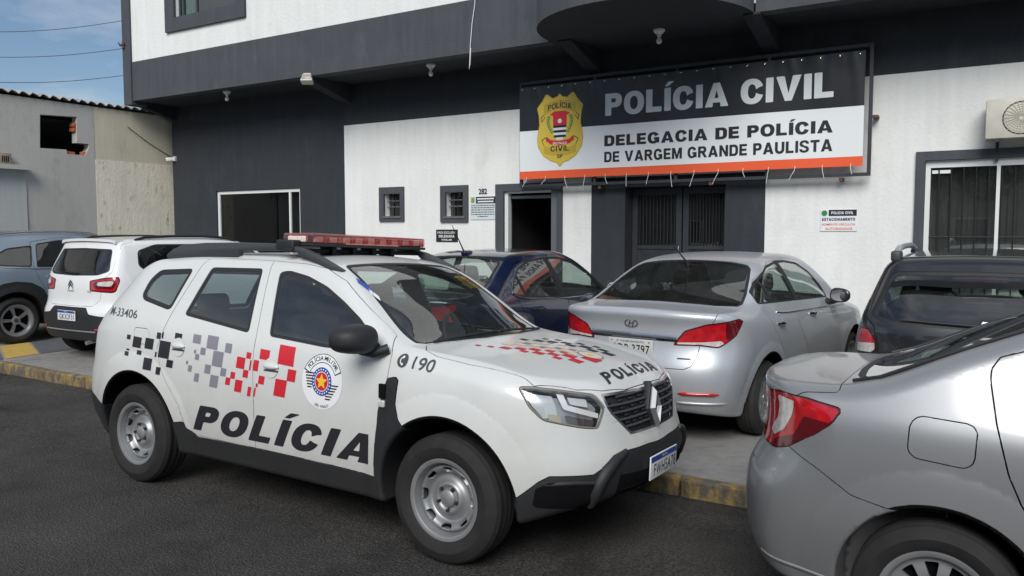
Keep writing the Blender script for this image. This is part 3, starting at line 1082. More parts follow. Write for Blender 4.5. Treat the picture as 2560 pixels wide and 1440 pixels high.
def make_wheel(root, x, y, r, w, rim_r, kind, out, spin=0.0):
    """wheel at local (x, y); out = -1 when its outer face looks to -y"""
    e = bpy.data.objects.new('wheel', None)
    link(e, root)
    e.location = (x, y, r)
    e.rotation_euler = (0, spin, 0 if out < 0 else math.pi)
    hw = w / 2
    # tyre: outer face at -y
    prof = [(rim_r - 0.012, -hw + 0.03), (rim_r, -hw + 0.012), (rim_r + 0.012, -hw + 0.004), (rim_r + 0.03, -hw - 0.004), (rim_r + (r - rim_r) * 0.5, -hw - 0.010), (r - 0.032, -hw + 0.002),
            (r - 0.012, -hw + 0.016), (r - 0.003, -hw + 0.035)]
    for k in range(4):
        a = -hw + 0.045 + k * (w - 0.09) / 3.0
        prof += [(r, a - 0.006), (r, a + 0.012), (r - 0.008, a + 0.014), (r - 0.008, a + 0.019)] if k < 3 else [(r, a)]
    prof += [(r - 0.012, hw - 0.016), (r - 0.04, hw), (rim_r + 0.01, hw - 0.004), (rim_r - 0.012, hw - 0.03)]
    lathe('tyre', prof, M_RUBBER, e, n=56, axis='y', angle=28)
    # rim barrel and lip
    lip = [(rim_r - 0.03, hw - 0.04), (rim_r - 0.04, 0.0), (rim_r - 0.034, -hw + 0.055), (rim_r - 0.024, -hw + 0.03), (rim_r - 0.020, -hw + 0.012), (rim_r - 0.008, -hw + 0.006), (rim_r + 0.004, -hw + 0.006), (rim_r + 0.004, -hw + 0.02)]
    rm = {'steel': M_STEELW, 'alloy': M_ALLOY, 'dark': M_ALLOY, 'cover': M_STEELW}[kind]
    rim = lathe('rim', lip, rm, e, n=56, axis='y', angle=50)
    lathe('brake_drum', [(0.0, -hw + 0.085), (rim_r - 0.05, -hw + 0.085), (rim_r - 0.045, -hw + 0.14)], M_DARK, e, n=32, axis='y')
    # face disc, depth measured outward from y = -hw + 0.05
    y0 = hw - 0.05
    R = rim_r - 0.028
    if kind == 'steel':
        prof = [(0.0, y0 - 0.012), (0.05, y0 - 0.010), (0.075, y0 + 0.002), (0.10, y0 - 0.022), (0.125, y0 - 0.030), (0.15, y0 + 0.004), (0.17, y0 + 0.012), (R - 0.008, y0 - 0.004), (R, y0 - 0.02)]
        def holes(X, Z):
            d = np.full(X.shape, 1e9)
            rr = np.hypot(X, Z)
            for k in range(8):
                t = 2 * math.pi * (k + 0.3) / 8
                cx_, cz_ = 0.153 * math.cos(t), 0.153 * math.sin(t)
                ux, uz = -math.sin(t), math.cos(t)
                a = (X - cx_) * ux + (Z - cz_) * uz
                b = (X - cx_) * math.cos(t) + (Z - cz_) * math.sin(t)
                d = np.minimum(d, np.hypot(np.maximum(np.abs(a) - 0.016, 0), b) - 0.0165)
            return d
        sk = disc_skin(prof, holes)
        skin_obj('wheel_face', sk, rm, rim, 0.012)
        lathe('hub_cap', [(0.0, -y0 - 0.016), (0.032, -y0 - 0.014), (0.045, -y0 - 0.006), (0.05, -y0 + 0.01)], M_STEELW, rim, n=28, axis='y')
        bm = bmesh.new()
        for k in range(5):
            t = 2 * math.pi * k / 5
            add_lathe(bm, [(0.0, -y0 - 0.016), (0.008, -y0 - 0.015), (0.009, -y0 + 0.01)], 8, 'y', Matrix.Translation((0.062 * math.cos(t), 0, 0.062 * math.sin(t))))
        bm_obj('wheel_nuts', bm, M_BRAKE, rim)['kind'] = 'stuff'
    else:
        ns, twist = {'alloy': (9, 0.0), 'dark': (5, 0.0), 'cover': (10, 0.0)}[kind]
        prof = [(0.0, y0 + 0.012), (0.045, y0 + 0.012), (0.07, y0 + 0.004), (R * 0.6, y0 + 0.008), (R, y0 + 0.0)]
        def holes(X, Z):
            rr = np.hypot(X, Z)
            th = np.arctan2(Z, X)
            per = 2 * math.pi / ns
            a = np.abs((th % per) - per / 2)          # 0 mid window
            wsp = 0.024 if kind != 'dark' else 0.028
            half = per / 2 * rr - wsp * (0.5 + 0.5 * rr / R)
            d = a * rr - half
            if kind == 'dark':
                d = np.minimum(d, 1e9)
            d = np.maximum(d, 0.062 - rr)
            d = np.maximum(d, rr - (R - 0.02))
            return d
        sk = disc_skin(prof, holes, nr=34, nt=180)
        skin_obj('wheel_face', sk, rm, rim, 0.02)
        lathe('hub_cap', [(0.0, -y0 - 0.019), (0.026, -y0 - 0.018), (0.03, -y0 - 0.01)], M_GREYPL if kind == 'dark' else M_STEELW, rim, n=24, axis='y')
    return e
def four_wheels(car, hub_y, r, w, rim_r, kind, spin=0.2):
    P = car.P
    for i, xa in enumerate(P['axles']):
        for sg in (-1, 1):
            make_wheel(car.root, xa, sg * (hub_y - w / 2), r, w, rim_r, kind, sg, spin + 0.37 * i)

# ---- cabin
def make_cabin(car, xs_front, xs_rear, zf, dash_x, dash_z, wheel_side=1, hr=True, head_z=None):
    """seats, head restraints, dashboard and steering wheel"""
    r = car.root
    for sy in (-1, 1):
        y = 0.37 * sy
        st = soft_box('front_seat', (xs_front - 0.12, y - 0.24, zf), (xs_front + 0.42, y + 0.24, zf + 0.16), M_SEAT, r, 0.05)
        M = Matrix.Translation((xs_front - 0.08, y, zf + 0.12)) @ Matrix.Rotation(math.radians(-14), 4, 'Y')
        soft_box('seat_back', (-0.09, -0.23, 0), (0.07, 0.23, 0.60), M_SEAT, st, 0.06, M=M)
        if hr:
            soft_box('head_rest', (-0.07, -0.13, 0.63), (0.05, 0.13, 0.80), M_SEAT, st, 0.05, M=M)
    rb = soft_box('rear_seat', (xs_rear - 0.1, -0.62, zf), (xs_rear + 0.45, 0.62, zf + 0.18), M_SEAT, r, 0.05)
    M = Matrix.Translation((xs_rear - 0.12, 0, zf + 0.12)) @ Matrix.Rotation(math.radians(-18), 4, 'Y')
    soft_box('seat_back', (-0.09, -0.62, 0), (0.07, 0.62, 0.56), M_SEAT, rb, 0.06, M=M)
    for y in (-0.4, 0.4):
        soft_box('head_rest', (-0.06, y - 0.13, 0.58), (0.04, y + 0.13, 0.72), M_SEAT, rb, 0.045, M=M)
    db = soft_box('dashboard', (dash_x - 0.38, -0.68, dash_z - 0.35), (dash_x + 0.05, 0.68, dash_z - 0.03), M_BLACKPL, r, 0.06)
    bm = bmesh.new()
    Mw = Matrix.Translation((dash_x - 0.52, 0.37 * wheel_side, dash_z - 0.05)) @ Matrix.Rotation(math.radians(65), 4, 'Y')
    pr = [(0.18 + 0.014 * math.cos(t), 0.014 * math.sin(t)) for t in [2 * math.pi * k / 8 for k in range(8)]]
    add_lathe(bm, pr, 28, 'z', Mw, close=True)
    add_box(bm, (-0.17, -0.02, -0.02), (0.17, 0.02, 0.01), Mw)
    add_box(bm, (-0.06, -0.06, -0.03), (0.06, 0.06, 0.02), Mw)
    add_box(bm, (-0.02, -0.02, -0.35), (0.02, 0.02, 0.0), Mw)
    bmesh.ops.recalc_face_normals(bm, faces=bm.faces)
    bm_obj('steering_wheel', bm, M_BLACKPL, r, smooth=True, angle=0.7)

def mirror_housing(car, x, y, z, m, sgn, L=(0.13, 0.12, 0.085), base=None, pane=True):
    """door mirror: rounded shell on a foot"""
    bm = bmesh.new()
    bmesh.ops.create_uvsphere(bm, u_segments=28, v_segments=18, radius=1.0)
    for v in bm.verts:
        p = v.co
        q = Vector((math.copysign(abs(p.x) ** 0.75, p.x), math.copysign(abs(p.y) ** 0.7, p.y), math.copysign(abs(p.z) ** 0.75, p.z)))
        if q.x < 0: q.x *= 0.35          # flat rear face with the glass
        q.x -= 0.25 * abs(q.y) * (1 if q.y * sgn > 0 else 0)
        q.z *= 1.0 - 0.12 * (q.y * sgn)
        v.co = Vector((x + q.x * L[0], y + q.y * L[1], z + q.z * L[2]))
    o = bm_obj('mirror', bm, m, car.root, smooth=True)
    bm = bmesh.new()
    pts = base
    if pts:
        add_tube(bm, pts, [0.035, 0.028, 0.03][:len(pts)], 10)
        bmesh.ops.recalc_face_normals(bm, faces=bm.faces)
        bm_obj('mirror_foot', bm, M_BLACKPL, o, smooth=True, angle=0.8)
    if pane:
        bm = bmesh.new()
        M = Matrix.Translation((x - L[0] * 0.36, y, z)) @ Matrix.Rotation(math.pi / 2, 4, 'Y')
        c = bmesh.ops.create_circle(bm, cap_ends=True, segments=24, radius=1.0)
        for v in bm.verts:
            v.co = M @ Vector((v.co.x * L[2] * 0.8, v.co.y * L[1] * 0.82, 0))
        bm_obj('mirror_glass', bm, M_CHROME, o)
    return o
def plate(car, name, centre, w, h, normal_sign, text, style='mercosul', tilt=0.0, yaw=0.0, parent=None, label=None):
    """number plate with its characters; normal_sign +1 faces forward"""
    M = Matrix.Translation(centre) @ Matrix.Rotation(math.pi / 2 * normal_sign + yaw, 4, 'Z') @ Matrix.Rotation(math.pi / 2 - tilt, 4, 'X')
    b = soft_box(name, (-w / 2, -h / 2, -0.006), (w / 2, h / 2, 0.002), M_WHITEPLATE if style == 'mercosul' else M_PLATEGREY, parent or car.root, 0.003, M=M)
    if style == 'mercosul':
        flat_sign('plate_band', poly_bm([(-w / 2 + .004, h * .24), (w / 2 - .004, h * .24), (w / 2 - .004, h / 2 - .004), (-w / 2 + .004, h / 2 - .004)]), M_PLATEBLUE, b, M @ Matrix.Translation((0, 0, 0.004)))
        t = fit_text('BRASIL', w * 0.2, h * 0.09, 0.01)
        flat_sign('plate_country', t, M_DECWHITE, b, M @ Matrix.Translation((-w * 0.1, h * 0.32, 0.006)))
        t = fit_text(text, w * 0.82, h * 0.50, 0.004, space=1.12)
        flat_sign('plate_characters', t, M_INK, b, M @ Matrix.Translation((-w * 0.38, -h * 0.36, 0.004)))
        flat_sign('plate_flag', poly_bm([(w * .40, h * .3), (w * .47, h * .3), (w * .47, h * .44), (w * .40, h * .44)]), mat('flag_green', (0.02, 0.25, 0.08), 0.5), b, M @ Matrix.Translation((0, 0, 0.006)))
    else:
        t = fit_text(text, w * 0.86, h * 0.52, 0.010, space=1.1)
        flat_sign('plate_characters', t, M_INK, b, M @ Matrix.Translation((-w * 0.43, -h * 0.36, 0.004)))
        t = fit_text('SP  VARGEM GRANDE PTA', w * 0.62, h * 0.11, 0.006)
        flat_sign('plate_town', t, M_INKGREY, b, M @ Matrix.Translation((-w * 0.31, h * 0.28, 0.004)))
        for q in (-0.42, 0.42):
            flat_sign('plate_screw', ring_bm(0.0005, 0.007, 10, q * w, h * 0.34), mat('screw_brass', (0.35, 0.24, 0.08), 0.4, 0.5), b, M @ Matrix.Translation((0, 0, 0.004)))
    if label: b['label'] = label
    return b
# ------------------------------------------------------------------ surfaces of the place
def wall_mat(name, col, streak=0.06, bump=0.25, bscale=40, stain=None, rough=0.85, stain_amt=0.0, sscale=3.0, lo=.56, hi=.70):
    """painted plaster: mottled colour, trowel relief, faint vertical streaks and optional stains"""
    m = bpy.data.materials.new(name)
    m.use_nodes = True
    nt = m.node_tree
    N, L = nt.nodes, nt.links
    b = N['Principled BSDF']
    b.inputs['Roughness'].default_value = rough
    b.inputs['Specular IOR Level'].default_value = 0.25
    geo = N.new('ShaderNodeNewGeometry')
    n1 = N.new('ShaderNodeTexNoise'); n1.inputs['Scale'].default_value = 2.2; n1.inputs['Detail'].default_value = 8; n1.inputs['Roughness'].default_value = .65
    mp = N.new('ShaderNodeMapping'); mp.inputs['Scale'].default_value = (7, 7, .5)
    n2 = N.new('ShaderNodeTexNoise'); n2.inputs['Scale'].default_value = 1.6; n2.inputs['Detail'].default_value = 6
    L.new(geo.outputs['Position'], n1.inputs['Vector'])
    L.new(geo.outputs['Position'], mp.inputs['Vector'])
    L.new(mp.outputs[0], n2.inputs['Vector'])
    mul = N.new('ShaderNodeMath'); mul.operation = 'ADD'
    L.new(n1.outputs['Fac'], mul.inputs[0]); L.new(n2.outputs['Fac'], mul.inputs[1])
    r = N.new('ShaderNodeMapRange')
    r.inputs['From Min'].default_value = .7; r.inputs['From Max'].default_value = 1.3
    r.inputs['To Min'].default_value = 1 - streak; r.inputs['To Max'].default_value = 1 + streak
    L.new(mul.outputs[0], r.inputs['Value'])
    vm = N.new('ShaderNodeVectorMath'); vm.operation = 'SCALE'
    vm.inputs[0].default_value = col
    L.new(r.outputs[0], vm.inputs['Scale'])
    last = vm.outputs[0]
    if stain is not None:
        n3 = N.new('ShaderNodeTexNoise'); n3.inputs['Scale'].default_value = sscale; n3.inputs['Detail'].default_value = 9; n3.inputs['Roughness'].default_value = .7
        mp3 = N.new('ShaderNodeMapping'); mp3.inputs['Scale'].default_value = (1.6, 1.6, .7); mp3.inputs['Location'].default_value = (3.3, 1.7, .4)
        L.new(geo.outputs['Position'], mp3.inputs['Vector']); L.new(mp3.outputs[0], n3.inputs['Vector'])
        cr = N.new('ShaderNodeValToRGB')
        cr.color_ramp.elements[0].position = lo; cr.color_ramp.elements[1].position = hi
        cr.color_ramp.elements[0].color = (0, 0, 0, 1); cr.color_ramp.elements[1].color = (stain_amt,) * 3 + (1,)
        L.new(n3.outputs['Fac'], cr.inputs['Fac'])
        mx = N.new('ShaderNodeMix'); mx.data_type = 'RGBA'
        L.new(cr.outputs['Color'], mx.inputs[0]); L.new(last, mx.inputs[6]); mx.inputs[7].default_value = (*stain, 1)
        last = mx.outputs[2]
    L.new(last, b.inputs['Base Color'])
    n4 = N.new('ShaderNodeTexNoise'); n4.inputs['Scale'].default_value = bscale; n4.inputs['Detail'].default_value = 6
    L.new(geo.outputs['Position'], n4.inputs['Vector'])
    bp = N.new('ShaderNodeBump'); bp.inputs['Strength'].default_value = bump; bp.inputs['Distance'].default_value = .012
    L.new(n4.outputs['Fac'], bp.inputs['Height']); L.new(bp.outputs[0], b.inputs['Normal'])
    return m
M_WALLW = wall_mat('white_wall_paint', (.70, .71, .70), .05, .40, 22, stain=(.57, .57, .55), stain_amt=.55, sscale=1.3)
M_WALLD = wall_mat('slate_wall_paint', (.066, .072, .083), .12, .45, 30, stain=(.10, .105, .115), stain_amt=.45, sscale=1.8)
M_WALLD2 = wall_mat('slate_wall_dark', (.034, .038, .045), .10, .45, 30, stain=(.055, .06, .068), stain_amt=.4, sscale=1.6)  # darker tone of the slate colour, for walls and undersides below the fascia
M_CEMENT = wall_mat('grey_cement_render', (.47, .465, .44), .05, .3, 30, stain=(.34, .335, .315), stain_amt=.6, sscale=1.5)
M_CEMENTL = wall_mat('pale_cement_render', (.47, .50, .49), .05, .2, 30)
M_BEIGE = wall_mat('beige_cement_render', (.62, .58, .46), .05, .3, 30, stain=(.40, .38, .32), stain_amt=.5, sscale=1.4)
M_LIME = wall_mat('limewash_peeling', (.80, .755, .63), .10, .5, 25, stain=(.22, .19, .14), stain_amt=.75, sscale=5.0, lo=.57, hi=.70)
M_CONCRETE = wall_mat('sidewalk_concrete', (.235, .23, .222), .16, .4, 60, stain=(.12, .118, .115), stain_amt=.7, sscale=1.2)
M_KERB = wall_mat('kerb_yellow_paint', (.27, .19, .07), .35, .9, 30, stain=(.10, .092, .08), stain_amt=1.0, sscale=7.0, lo=.40, hi=.56)
M_GUTTER = wall_mat('gutter_concrete', (.17, .165, .16), .15, .5, 60, stain=(.09, .088, .085), stain_amt=.7, sscale=2.5)
M_YELLOWP = wall_mat('yellow_ground_paint', (.46, .31, .08), .12, .4, 60, stain=(.2, .19, .17), stain_amt=.6, sscale=6)
M_GREYP = wall_mat('grey_ground_paint', (.10, .107, .118), .15, .4, 60, stain=(.17, .17, .165), stain_amt=.6, sscale=6)
M_ALU = mat('white_aluminium', (.66, .68, .68), .4)
M_BARS = mat('black_bars', (.012, .013, .016), .5, .2)
M_GATE = mat('slate_metal', (.028, .032, .040), .5, .1, noise=.15, nscale=8)
M_CURTAIN = mat('brown_blind', (.42, .35, .33), .9, noise=.25, nscale=3)
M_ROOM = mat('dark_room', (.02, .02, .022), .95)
M_GLASSW = glass_mat('window_pane', (.55, .60, .60), ior=1.5, dirt=.05)
M_GLASSD = glass_mat('window_pane_dark', (.16, .17, .18), ior=1.5, dirt=.03)
M_TILE = mat('brick_orange', (.42, .12, .05), .85, noise=.3, nscale=40, bump=.3)
M_FIBRE = mat('fibre_cement', (.30, .295, .285), .9, noise=.3, nscale=6, bump=.2)
M_BEIGEPL = mat('beige_plastic', (.50, .485, .42), .5, noise=.12, nscale=6)
M_WHITEPL = mat('white_plastic', (.70, .71, .71), .4)

# asphalt: dark binder, pale grit, worn patches
def asphalt():
    m = bpy.data.materials.new('asphalt'); m.use_nodes = True
    nt = m.node_tree; N, L = nt.nodes, nt.links
    b = N['Principled BSDF']; b.inputs['Roughness'].default_value = .78; b.inputs['Specular IOR Level'].default_value = .35
    geo = N.new('ShaderNodeNewGeometry')
    v = N.new('ShaderNodeTexVoronoi'); v.inputs['Scale'].default_value = 95
    n = N.new('ShaderNodeTexNoise'); n.inputs['Scale'].default_value = .9; n.inputs['Detail'].default_value = 9; n.inputs['Roughness'].default_value = .7
    n2 = N.new('ShaderNodeTexNoise'); n2.inputs['Scale'].default_value = 70; n2.inputs['Detail'].default_value = 4; n2.inputs['Roughness'].default_value = .75
    for q in (v, n, n2): L.new(geo.outputs['Position'], q.inputs['Vector'])
    r1 = N.new('ShaderNodeValToRGB')
    r1.color_ramp.elements[0].color = (.030, .0295, .029, 1); r1.color_ramp.elements[1].color = (.074, .071, .068, 1)
    r1.color_ramp.elements[0].position = .3; r1.color_ramp.elements[1].position = .72
    L.new(n.outputs['Fac'], r1.inputs['Fac'])
    r2 = N.new('ShaderNodeValToRGB')
    r2.color_ramp.elements[0].color = (.3, .3, .3, 1); r2.color_ramp.elements[1].color = (2.6, 2.5, 2.4, 1)
    r2.color_ramp.elements[0].position = .42; r2.color_ramp.elements[1].position = .74
    L.new(n2.outputs['Fac'], r2.inputs['Fac'])
    mx = N.new('ShaderNodeMix'); mx.data_type = 'RGBA'; mx.blend_type = 'MULTIPLY'; mx.inputs[0].default_value = .85
    L.new(r1.outputs[0], mx.inputs[6]); L.new(r2.outputs[0], mx.inputs[7])
    vc = N.new('ShaderNodeTexVoronoi'); vc.feature = 'DISTANCE_TO_EDGE'; vc.inputs['Scale'].default_value = .55
    wn_ = N.new('ShaderNodeTexNoise'); wn_.inputs['Scale'].default_value = 3.0; wn_.inputs['Detail'].default_value = 6
    L.new(geo.outputs['Position'], wn_.inputs['Vector'])
    wm = N.new('ShaderNodeVectorMath'); wm.operation = 'MULTIPLY_ADD'; wm.inputs[1].default_value = (.5, .5, 0)
    L.new(wn_.outputs['Color'], wm.inputs[0]); L.new(geo.outputs['Position'], wm.inputs[2]); L.new(wm.outputs[0], vc.inputs['Vector'])
    cm = N.new('ShaderNodeMapRange'); cm.inputs['From Min'].default_value = .004; cm.inputs['From Max'].default_value = .014; cm.inputs['To Min'].default_value = .88; cm.inputs['To Max'].default_value = 1.0
    L.new(vc.outputs['Distance'], cm.inputs['Value'])
    st = N.new('ShaderNodeTexNoise'); st.inputs['Scale'].default_value = 2.3; st.inputs['Detail'].default_value = 4
    L.new(geo.outputs['Position'], st.inputs['Vector'])
    sm = N.new('ShaderNodeMapRange'); sm.inputs['From Min'].default_value = .58; sm.inputs['From Max'].default_value = .72; sm.inputs['To Min'].default_value = 1.0; sm.inputs['To Max'].default_value = .6
    L.new(st.outputs['Fac'], sm.inputs['Value'])
    mm = N.new('ShaderNodeMath'); mm.operation = 'MULTIPLY'; L.new(cm.outputs[0], mm.inputs[0]); L.new(sm.outputs[0], mm.inputs[1])
    vs = N.new('ShaderNodeVectorMath'); vs.operation = 'SCALE'; L.new(mx.outputs[2], vs.inputs[0]); L.new(mm.outputs[0], vs.inputs['Scale'])
    L.new(vs.outputs[0], b.inputs['Base Color'])
    bp = N.new('ShaderNodeBump'); bp.inputs['Strength'].default_value = .8; bp.inputs['Distance'].default_value = .012
    L.new(v.outputs['Distance'], bp.inputs['Height']); L.new(bp.outputs[0], b.inputs['Normal'])
    return m
M_ASPHALT = asphalt()

# ------------------------------------------------------------------ ground
YF, YU = 10.5, 9.5                     # ground floor wall plane, upper floor wall plane
KZ = .100                              # kerb height
KA = np.array([-60., 5.13 + .0085 * 50]); KB = np.array([40., 5.13 - .0085 * 42])
def kerb_y(x): return KA[1] + (x - KA[0]) * (KB[1] - KA[1]) / (KB[0] - KA[0])
def sheet(name, pts, z, m, kind='structure'):
    o = mesh_obj(name, [(p[0], p[1], z) for p in pts], [list(range(len(pts)))], m)
    if kind: o['kind'] = kind
    return o
CAM0, CAMZ = 3.15, -.065              # the carriageway falls towards the kerb from y = CAM0
mesh_obj('road', [(-400, -400, 0), (400, -400, 0), (400, CAM0, 0), (-400, CAM0, 0), (400, kerb_y(400) + .05, CAMZ - .002), (-400, kerb_y(-400) + .05, CAMZ - .002), (400, 400, CAMZ - .002), (-400, 400, CAMZ - .002)],
         [(0, 1, 2, 3), (3, 2, 4, 5), (5, 4, 6, 7)], M_ASPHALT)['kind'] = 'structure'
def road_z(x, y): return np.interp(y, (CAM0, kerb_y(x) + .05), (0, CAMZ))
mesh_obj('gutter', [(x, kerb_y(x) + d, road_z(x, kerb_y(x) + d) + .004) for x, d in ((-60, -.36), (40, -.36), (40, .02), (-60, .02))], [(0, 1, 2, 3)], M_GUTTER)['kind'] = 'structure'
prism('sidewalk', [(-60, kerb_y(-60) + .11), (40, kerb_y(40) + .11), (40, 40), (-60, 40)], -.2, KZ - .004, M_CONCRETE, None, 'z')['kind'] = 'structure'
kerb = bpy.data.objects.new('kerb', None); link(kerb); kerb['kind'] = 'structure'
xk = -24.0
while xk < 5:
    L_ = .96 + random.random() * .1
    bm = bmesh.new()
    a = math.atan2(KB[1] - KA[1], KB[0] - KA[0])
    M = Matrix.Translation((xk, kerb_y(xk) + random.uniform(-.006, .006), random.uniform(-.006, .004))) @ Matrix.Rotation(a + random.uniform(-.006, .006), 4, 'Z')
    add_box(bm, (0, 0, -.15), (L_ - .012, .115, KZ), M, bevel=.022, seg=3)
    for v in bm.verts:
        v.co += Vector((random.uniform(-.003, .003), random.uniform(-.004, .004), random.uniform(-.003, .003)))
    bm_obj('kerb_stone', bm, M_KERB, kerb, smooth=True, angle=.6)
    xk += L_
# painted patches on the sidewalk at the left
def g(px, py, z=KZ): return pix_on(px, py, 2, z)[:2]
sheet('yellow_paint_patch', [g(0, 866), g(72, 855), (g(97, 884)), g(14, 897)], KZ + .001, M_YELLOWP)
sheet('grey_paint_patch', [g(76, 854), g(250, 838), g(290, 860), g(101, 884)], KZ + .001, M_GREYP)
sheet('grey_paint_patch', [g(-200, 905), g(-8, 868), g(8, 898), g(-190, 935)], KZ + .001, M_GREYP)

# ------------------------------------------------------------------ police station
def W(px, py, y=YF):
    p = pix_on(px, py, 1, y)
    return p[0], p[2]
def wall_panel(name, x0, x1, z0, z1, holes, y, m, parent, depth=.22, label=None):
    """upright wall sheet facing -y with openings (x0, x1, z0, z1) and their reveals"""
    xs = sorted({x0, x1, *[h[0] for h in holes], *[h[1] for h in holes]})
    zs = sorted({z0, z1, *[h[2] for h in holes], *[h[3] for h in holes]})
    bm = bmesh.new()
    vd = {}
    def v(x, yy, z):
        k = (round(x, 5), round(yy, 5), round(z, 5))
        if k not in vd: vd[k] = bm.verts.new((x, yy, z))
        return vd[k]
    for i in range(len(xs) - 1):
        for j in range(len(zs) - 1):
            cx_, cz_ = (xs[i] + xs[i + 1]) / 2, (zs[j] + zs[j + 1]) / 2
            if any(h[0] < cx_ < h[1] and h[2] < cz_ < h[3] for h in holes): continue
            bm.faces.new((v(xs[i], y, zs[j]), v(xs[i + 1], y, zs[j]), v(xs[i + 1], y, zs[j + 1]), v(xs[i], y, zs[j + 1])))
    for h in holes:
        a, b, c, d = h[:4]
        for (p, q) in (((a, c), (a, d)), ((a, d), (b, d)), ((b, d), (b, c)), ((b, c), (a, c))):
            bm.faces.new((v(p[0], y, p[1]), v(q[0], y, q[1]), v(q[0], y + depth, q[1]), v(p[0], y + depth, p[1])))
    o = bm_obj(name, bm, m, parent)
    if label: o['label'] = label
    return o
def frame_band(name, x0, x1, z0, z1, wd, y, m, parent, proud=.035, bottom=True):
    """flat painted surround standing proud of the wall; wd = (left, right, bottom, top)"""
    l, r, b_, t = wd
    o = prism(name, [(x0, z0), (x0, z1), (x1, z1), (x1, z0), (x1 - r, z0), (x1 - r, z1 - t), (x0 + l, z1 - t), (x0 + l, z0)] if not bottom else
              [(x0, z0), (x0, z1), (x1, z1), (x1, z0), (x0, z0), (x0 + l, z0 + b_), (x1 - r, z0 + b_), (x1 - r, z1 - t), (x0 + l, z1 - t), (x0 + l, z0 + b_)], y - proud, y - .002, m, parent, 'y') if not bottom else None
    if o: return o
    bm = bmesh.new()
    add_box(bm, (x0, y - proud, z0), (x0 + l, y + .004, z1))
    add_box(bm, (x1 - r, y - proud, z0), (x1, y + .004, z1))
    add_box(bm, (x0 + l, y - proud, z1 - t), (x1 - r, y + .004, z1))
    add_box(bm, (x0 + l, y - proud, z0), (x1 - r, y + .004, z0 + b_))
    return bm_obj(name, bm, m, parent)

ST = thing('police_station', 'two-storey white and slate grey corner building behind the parked cars', 'building', (0, 0, 0))
xL = W(433, 450)[0]
xW = W(862, 450)[0]
xR = 6.0
zW = (W(862, 316)[1] + W(1290, 275)[1] + W(2190, 185)[1]) / 3
ZS = W(745, 200, YU)[1]; ZS = (ZS + W(330, 250, YU)[1] + W(1350, 103, YU)[1]) / 3      # underside of the fascia
ZT = (W(330, 153, YU)[1] + W(1190, 0, YU)[1]) / 2                                      # top of the fascia
print('station', xL, xW, zW, ZS, ZT)
ZB = .05
# openings
sf = (W(541, 500)[0], W(750, 500)[0], .2, (W(541, 477)[1] + W(750, 471)[1]) / 2)
w1 = (W(962, 510)[0], W(1003, 510)[0], W(980, 541)[1], W(980, 484)[1])
w2 = (W(1116, 510)[0], W(1161, 510)[0], W(1140, 541)[1], W(1140, 480)[1])
d1 = (W(1261, 560)[0], W(1394, 560)[0], .14, W(1300, 477)[1])
gt = (W(1562, 560)[0], W(1812, 560)[0], .14, W(1700, 464)[1])
rw = (W(2310, 520)[0], W(2310, 520)[0] + 2.35, .95, W(2400, 398)[1])
gx0, gx1 = W(1478, 560)[0], W(1912, 560)[0]
zg = W(1700, 437)[1]
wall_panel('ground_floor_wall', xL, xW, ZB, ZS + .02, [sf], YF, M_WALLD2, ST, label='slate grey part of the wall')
wall_panel('ground_floor_wall', xW, gx0, ZB, zW, [w1, w2, d1], YF, M_WALLW, ST, label='white part of the wall with two small windows')
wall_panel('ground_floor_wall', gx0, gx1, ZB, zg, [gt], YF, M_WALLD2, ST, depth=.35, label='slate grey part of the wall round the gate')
wall_panel('ground_floor_wall', gx0, gx1, zg, zW, [], YF, M_WALLW, ST, label='white part of the wall')
wall_panel('ground_floor_wall', gx1, xR, ZB, zW, [rw], YF, M_WALLW, ST, label='white part of the wall with the barred window')
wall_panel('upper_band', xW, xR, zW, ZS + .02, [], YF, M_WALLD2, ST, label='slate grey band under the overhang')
# side wall of the ground floor and rooms behind the openings
mesh_obj('side_wall', [(xL, YF, ZB), (xL, YF + 8, ZB), (xL, YF + 8, ZS), (xL, YF, ZS)], [(0, 1, 2, 3)], M_WALLD, ST)
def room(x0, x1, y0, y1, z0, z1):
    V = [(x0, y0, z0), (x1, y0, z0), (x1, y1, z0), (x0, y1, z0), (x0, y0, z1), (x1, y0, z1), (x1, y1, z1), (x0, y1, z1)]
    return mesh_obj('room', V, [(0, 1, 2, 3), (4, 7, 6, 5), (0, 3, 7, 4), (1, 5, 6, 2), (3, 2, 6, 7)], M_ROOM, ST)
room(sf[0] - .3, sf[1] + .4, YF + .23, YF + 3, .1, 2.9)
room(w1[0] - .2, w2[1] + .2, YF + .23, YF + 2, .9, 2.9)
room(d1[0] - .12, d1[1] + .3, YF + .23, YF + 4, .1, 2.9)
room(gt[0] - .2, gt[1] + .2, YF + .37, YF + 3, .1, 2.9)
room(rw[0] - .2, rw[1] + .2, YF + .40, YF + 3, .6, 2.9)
# shop front at the left
o = bpy.data.objects.new('shop_front', None); link(o, ST)
fy = YF + .06
bm = bmesh.new()
x0, x1, z0, z1 = sf
add_box(bm, (x0 + .005, fy - .03, z0), (x0 + .065, fy + .03, z1 - .005)); add_box(bm, (x1 - .045, fy - .03, z0), (x1 - .005, fy + .03, z1 - .005))
add_box(bm, (x0 + .065, fy - .03, z1 - .065), (x1 - .045, fy + .03, z1 - .005))
xm = W(722, 530)[0]
add_box(bm, (xm - .022, fy - .03, z0), (xm + .022, fy + .03, z1 - .065))
bm_obj('window_frame', bm, M_ALU, o)
for a, b in ((x0 + .065, xm - .022), (xm + .022, x1 - .045)):
    box('pane', (a, fy - .004, z0), (b, fy + .004, z1 - .065), glass_mat('shop_glass', (.12, .13, .14), ior=1.3), o)
bm = bmesh.new()
tube('inner_post', [(x0 + .55, fy + .6, .2), (x0 + .42, fy + .55, 2.1)], .03, M_ALU, o)
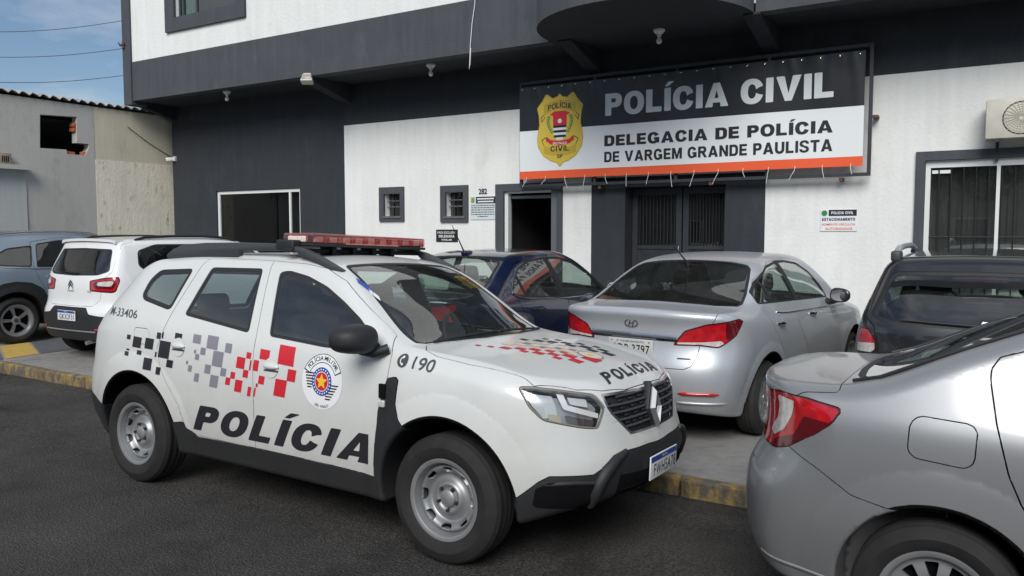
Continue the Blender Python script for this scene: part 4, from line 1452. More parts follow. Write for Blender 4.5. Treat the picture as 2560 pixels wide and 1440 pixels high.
box('inner_post', (x0 + .92, fy + .5, .2), (x0 + .96, fy + .54, z1), M_BARS, o)
# small barred windows
for (h, fr) in ((w1, ((950, 469), (1012, 553))), (w2, ((1103, 465), (1172, 555)))):
    a = W(*fr[0]); b = W(*fr[1])
    X0, X1, Z0, Z1 = a[0], b[0], b[1], a[1]
    wn_ = frame_band('small_window', X0, X1, Z0, Z1, (h[0] - X0 + .002, X1 - h[1] + .002, h[2] - Z0 + .002, Z1 - h[3] + .002), YF, M_WALLD, ST)
    nb = 4
    for k in range(1, nb):
        x = h[0] + (h[1] - h[0]) * k / nb
        tube('bar', [(x, YF + .07, h[2]), (x, YF + .07, h[3])], .008, M_BARS, wn_, 6)
    for k, m_ in ((.42, M_ALU), (.68, M_ALU)):
        z = h[2] + (h[3] - h[2]) * k
        tube('bar', [(h[0], YF + .075, z), (h[1], YF + .075, z)], .010, mat('grey_metal', (.16, .17, .18), .5, .3), wn_, 6)
    box('pane', (h[0], YF + .12, h[2]), (h[1], YF + .126, h[3]), M_GLASSD, wn_)
    box('sill', (h[0] - .03, YF - .05, h[2] - .03), (h[1] + .03, YF + .02, h[2] + .004), mat('grey_stone', (.10, .105, .115), .7, noise=.2), wn_)
# open doorway
X0, X1, Z1 = W(1241, 560)[0], W(1407, 560)[0], W(1300, 459)[1]
dr = frame_band('doorway', X0, X1, .12, Z1, (d1[0] - X0 + .002, X1 - d1[1] + .002, .0005, Z1 - d1[3] + .002), YF, M_WALLD, ST)
box('door_jamb', (d1[0] + .002, YF + .02, .14), (d1[0] + .055, YF + .10, d1[3] - .002), M_ALU, dr)
box('door_jamb', (d1[1] - .12, YF + .02, .14), (d1[1] - .002, YF + .10, d1[3] - .002), mat('grey_metal2', (.13, .14, .15), .5, .2), dr)
box('door_head', (d1[0] + .055, YF + .02, d1[3] - .035), (d1[1] - .12, YF + .08, d1[3] - .002), M_ALU, dr)
tube('roller_tube', [(d1[0] + .06, YF + .13, d1[3] - .09), (d1[1] - .13, YF + .13, d1[3] - .09)], .03, mat('grey_metal', (.16, .17, .18), .5, .3), dr)
lf = box('door_leaf', (d1[1] - .17, YF + .12, .15), (d1[1] - .13, YF + .95, d1[3] - .08), M_GATE, dr)
for k in range(5):
    y = YF + .2 + k * .15
    tube('bar', [(d1[1] - .185, y, .3), (d1[1] - .185, y, d1[3] - .15)], .012, M_ALU if k < 2 else M_BARS, lf, 6)
# gate: two metal leaves, barred above, sheeted below
gy = YF + .25
gl = bpy.data.objects.new('gate', None); link(gl, ST)
xm = W(1690, 560)[0]
for i, (a, b) in enumerate(((gt[0] + .01, xm - .01), (xm + .01, gt[1] - .01))):
    bm = bmesh.new()
    add_box(bm, (a, gy, .16), (a + .08, gy + .05, gt[3] - .01)); add_box(bm, (b - .08, gy, .16), (b, gy + .05, gt[3] - .01))
    add_box(bm, (a + .08, gy, gt[3] - .10), (b - .08, gy + .05, gt[3] - .01)); zb = 1.55
    add_box(bm, (a + .08, gy, zb - .03), (b - .08, gy + .05, zb + .02)); add_box(bm, (a + .08, gy, .16), (b - .08, gy + .05, .26))
    lf = bm_obj('gate_leaf', bm, M_GATE, gl)
    nb = 11
    for k in range(nb):
        x = a + .08 + (b - a - .16) * (k + .5) / nb
        tube('bar', [(x, gy + .02, zb), (x, gy + .02, gt[3] - .09)], .008, M_BARS, lf, 6)
        box('slat', (x - .034, gy + .014, .26), (x + .034, gy + .03, zb - .03), M_GATE, lf, bevel=.006, seg=1)
    box('pane', (a + .08, gy + .034, zb), (b - .08, gy + .040, gt[3] - .09), M_GLASSD, lf)
box('gate_handle', (xm - .05, gy - .03, 1.42), (xm - .035, gy, 1.56), M_CHROME, gl, .004)
lathe('gate_knob', [(0, gy - .04), (.022, gy - .035), (.026, gy - .02), (.012, gy)], M_CHROME, gl, 14, 'y', Matrix.Translation((xm + .06, 0, 1.45)))
# right window: painted surround, white aluminium frame, bars and blinds behind
a = W(2291, 383)
X0, Z1 = a
rwo = frame_band('barred_window', X0, rw[1] + (rw[0] - X0), .95 - .2, W(2430, 374)[1], (rw[0] - X0 + .002, rw[0] - X0 + .002, .2, W(2430, 374)[1] - rw[3] + .002), YF, M_WALLD, ST)
fy = YF + .05
bm = bmesh.new()
add_box(bm, (rw[0] + .004, fy - .03, rw[2]), (rw[0] + .055, fy + .03, rw[3] - .004)); add_box(bm, (rw[1] - .055, fy - .03, rw[2]), (rw[1] - .004, fy + .03, rw[3] - .004))
add_box(bm, (rw[0] + .055, fy - .03, rw[3] - .085), (rw[1] - .055, fy + .03, rw[3] - .004)); add_box(bm, (rw[0] + .055, fy - .03, rw[2]), (rw[1] - .055, fy + .03, rw[2] + .06))
bm_obj('window_frame', bm, M_ALU, rwo)
xm = W(2494, 500)[0]
box('mullion', (xm - .018, fy - .035, rw[2] + .06), (xm + .018, fy + .025, rw[3] - .085), M_ALU, rwo)
for a, b in ((rw[0] + .055, xm - .018), (xm + .018, rw[1] - .055)):
    box('pane', (a, fy + .016, rw[2] + .06), (b, fy + .022, rw[3] - .085), M_GLASSW, rwo)
x = rw[0] + .14
while x < rw[1] - .1:
    tube('bar', [(x, fy - .012, rw[2] + .06), (x, fy - .012, rw[3] - .085)], .009, M_BARS, rwo, 6)
    x += .125
tube('bar', [(rw[0] + .055, fy - .014, 1.70), (rw[1] - .055, fy - .014, 1.70)], .009, M_BARS, rwo, 6)
x = rw[0] - .1; k = 0
while x < rw[1] + .1:
    Mx = Matrix.Translation((x, YF + .28, 0)) @ Matrix.Rotation(.25 + .12 * math.sin(k * 2.1), 4, 'Z')
    box('blind_slat', (-.052, -.004, .9), (.052, .004, rw[3] + .05), M_CURTAIN, rwo, M=Mx)
    x += .098; k += 1
box('window_note', (W(2330, 430)[0], fy - .012, W(2330, 434)[1]), (W(2378, 430)[0], fy - .006, W(2378, 424)[1]), M_WHITEPL, rwo)

# upper floor: fascia, wall, window, corner pilaster, soffit, beams, round balcony
xl_u = W(312, 200, YU)[0]
xp = W(331, 200, YU)[0]
bx0, bx1 = W(1375, 103, YU)[0], W(1885, 18, YU)[0]
bcx, br = (bx0 + bx1) / 2, (bx1 - bx0) / 2
print('upper', xl_u, xp, bx0, bx1)
prism('corner_pilaster', [(xl_u, YU - .03), (xp, YU - .03), (xp, YU + .3), (xl_u, YU + .3)], ZS - .07, 8.4, M_WALLD, ST, 'z')
box('fascia', (xp + .002, YU, ZS), (bx0 - .02, YU + .20, ZT), M_WALLD, ST)
box('fascia', (bx1 + .02, YU, ZS), (xR, YU + .20, ZT), M_WALLD, ST)
uw = (W(440, 60, YU)[0], W(597, 40, YU)[0], W(440, 62, YU)[1] - .0, 7.4)
a, b = W(417, 83, YU), W(615, 42, YU)
uz0 = (a[1] + b[1]) / 2
uw = (a[0] + .26, b[0] - .22, uz0 + .24, 7.2)
wall_panel('upper_wall', xp, xR, ZT, 8.4, [uw], YU + .012, M_WALLW, ST, .2, label='white wall of the upper floor')
mesh_obj('side_wall', [(xl_u, YU + .3, ZS - .07), (xl_u, YU + 8, ZS - .07), (xl_u, YU + 8, 8.4), (xl_u, YU + .3, 8.4)], [(0, 1, 2, 3)], M_WALLD, ST)
mesh_obj('roof', [(xl_u, YU - .03, 8.4), (xR, YU - .03, 8.4), (xR, YU + 9, 8.4), (xl_u, YU + 9, 8.4)], [(0, 1, 2, 3)], M_FIBRE, ST)
uwo = frame_band('upper_window', a[0], b[0], uz0, 7.44, (.262, .222, .242, .242), YU + .012, M_WALLD, ST, .05)
fy = YU + .1
bm = bmesh.new()
add_box(bm, (uw[0], fy - .02, uw[2]), (uw[0] + .04, fy + .02, uw[3])); add_box(bm, (uw[1] - .04, fy - .02, uw[2]), (uw[1], fy + .02, uw[3]))
xa = uw[0] + (uw[1] - uw[0]) * .30
add_box(bm, (xa - .02, fy - .02, uw[2]), (xa + .02, fy + .02, uw[3])); add_box(bm, (uw[0] + .04, fy - .02, uw[2]), (xa - .02, fy + .02, uw[2] + .03)); add_box(bm, (xa + .02, fy - .02, uw[2]), (uw[1] - .04, fy + .02, uw[2] + .03))
bm_obj('window_frame', bm, mat('bronze_alu', (.06, .065, .07), .4, .4), uwo)
box('pane', (uw[0] + .04, fy - .003, uw[2] + .03), (xa - .02, fy + .003, uw[3]), glass_mat('pane_green', (.5, .62, .58)), uwo)
box('pane', (xa + .02, fy - .003, uw[2] + .03), (uw[1] - .04, fy + .003, uw[3]), M_GLASSD, uwo)
mesh_obj('curtain', [(uw[0], fy + .12, uw[2]), (uw[0] + .28, fy + .12, uw[2]), (uw[0] + .28, fy + .12, uw[3]), (uw[0], fy + .12, uw[3])], [(0, 1, 2, 3)], M_CEMENTL, uwo)
mesh_obj('room', [(uw[0] - .3, fy + 1.5, uw[2] - .3), (uw[1] + .3, fy + 1.5, uw[2] - .3), (uw[1] + .3, fy + 1.5, 7.6), (uw[0] - .3, fy + 1.5, 7.6)], [(0, 1, 2, 3)], M_ROOM, ST)
SZ = ZS + .012
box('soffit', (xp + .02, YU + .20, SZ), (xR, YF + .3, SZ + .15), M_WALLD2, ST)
# semicircular balcony: outer face and underside
n = 48
arc = [(bcx - br * math.cos(math.pi * k / n), YU - br * math.sin(math.pi * k / n)) for k in range(n + 1)]
bm = bmesh.new()
for k in range(n):
    q = [bm.verts.new((arc[k][0], arc[k][1], ZS)), bm.verts.new((arc[k + 1][0], arc[k + 1][1], ZS)), bm.verts.new((arc[k + 1][0], arc[k + 1][1], ZT + .3)), bm.verts.new((arc[k][0], arc[k][1], ZT + .3))]
    bm.faces.new(q)
bmesh.ops.remove_doubles(bm, verts=bm.verts, dist=1e-4)
bm_obj('balcony_front', bm, M_WALLD, ST, smooth=True)
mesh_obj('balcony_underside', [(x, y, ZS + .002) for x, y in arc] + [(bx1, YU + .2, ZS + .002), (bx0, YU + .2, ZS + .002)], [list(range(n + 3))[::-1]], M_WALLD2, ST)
mesh_obj('balcony_floor', [(x, y, ZT + .25) for x, y in arc], [list(range(n + 1))], M_CONCRETE, ST)
# cantilever beams, deeper at the wall
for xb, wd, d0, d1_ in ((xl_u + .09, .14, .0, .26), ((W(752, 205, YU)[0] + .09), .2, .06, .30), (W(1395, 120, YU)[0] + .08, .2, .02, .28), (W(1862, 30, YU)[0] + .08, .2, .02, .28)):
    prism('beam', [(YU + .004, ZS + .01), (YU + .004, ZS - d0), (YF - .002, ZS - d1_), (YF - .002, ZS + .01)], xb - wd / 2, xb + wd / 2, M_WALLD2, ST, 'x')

# ------------------------------------------------------------------ banner
yb = YF - .22
BT = [pix_on(*p, 1, yb) for p in ((1300, 222), (2165, 124), (2156, 414), (1298, 449))]
bx0_, bx1_ = BT[0][0], (BT[1][0] + BT[2][0]) / 2
bz0, bz1 = (BT[2][2] + BT[3][2]) / 2, (BT[0][2] + BT[1][2]) / 2
print('banner', [tuple(np.round(b, 3)) for b in BT])
bw, bh = bx1_ - bx0_, bz1 - bz0
BN = thing('banner', 'black and white printed police banner with orange stripe above the entrance', 'banner', ((bx0_ + bx1_) / 2, yb, bz0))
wr = [(rng.uniform(0, bw), rng.uniform(.02, .07), rng.uniform(-.3, .3), rng.uniform(.15, .5)) for _ in range(24)] + [(bw - .12, .05, .1, .9), (bw - .35, .06, -.2, .7), (.9, .05, .2, .8), (.25, .05, .3, .5)]
def ripple(u, v):
    """outward wrinkle of the sheet, u metres from the left, v metres from the bottom"""
    d = 0.0
    for (c0, wd, sk_, ln) in wr:
        t = max(0.0, 1 - (bh - v) / ln)
        d += .011 * t * math.exp(-((u - c0 - sk_ * (bh - v)) / wd) ** 2)
    d += .006 * math.sin(u * 2.1 + .4) * (v / bh) + .004 * math.sin(u * 5.3 + v * 3)
    return d
def bpt(u, v, off=0.0):
    return Vector((u - bw / 2, -ripple(u, v) - off, v))
def strip(name, v0, v1, m, nu=150, off=0.0):
    nv = max(2, int((v1 - v0) / .04))
    V, F = [], []
    for i in range(nu + 1):
        for j in range(nv + 1):
            V.append(bpt(bw * i / nu, v0 + (v1 - v0) * j / nv, off))
    for i in range(nu):
        for j in range(nv):
            a = i * (nv + 1) + j
            F.append((a, a + nv + 1, a + nv + 2, a + 1))
    return mesh_obj(name, V, F, m, BN, smooth=True)
M_VBLACK = mat('vinyl_black', (.016, .016, .018), .32, noise=.1, nscale=4)
M_VWHITE = mat('vinyl_white', (.70, .73, .75), .38)
M_VORANGE = mat('vinyl_orange', (.74, .105, .035), .38)
M_VLETTER = mat('vinyl_letter', (.60, .63, .65), .38)
z_or, z_wh = .085 * bh, .525 * bh
strip('banner_field', 0, z_or, M_VORANGE)['label'] = 'orange stripe along the bottom'
strip('banner_field', z_or, z_wh, M_VWHITE)['label'] = 'white lower half'
strip('banner_field', z_wh, bh, M_VBLACK)['label'] = 'black upper half'
def btext(txt, px0, px1, py_base_l, py_top_l, m, t=.25, gap=.1, word=.34):
    """lettering from pixel x0 to x1, heights read at its left end"""
    a = pix_on(px0, py_base_l, 1, yb); b = pix_on(px0, py_top_l, 1, yb); c = pix_on(px1, py_base_l, 1, yb)
    for bm in heavy_text(txt, c[0] - a[0], b[2] - a[2], t, gap, word, each=True):
        for v in bm.verts:
            v.co = bpt(v.co.x + a[0] - bx0_, v.co.y + a[2] - bz0, .003)
        bmesh.ops.recalc_face_normals(bm, faces=bm.faces)
        for f in list(bm.faces):
            if f.normal.y > 0: f.normal_flip()
        bm_obj('banner_letter', bm, m, BN)
btext('POLÍCIA CIVIL', 1513, 2084, 290, 235, M_VLETTER, .27, .09, .38)
btext('DELEGACIA DE POLÍCIA', 1511, 2081, 366, 339, M_INK, .27, .10, .42)
btext('DE VARGEM GRANDE PAULISTA', 1511, 2080, 406, 380, M_INK, .24, .11, .42)
# shield
sc = pix_on(1400, 322, 1, yb)
su, sv = sc[0] - bx0_, sc[2] - bz0
sw = pix_on(1457, 322, 1, yb)[0] - pix_on(1343, 322, 1, yb)[0]
sh = pix_on(1400, 233, 1, yb)[2] - pix_on(1400, 411, 1, yb)[2]
def spl_(bm, m, name, off):
    for v in bm.verts:
        v.co = bpt(su + v.co.x * sw / 2, sv + v.co.y * sh / 2, off)
    bmesh.ops.recalc_face_normals(bm, faces=bm.faces)
    for f in bm.faces:
        if f.normal.y > 0: f.normal_flip()
    return bm_obj(name, bm, m, BN)
half = [(0, .98), (.10, .90), (.32, .86), (.52, .97), (.62, .98), (.78, .80), (1.0, .62), (.93, .40), (.90, .15), (.96, -.05), (1.0, -.28), (.95, -.50), (.72, -.74), (.42, -.88), (.14, -.94), (0, -1.06)]
shp = half + [(-x, y) for x, y in reversed(half[1:-1])]
bmS = poly_bm(shp); grid_cut(bmS, .12)
M_GOLD = mat('vinyl_gold', (.60, .45, .06), .38)
M_GOLD2 = mat('vinyl_gold_dark', (.47, .34, .04), .38)
spl_(bmS, M_GOLD, 'shield', .003)
def line(pts, w): # thin polyline strip
    bm = bmesh.new()
    for (x0, y0), (x1, y1) in zip(pts[:-1], pts[1:]):
        d = math.hypot(x1 - x0, y1 - y0); nx, ny = -(y1 - y0) / d * w, (x1 - x0) / d * w
        bm.faces.new([bm.verts.new(c) for c in ((x0 - nx, y0 - ny, 0), (x1 - nx, y1 - ny, 0), (x1 + nx, y1 + ny, 0), (x0 + nx, y0 + ny, 0))])
    return bm
spl_(line(shp + shp[:1], .012), M_GOLD2, 'shield_edge', .005)
rib = [(-.70, .52), (-.35, .63), (0, .66), (.35, .63), (.70, .52), (.70, .80), (.35, .88), (0, .90), (-.35, .88), (-.70, .80)]
spl_(poly_bm([(x, y - .10) for x, y in rib]), M_GOLD2, 'shield_ribbon', .005)
spl_(poly_bm([(x, -y * .8 - .03) for x, y in rib]), M_GOLD2, 'shield_ribbon', .005)
for sgn in (-1, 1):
    spl_(line([(sgn * .70, .42), (sgn * .84, .34), (sgn * .80, .22), (sgn * .66, .36)], .010), M_INK, 'shield_ribbon_tail', .006)
    spl_(line([(sgn * .70, -.45), (sgn * .80, -.30), (sgn * .62, -.22), (sgn * .58, -.36)], .010), M_INK, 'shield_ribbon_tail', .006)
    bmL = bmesh.new()
    for k in range(7):
        t = k / 6
        cx_, cy_ = sgn * (.36 + .16 * math.sin(t * 2.2)), -.12 + t * .42
        for s2 in (-1, 1):
            a_ = math.pi / 2 + s2 * .7
            bm_merge(bmL, poly_bm([(cx_, cy_), (cx_ + .05 * math.cos(a_) - .03, cy_ + .05), (cx_ + .13 * math.cos(a_), cy_ + .13 * math.sin(a_)), (cx_ + .05 * math.cos(a_) + .03, cy_ + .05)]), lambda v: v)
    spl_(bmL, mat('vinyl_green', (.03, .22, .06), .4), 'shield_laurel', .0055 + .0004 * sgn)
bmT = heavy_text('POLÍCIA', 1.04, .155, .20, .12); [setattr(v, 'co', Vector((v.co.x - .52, v.co.y + .53 + .07 * (1 - abs(v.co.x - .52) / .52), 0))) for v in bmT.verts]
spl_(bmT, M_INK, 'shield_lettering', .0065)
bmT = heavy_text('CIVIL', .82, .155, .20, .13); [setattr(v, 'co', Vector((v.co.x - .41, v.co.y - .63, 0))) for v in bmT.verts]
spl_(bmT, M_INK, 'shield_lettering', .0065)
bmT = heavy_text('SP', .24, .10, .20, .14); [setattr(v, 'co', Vector((v.co.x - .12, v.co.y - .82, 0))) for v in bmT.verts]
spl_(bmT, M_INK, 'shield_lettering', .0065)
spl_(poly_bm([(-.30, .36), (.30, .36), (.30, .10), (-.30, .10)]), M_DECRED, 'crest_field', .0055)
spl_(poly_bm([(-.44, .42), (-.26, .36), (.26, .36), (.44, .42), (.24, .50), (-.24, .50)]), M_DECRED, 'crest_ribbon', .0062)
for k in range(6):
    y1 = .10 - k * .068; wdt = .29 - .008 * k - (.10 if k == 5 else 0)
    spl_(poly_bm([(-wdt, y1 - .066), (wdt, y1 - .066), (wdt, y1), (-wdt, y1)]), M_INK if k % 2 == 0 else M_VWHITE, 'crest_stripe', .0055)
spl_(ring_bm(.0005, .09, 14, 0, .22, sy=.7), M_VWHITE, 'crest_rider', .0065)
spl_(poly_bm([(-.58, -.20), (-.40, -.30), (0, -.34), (.40, -.30), (.58, -.20), (.62, -.30), (.42, -.42), (0, -.47), (-.42, -.42), (-.62, -.30)]), M_DECRED, 'crest_ribbon', .0062)
bmT = fit_text('SÃO PAULO', .62, .085, .02); [setattr(v, 'co', Vector((v.co.x - .31, v.co.y - .44, 0))) for v in bmT.verts]
spl_(bmT, M_VWHITE, 'shield_lettering', .0075)
# metal frame behind and cable ties
fx1 = pix_on(2180, 300, 1, yb + .05)[0] - BN.location.x
fz0 = pix_on(2000, 437, 1, yb + .05)[2] - bz0
bm = bmesh.new()
add_box(bm, (-bw / 2 - .03, .04, fz0 - .04), (fx1, .08, fz0)); add_box(bm, (-bw / 2 - .03, .04, bh + .05), (fx1, .08, bh + .09))
add_box(bm, (fx1 - .04, .04, fz0), (fx1, .08, bh + .05)); add_box(bm, (-bw / 2 - .03, .04, fz0), (-bw / 2 + .01, .08, bh + .05))
for k in range(1, 4):
    x = -bw / 2 + (fx1 + bw / 2) * k / 4
    add_box(bm, (x - .02, .045, fz0), (x + .02, .075, bh + .05))
bm_obj('banner_frame', bm, M_GATE, BN)
for k in range(3):
    box('frame_bracket', (fx1 - .35 - k * 1.6, .06, fz0 - .09), (fx1 - .31 - k * 1.6, .215, fz0 - .05), mat('rust', (.12, .06, .045), .8, noise=.3), BN)
box('frame_bracket', (fx1, .06, bh * .42), (fx1 + .06, .215, bh * .42 + .03), mat('rust', (.12, .06, .045), .8, noise=.3), BN)
for k in range(15):
    u = .12 + (bw - .25) * k / 14
    dx, L_ = rng.uniform(-.07, .05), rng.uniform(.05, .17)
    p0 = bpt(u, .03, .004)
    tube('cable_tie', [p0, p0 + Vector((0, -.012, -.05)), p0 + Vector((dx * .5, -.02, -.05 - L_ * .5)), p0 + Vector((dx, -.015, -.05 - L_))], .0035, M_WHITEPL, BN, 5)
for k in range(22):
    p0 = bpt(.05 + (bw - .1) * k / 21, bh - .03, .002)
    lathe('eyelet', [(.006, -.002), (.013, -.004), (.014, 0)], M_CHROME, BN, 10, 'y', Matrix.Translation(p0))

# ------------------------------------------------------------------ signs on the wall
def wall_sign(name, label, p0, p1, m, cat='sign'):
    a, b = W(*p0), W(*p1)
    t = thing(name, label, cat, ((a[0] + b[0]) / 2, YF, b[1]))
    w, h = b[0] - a[0], a[1] - b[1]
    bd = box('sign_board', (-w / 2, -.012, 0), (w / 2, -.001, h), m, t, .002, 1)
    return t, w, h
def sign_text(t, txt, x, z, w, h, m, heavy=True, y=-.0155):
    bm = heavy_text(txt, w, h, .24, .14, .4, n=14) if heavy else fit_text(txt, w, h, .01)
    M = Matrix.Translation((x, y, z)) @ Matrix.Rotation(math.pi / 2, 4, 'X')
    return flat_sign('sign_lettering', bm, m, t, M)
def sign_patch(t, x0, x1, z0, z1, m, y=-.0145, name='sign_print'):
    return mesh_obj(name, [(x0, y, z0), (x1, y, z0), (x1, y, z1), (x0, y, z1)], [(0, 1, 2, 3)], m, t)
t, w, h = wall_sign('parking_sign', 'white sign with black header and orange lettering right of the gate', (2052, 524), (2142, 578), M_VWHITE)
sign_patch(t, -w * .27, w * .49, h * .70, h * .98, M_INK)
sign_text(t, 'POLICIA CIVIL', -w * .20, h * .78, w * .60, h * .12, M_VWHITE, y=-.0165)
sign_text(t, 'ESTACIONAMENTO', -w * .45, h * .48, w * .90, h * .13, M_INK)
sign_text(t, 'SOMENTE VEÍCULOS', -w * .45, h * .27, w * .90, h * .11, M_VORANGE, False)
sign_text(t, 'AUTORIZADOS', -w * .36, h * .06, w * .74, h * .11, M_VORANGE, False)
o_ = flat_sign('sign_print', ring_bm(.0005, h * .13, 16, 0, 0), mat('vinyl_green', (.03, .22, .06), .4), t, Matrix.Translation((-w * .39, -.0155, h * .83)) @ Matrix.Rotation(math.pi / 2, 4, 'X'))
t, w, h = wall_sign('reserved_space_sign', 'small black sign with white lettering low on the white wall', (1091, 574), (1145, 605), M_INK)
sign_text(t, 'VAGA EXCLUSIVA', -w * .44, h * .66, w * .88, h * .20, M_VWHITE, False)
sign_text(t, 'DELEGADA', -w * .36, h * .36, w * .72, h * .20, M_VWHITE)
sign_text(t, 'TITULAR', -w * .24, h * .10, w * .48, h * .14, M_VWHITE)
t, w, h = wall_sign('notice_sign', 'pale notice board with black header beside the open doorway', (1177, 492), (1240, 549), mat('notice_pale', (.56, .62, .64), .4))
sign_patch(t, -w * .27, w * .5, h * .70, h * .99, M_INK)
for k, (a_, b_) in enumerate(((-.22, .44), (-.20, .42))):
    sign_patch(t, w * a_, w * b_, h * (.87 - .12 * k), h * (.93 - .12 * k), M_VWHITE, -.0165)
sign_patch(t, -w * .46, -w * .33, h * .74, h * .96, mat('vinyl_olive', (.20, .30, .10), .5), -.0165)
for k in range(6):
    z = h * (.60 - .095 * k); hw_ = w * (.46 if k < 5 else .2)
    x = -hw_
    while x < hw_ - .01:
        L_ = rng.uniform(.02, .06)
        sign_patch(t, x, min(x + L_, hw_), z, z + h * .032, M_INKGREY, -.0165)
        x += L_ + .012
a, b = W(1197, 486), W(1218, 471)
t = thing('house_number', 'dark blue house number 282 on the white wall', 'house number', (a[0], YF, a[1]))
bm = fit_text('282', b[0] - a[0], b[1] - a[1], .03)
flat_sign('numerals', bm, mat('numeral_blue', (.012, .03, .06), .4), t, Matrix.Translation((0, -.006, 0)) @ Matrix.Rotation(math.pi / 2, 4, 'X'))

# ------------------------------------------------------------------ fittings on the building
for i, (px, py, lab) in enumerate(((567, 228, 'white bulb lamp holder under the overhang, leftmost of three'), (1077, 161, 'white bulb lamp holder under the overhang, middle of three'), (1648, 74, 'white bulb lamp holder under the round balcony, rightmost of three'))):
    p = pix_on(px, py, 2, SZ if i < 2 else ZS)
    t = thing('ceiling_lamp', lab, 'lamp', (p[0], p[1], SZ if i < 2 else ZS), 0, 'bulb lamps under the overhang')
    lathe('lamp_holder', [(.0, 0), (.072, 0), (.072, -.02), (.05, -.045), (.028, -.06), (.024, -.085), (0, -.087)], M_WHITEPL, t, 20, 'z')
    lathe('bulb', [(.016, -.085), (.020, -.10), (.034, -.125), (.036, -.145), (.026, -.17), (0, -.18)], mat('bulb_glass', (.72, .73, .72), .2, coat=.6), t, 16, 'z')
p = pix_on(768, 198, 1, YU - .08)
t = thing('floodlight', 'weathered beige floodlight at the end of the concrete beam', 'light', tuple(p))
Mx = Matrix.Rotation(.5, 4, 'Z') @ Matrix.Rotation(-.5, 4, 'X')
prism('housing', [(-.10, -.06), (.10, -.06), (.06, .09), (-.06, .09)], -.05, .07, M_BEIGEPL, t, 'y', .012, M=Mx)
box('lamp_glass', (-.075, -.06, -.035), (.075, -.052, .055), mat('flood_glass', (.30, .29, .25), .25), t, .004, M=Mx)
box('bracket', (-.02, .06, -.02), (.02, .10, .02), M_GATE, t)
p = pix_on(432, 397, 1, YF - .05)
t = thing('security_camera', 'small white security camera at the left corner of the building', 'camera', (p[0], YF - .02, p[2]))
Mx = Matrix.Rotation(.9, 4, 'Z') @ Matrix.Rotation(-.12, 4, 'Y')
box('housing', (-.16, -.035, -.035), (.03, .035, .035), M_WHITEPL, t, .012, M=Mx)
lathe('lens', [(0, -.168), (.022, -.168), (.024, -.155)], M_INK, t, 14, 'x', M=Mx)
box('mount', (.01, -.03, -.05), (.05, .06, .05), M_WHITEPL, t, .008)
# split air conditioner outdoor unit
a, b = W(2466, 250, YF - .35), W(2466, 348, YF - .35)
t = thing('air_conditioner', 'weathered beige outdoor air conditioner unit above the barred window', 'air conditioner', (a[0], YF, b[1]))
aw, ah = .80, a[1] - b[1]
box('casing', (0, -.35, 0), (aw, -.08, ah), M_BEIGEPL, t, .015)
fc = (.33, ah * .5)
fr = ah * .42
lathe('fan_recess', [(fr, -.352), (fr - .012, -.356), (fr - .02, -.345), (fr - .02, -.30), (0, -.30)], mat('fan_dark', (.03, .03, .03), .8), t, 40, 'y', Matrix.Translation((fc[0], 0, fc[1])))
for k in range(7):
    r_ = fr * (k + 1) / 7.5
    pts = [(fc[0] + r_ * math.cos(u), -.352, fc[1] + r_ * math.sin(u)) for u in np.linspace(0, 2 * math.pi, 33)]
    tube('grille_ring', pts, .004, M_BEIGEPL, t, 5)
for k in range(24):
    u = 2 * math.pi * k / 24
    tube('grille_spoke', [(fc[0] + .03 * math.cos(u), -.356, fc[1] + .03 * math.sin(u)), (fc[0] + fr * math.cos(u + .25), -.354, fc[1] + fr * math.sin(u + .25))], .0035, M_BEIGEPL, t, 4)
for k in range(3):
    u = 2 * math.pi * k / 3
    prism('fan_blade', [(fc[0] + .03 * math.cos(u), fc[1] + .03 * math.sin(u)), (fc[0] + fr * .85 * math.cos(u), fc[1] + fr * .85 * math.sin(u)), (fc[0] + fr * .85 * math.cos(u + .9), fc[1] + fr * .85 * math.sin(u + .9)), (fc[0] + .05 * math.cos(u + 1), fc[1] + .05 * math.sin(u + 1))], -.325, -.318, mat('fan_grey', (.16, .16, .155), .6), t, 'y')
for x in (.1, .62):
    prism('bracket', [(-.34, -.002), (-.34, -.03), (-.04, -.03), (-.04, -.22), (-.005, -.22), (-.005, -.002)], x, x + .03, M_GATE, t, 'x')
# loose wire hanging off the fascia
pa = [pix_on(px, py, 1, YU - .03) for px, py in ((1189, -40), (1187, 10), (1180, 60), (1176, 110), (1174, 160), (1173, 172), (1175, 160), (1177, 120))]
t = thing('hanging_wire', 'thin white wire loop hanging down over the fascia', 'wire', tuple(pa[-1]))
tube('wire_strand', [p - pa[-1] for p in pa], .006, M_WHITEPL, t, 5)
p = pix_on(307, 112, 1, YU - .05)
t = thing('cable_bracket', 'small rusty cable bracket on the corner pilaster', 'bracket', tuple(p))
box('bracket_arm', (-.09, -.02, -.02), (.05, .02, .015), M_GATE, t, .004); box('bracket_plate', (-.02, -.015, -.07), (.04, .05, .05), mat('rust', (.12, .06, .045), .8), t, .003)
tube('bracket_rod', [(-.09, 0, 0), (-.11, -.02, .05)], .012, M_GATE, t, 6)

# ------------------------------------------------------------------ neighbour on the left
XN = -14.86
def NW(px, py): 
    p = pix_on(px, py, 0, XN); return p[1], p[2]
NB = thing('neighbour_house', 'grey rendered neighbour house with corrugated roof and broken window opening', 'house', (0, 0, 0))
zn = (NW(10, 240)[1] + NW(300, 272)[1]) / 2
ys = NW(238, 400)[0]
zl = (NW(245, 406)[1] + NW(425, 409)[1]) / 2
yend = YF + 2.2
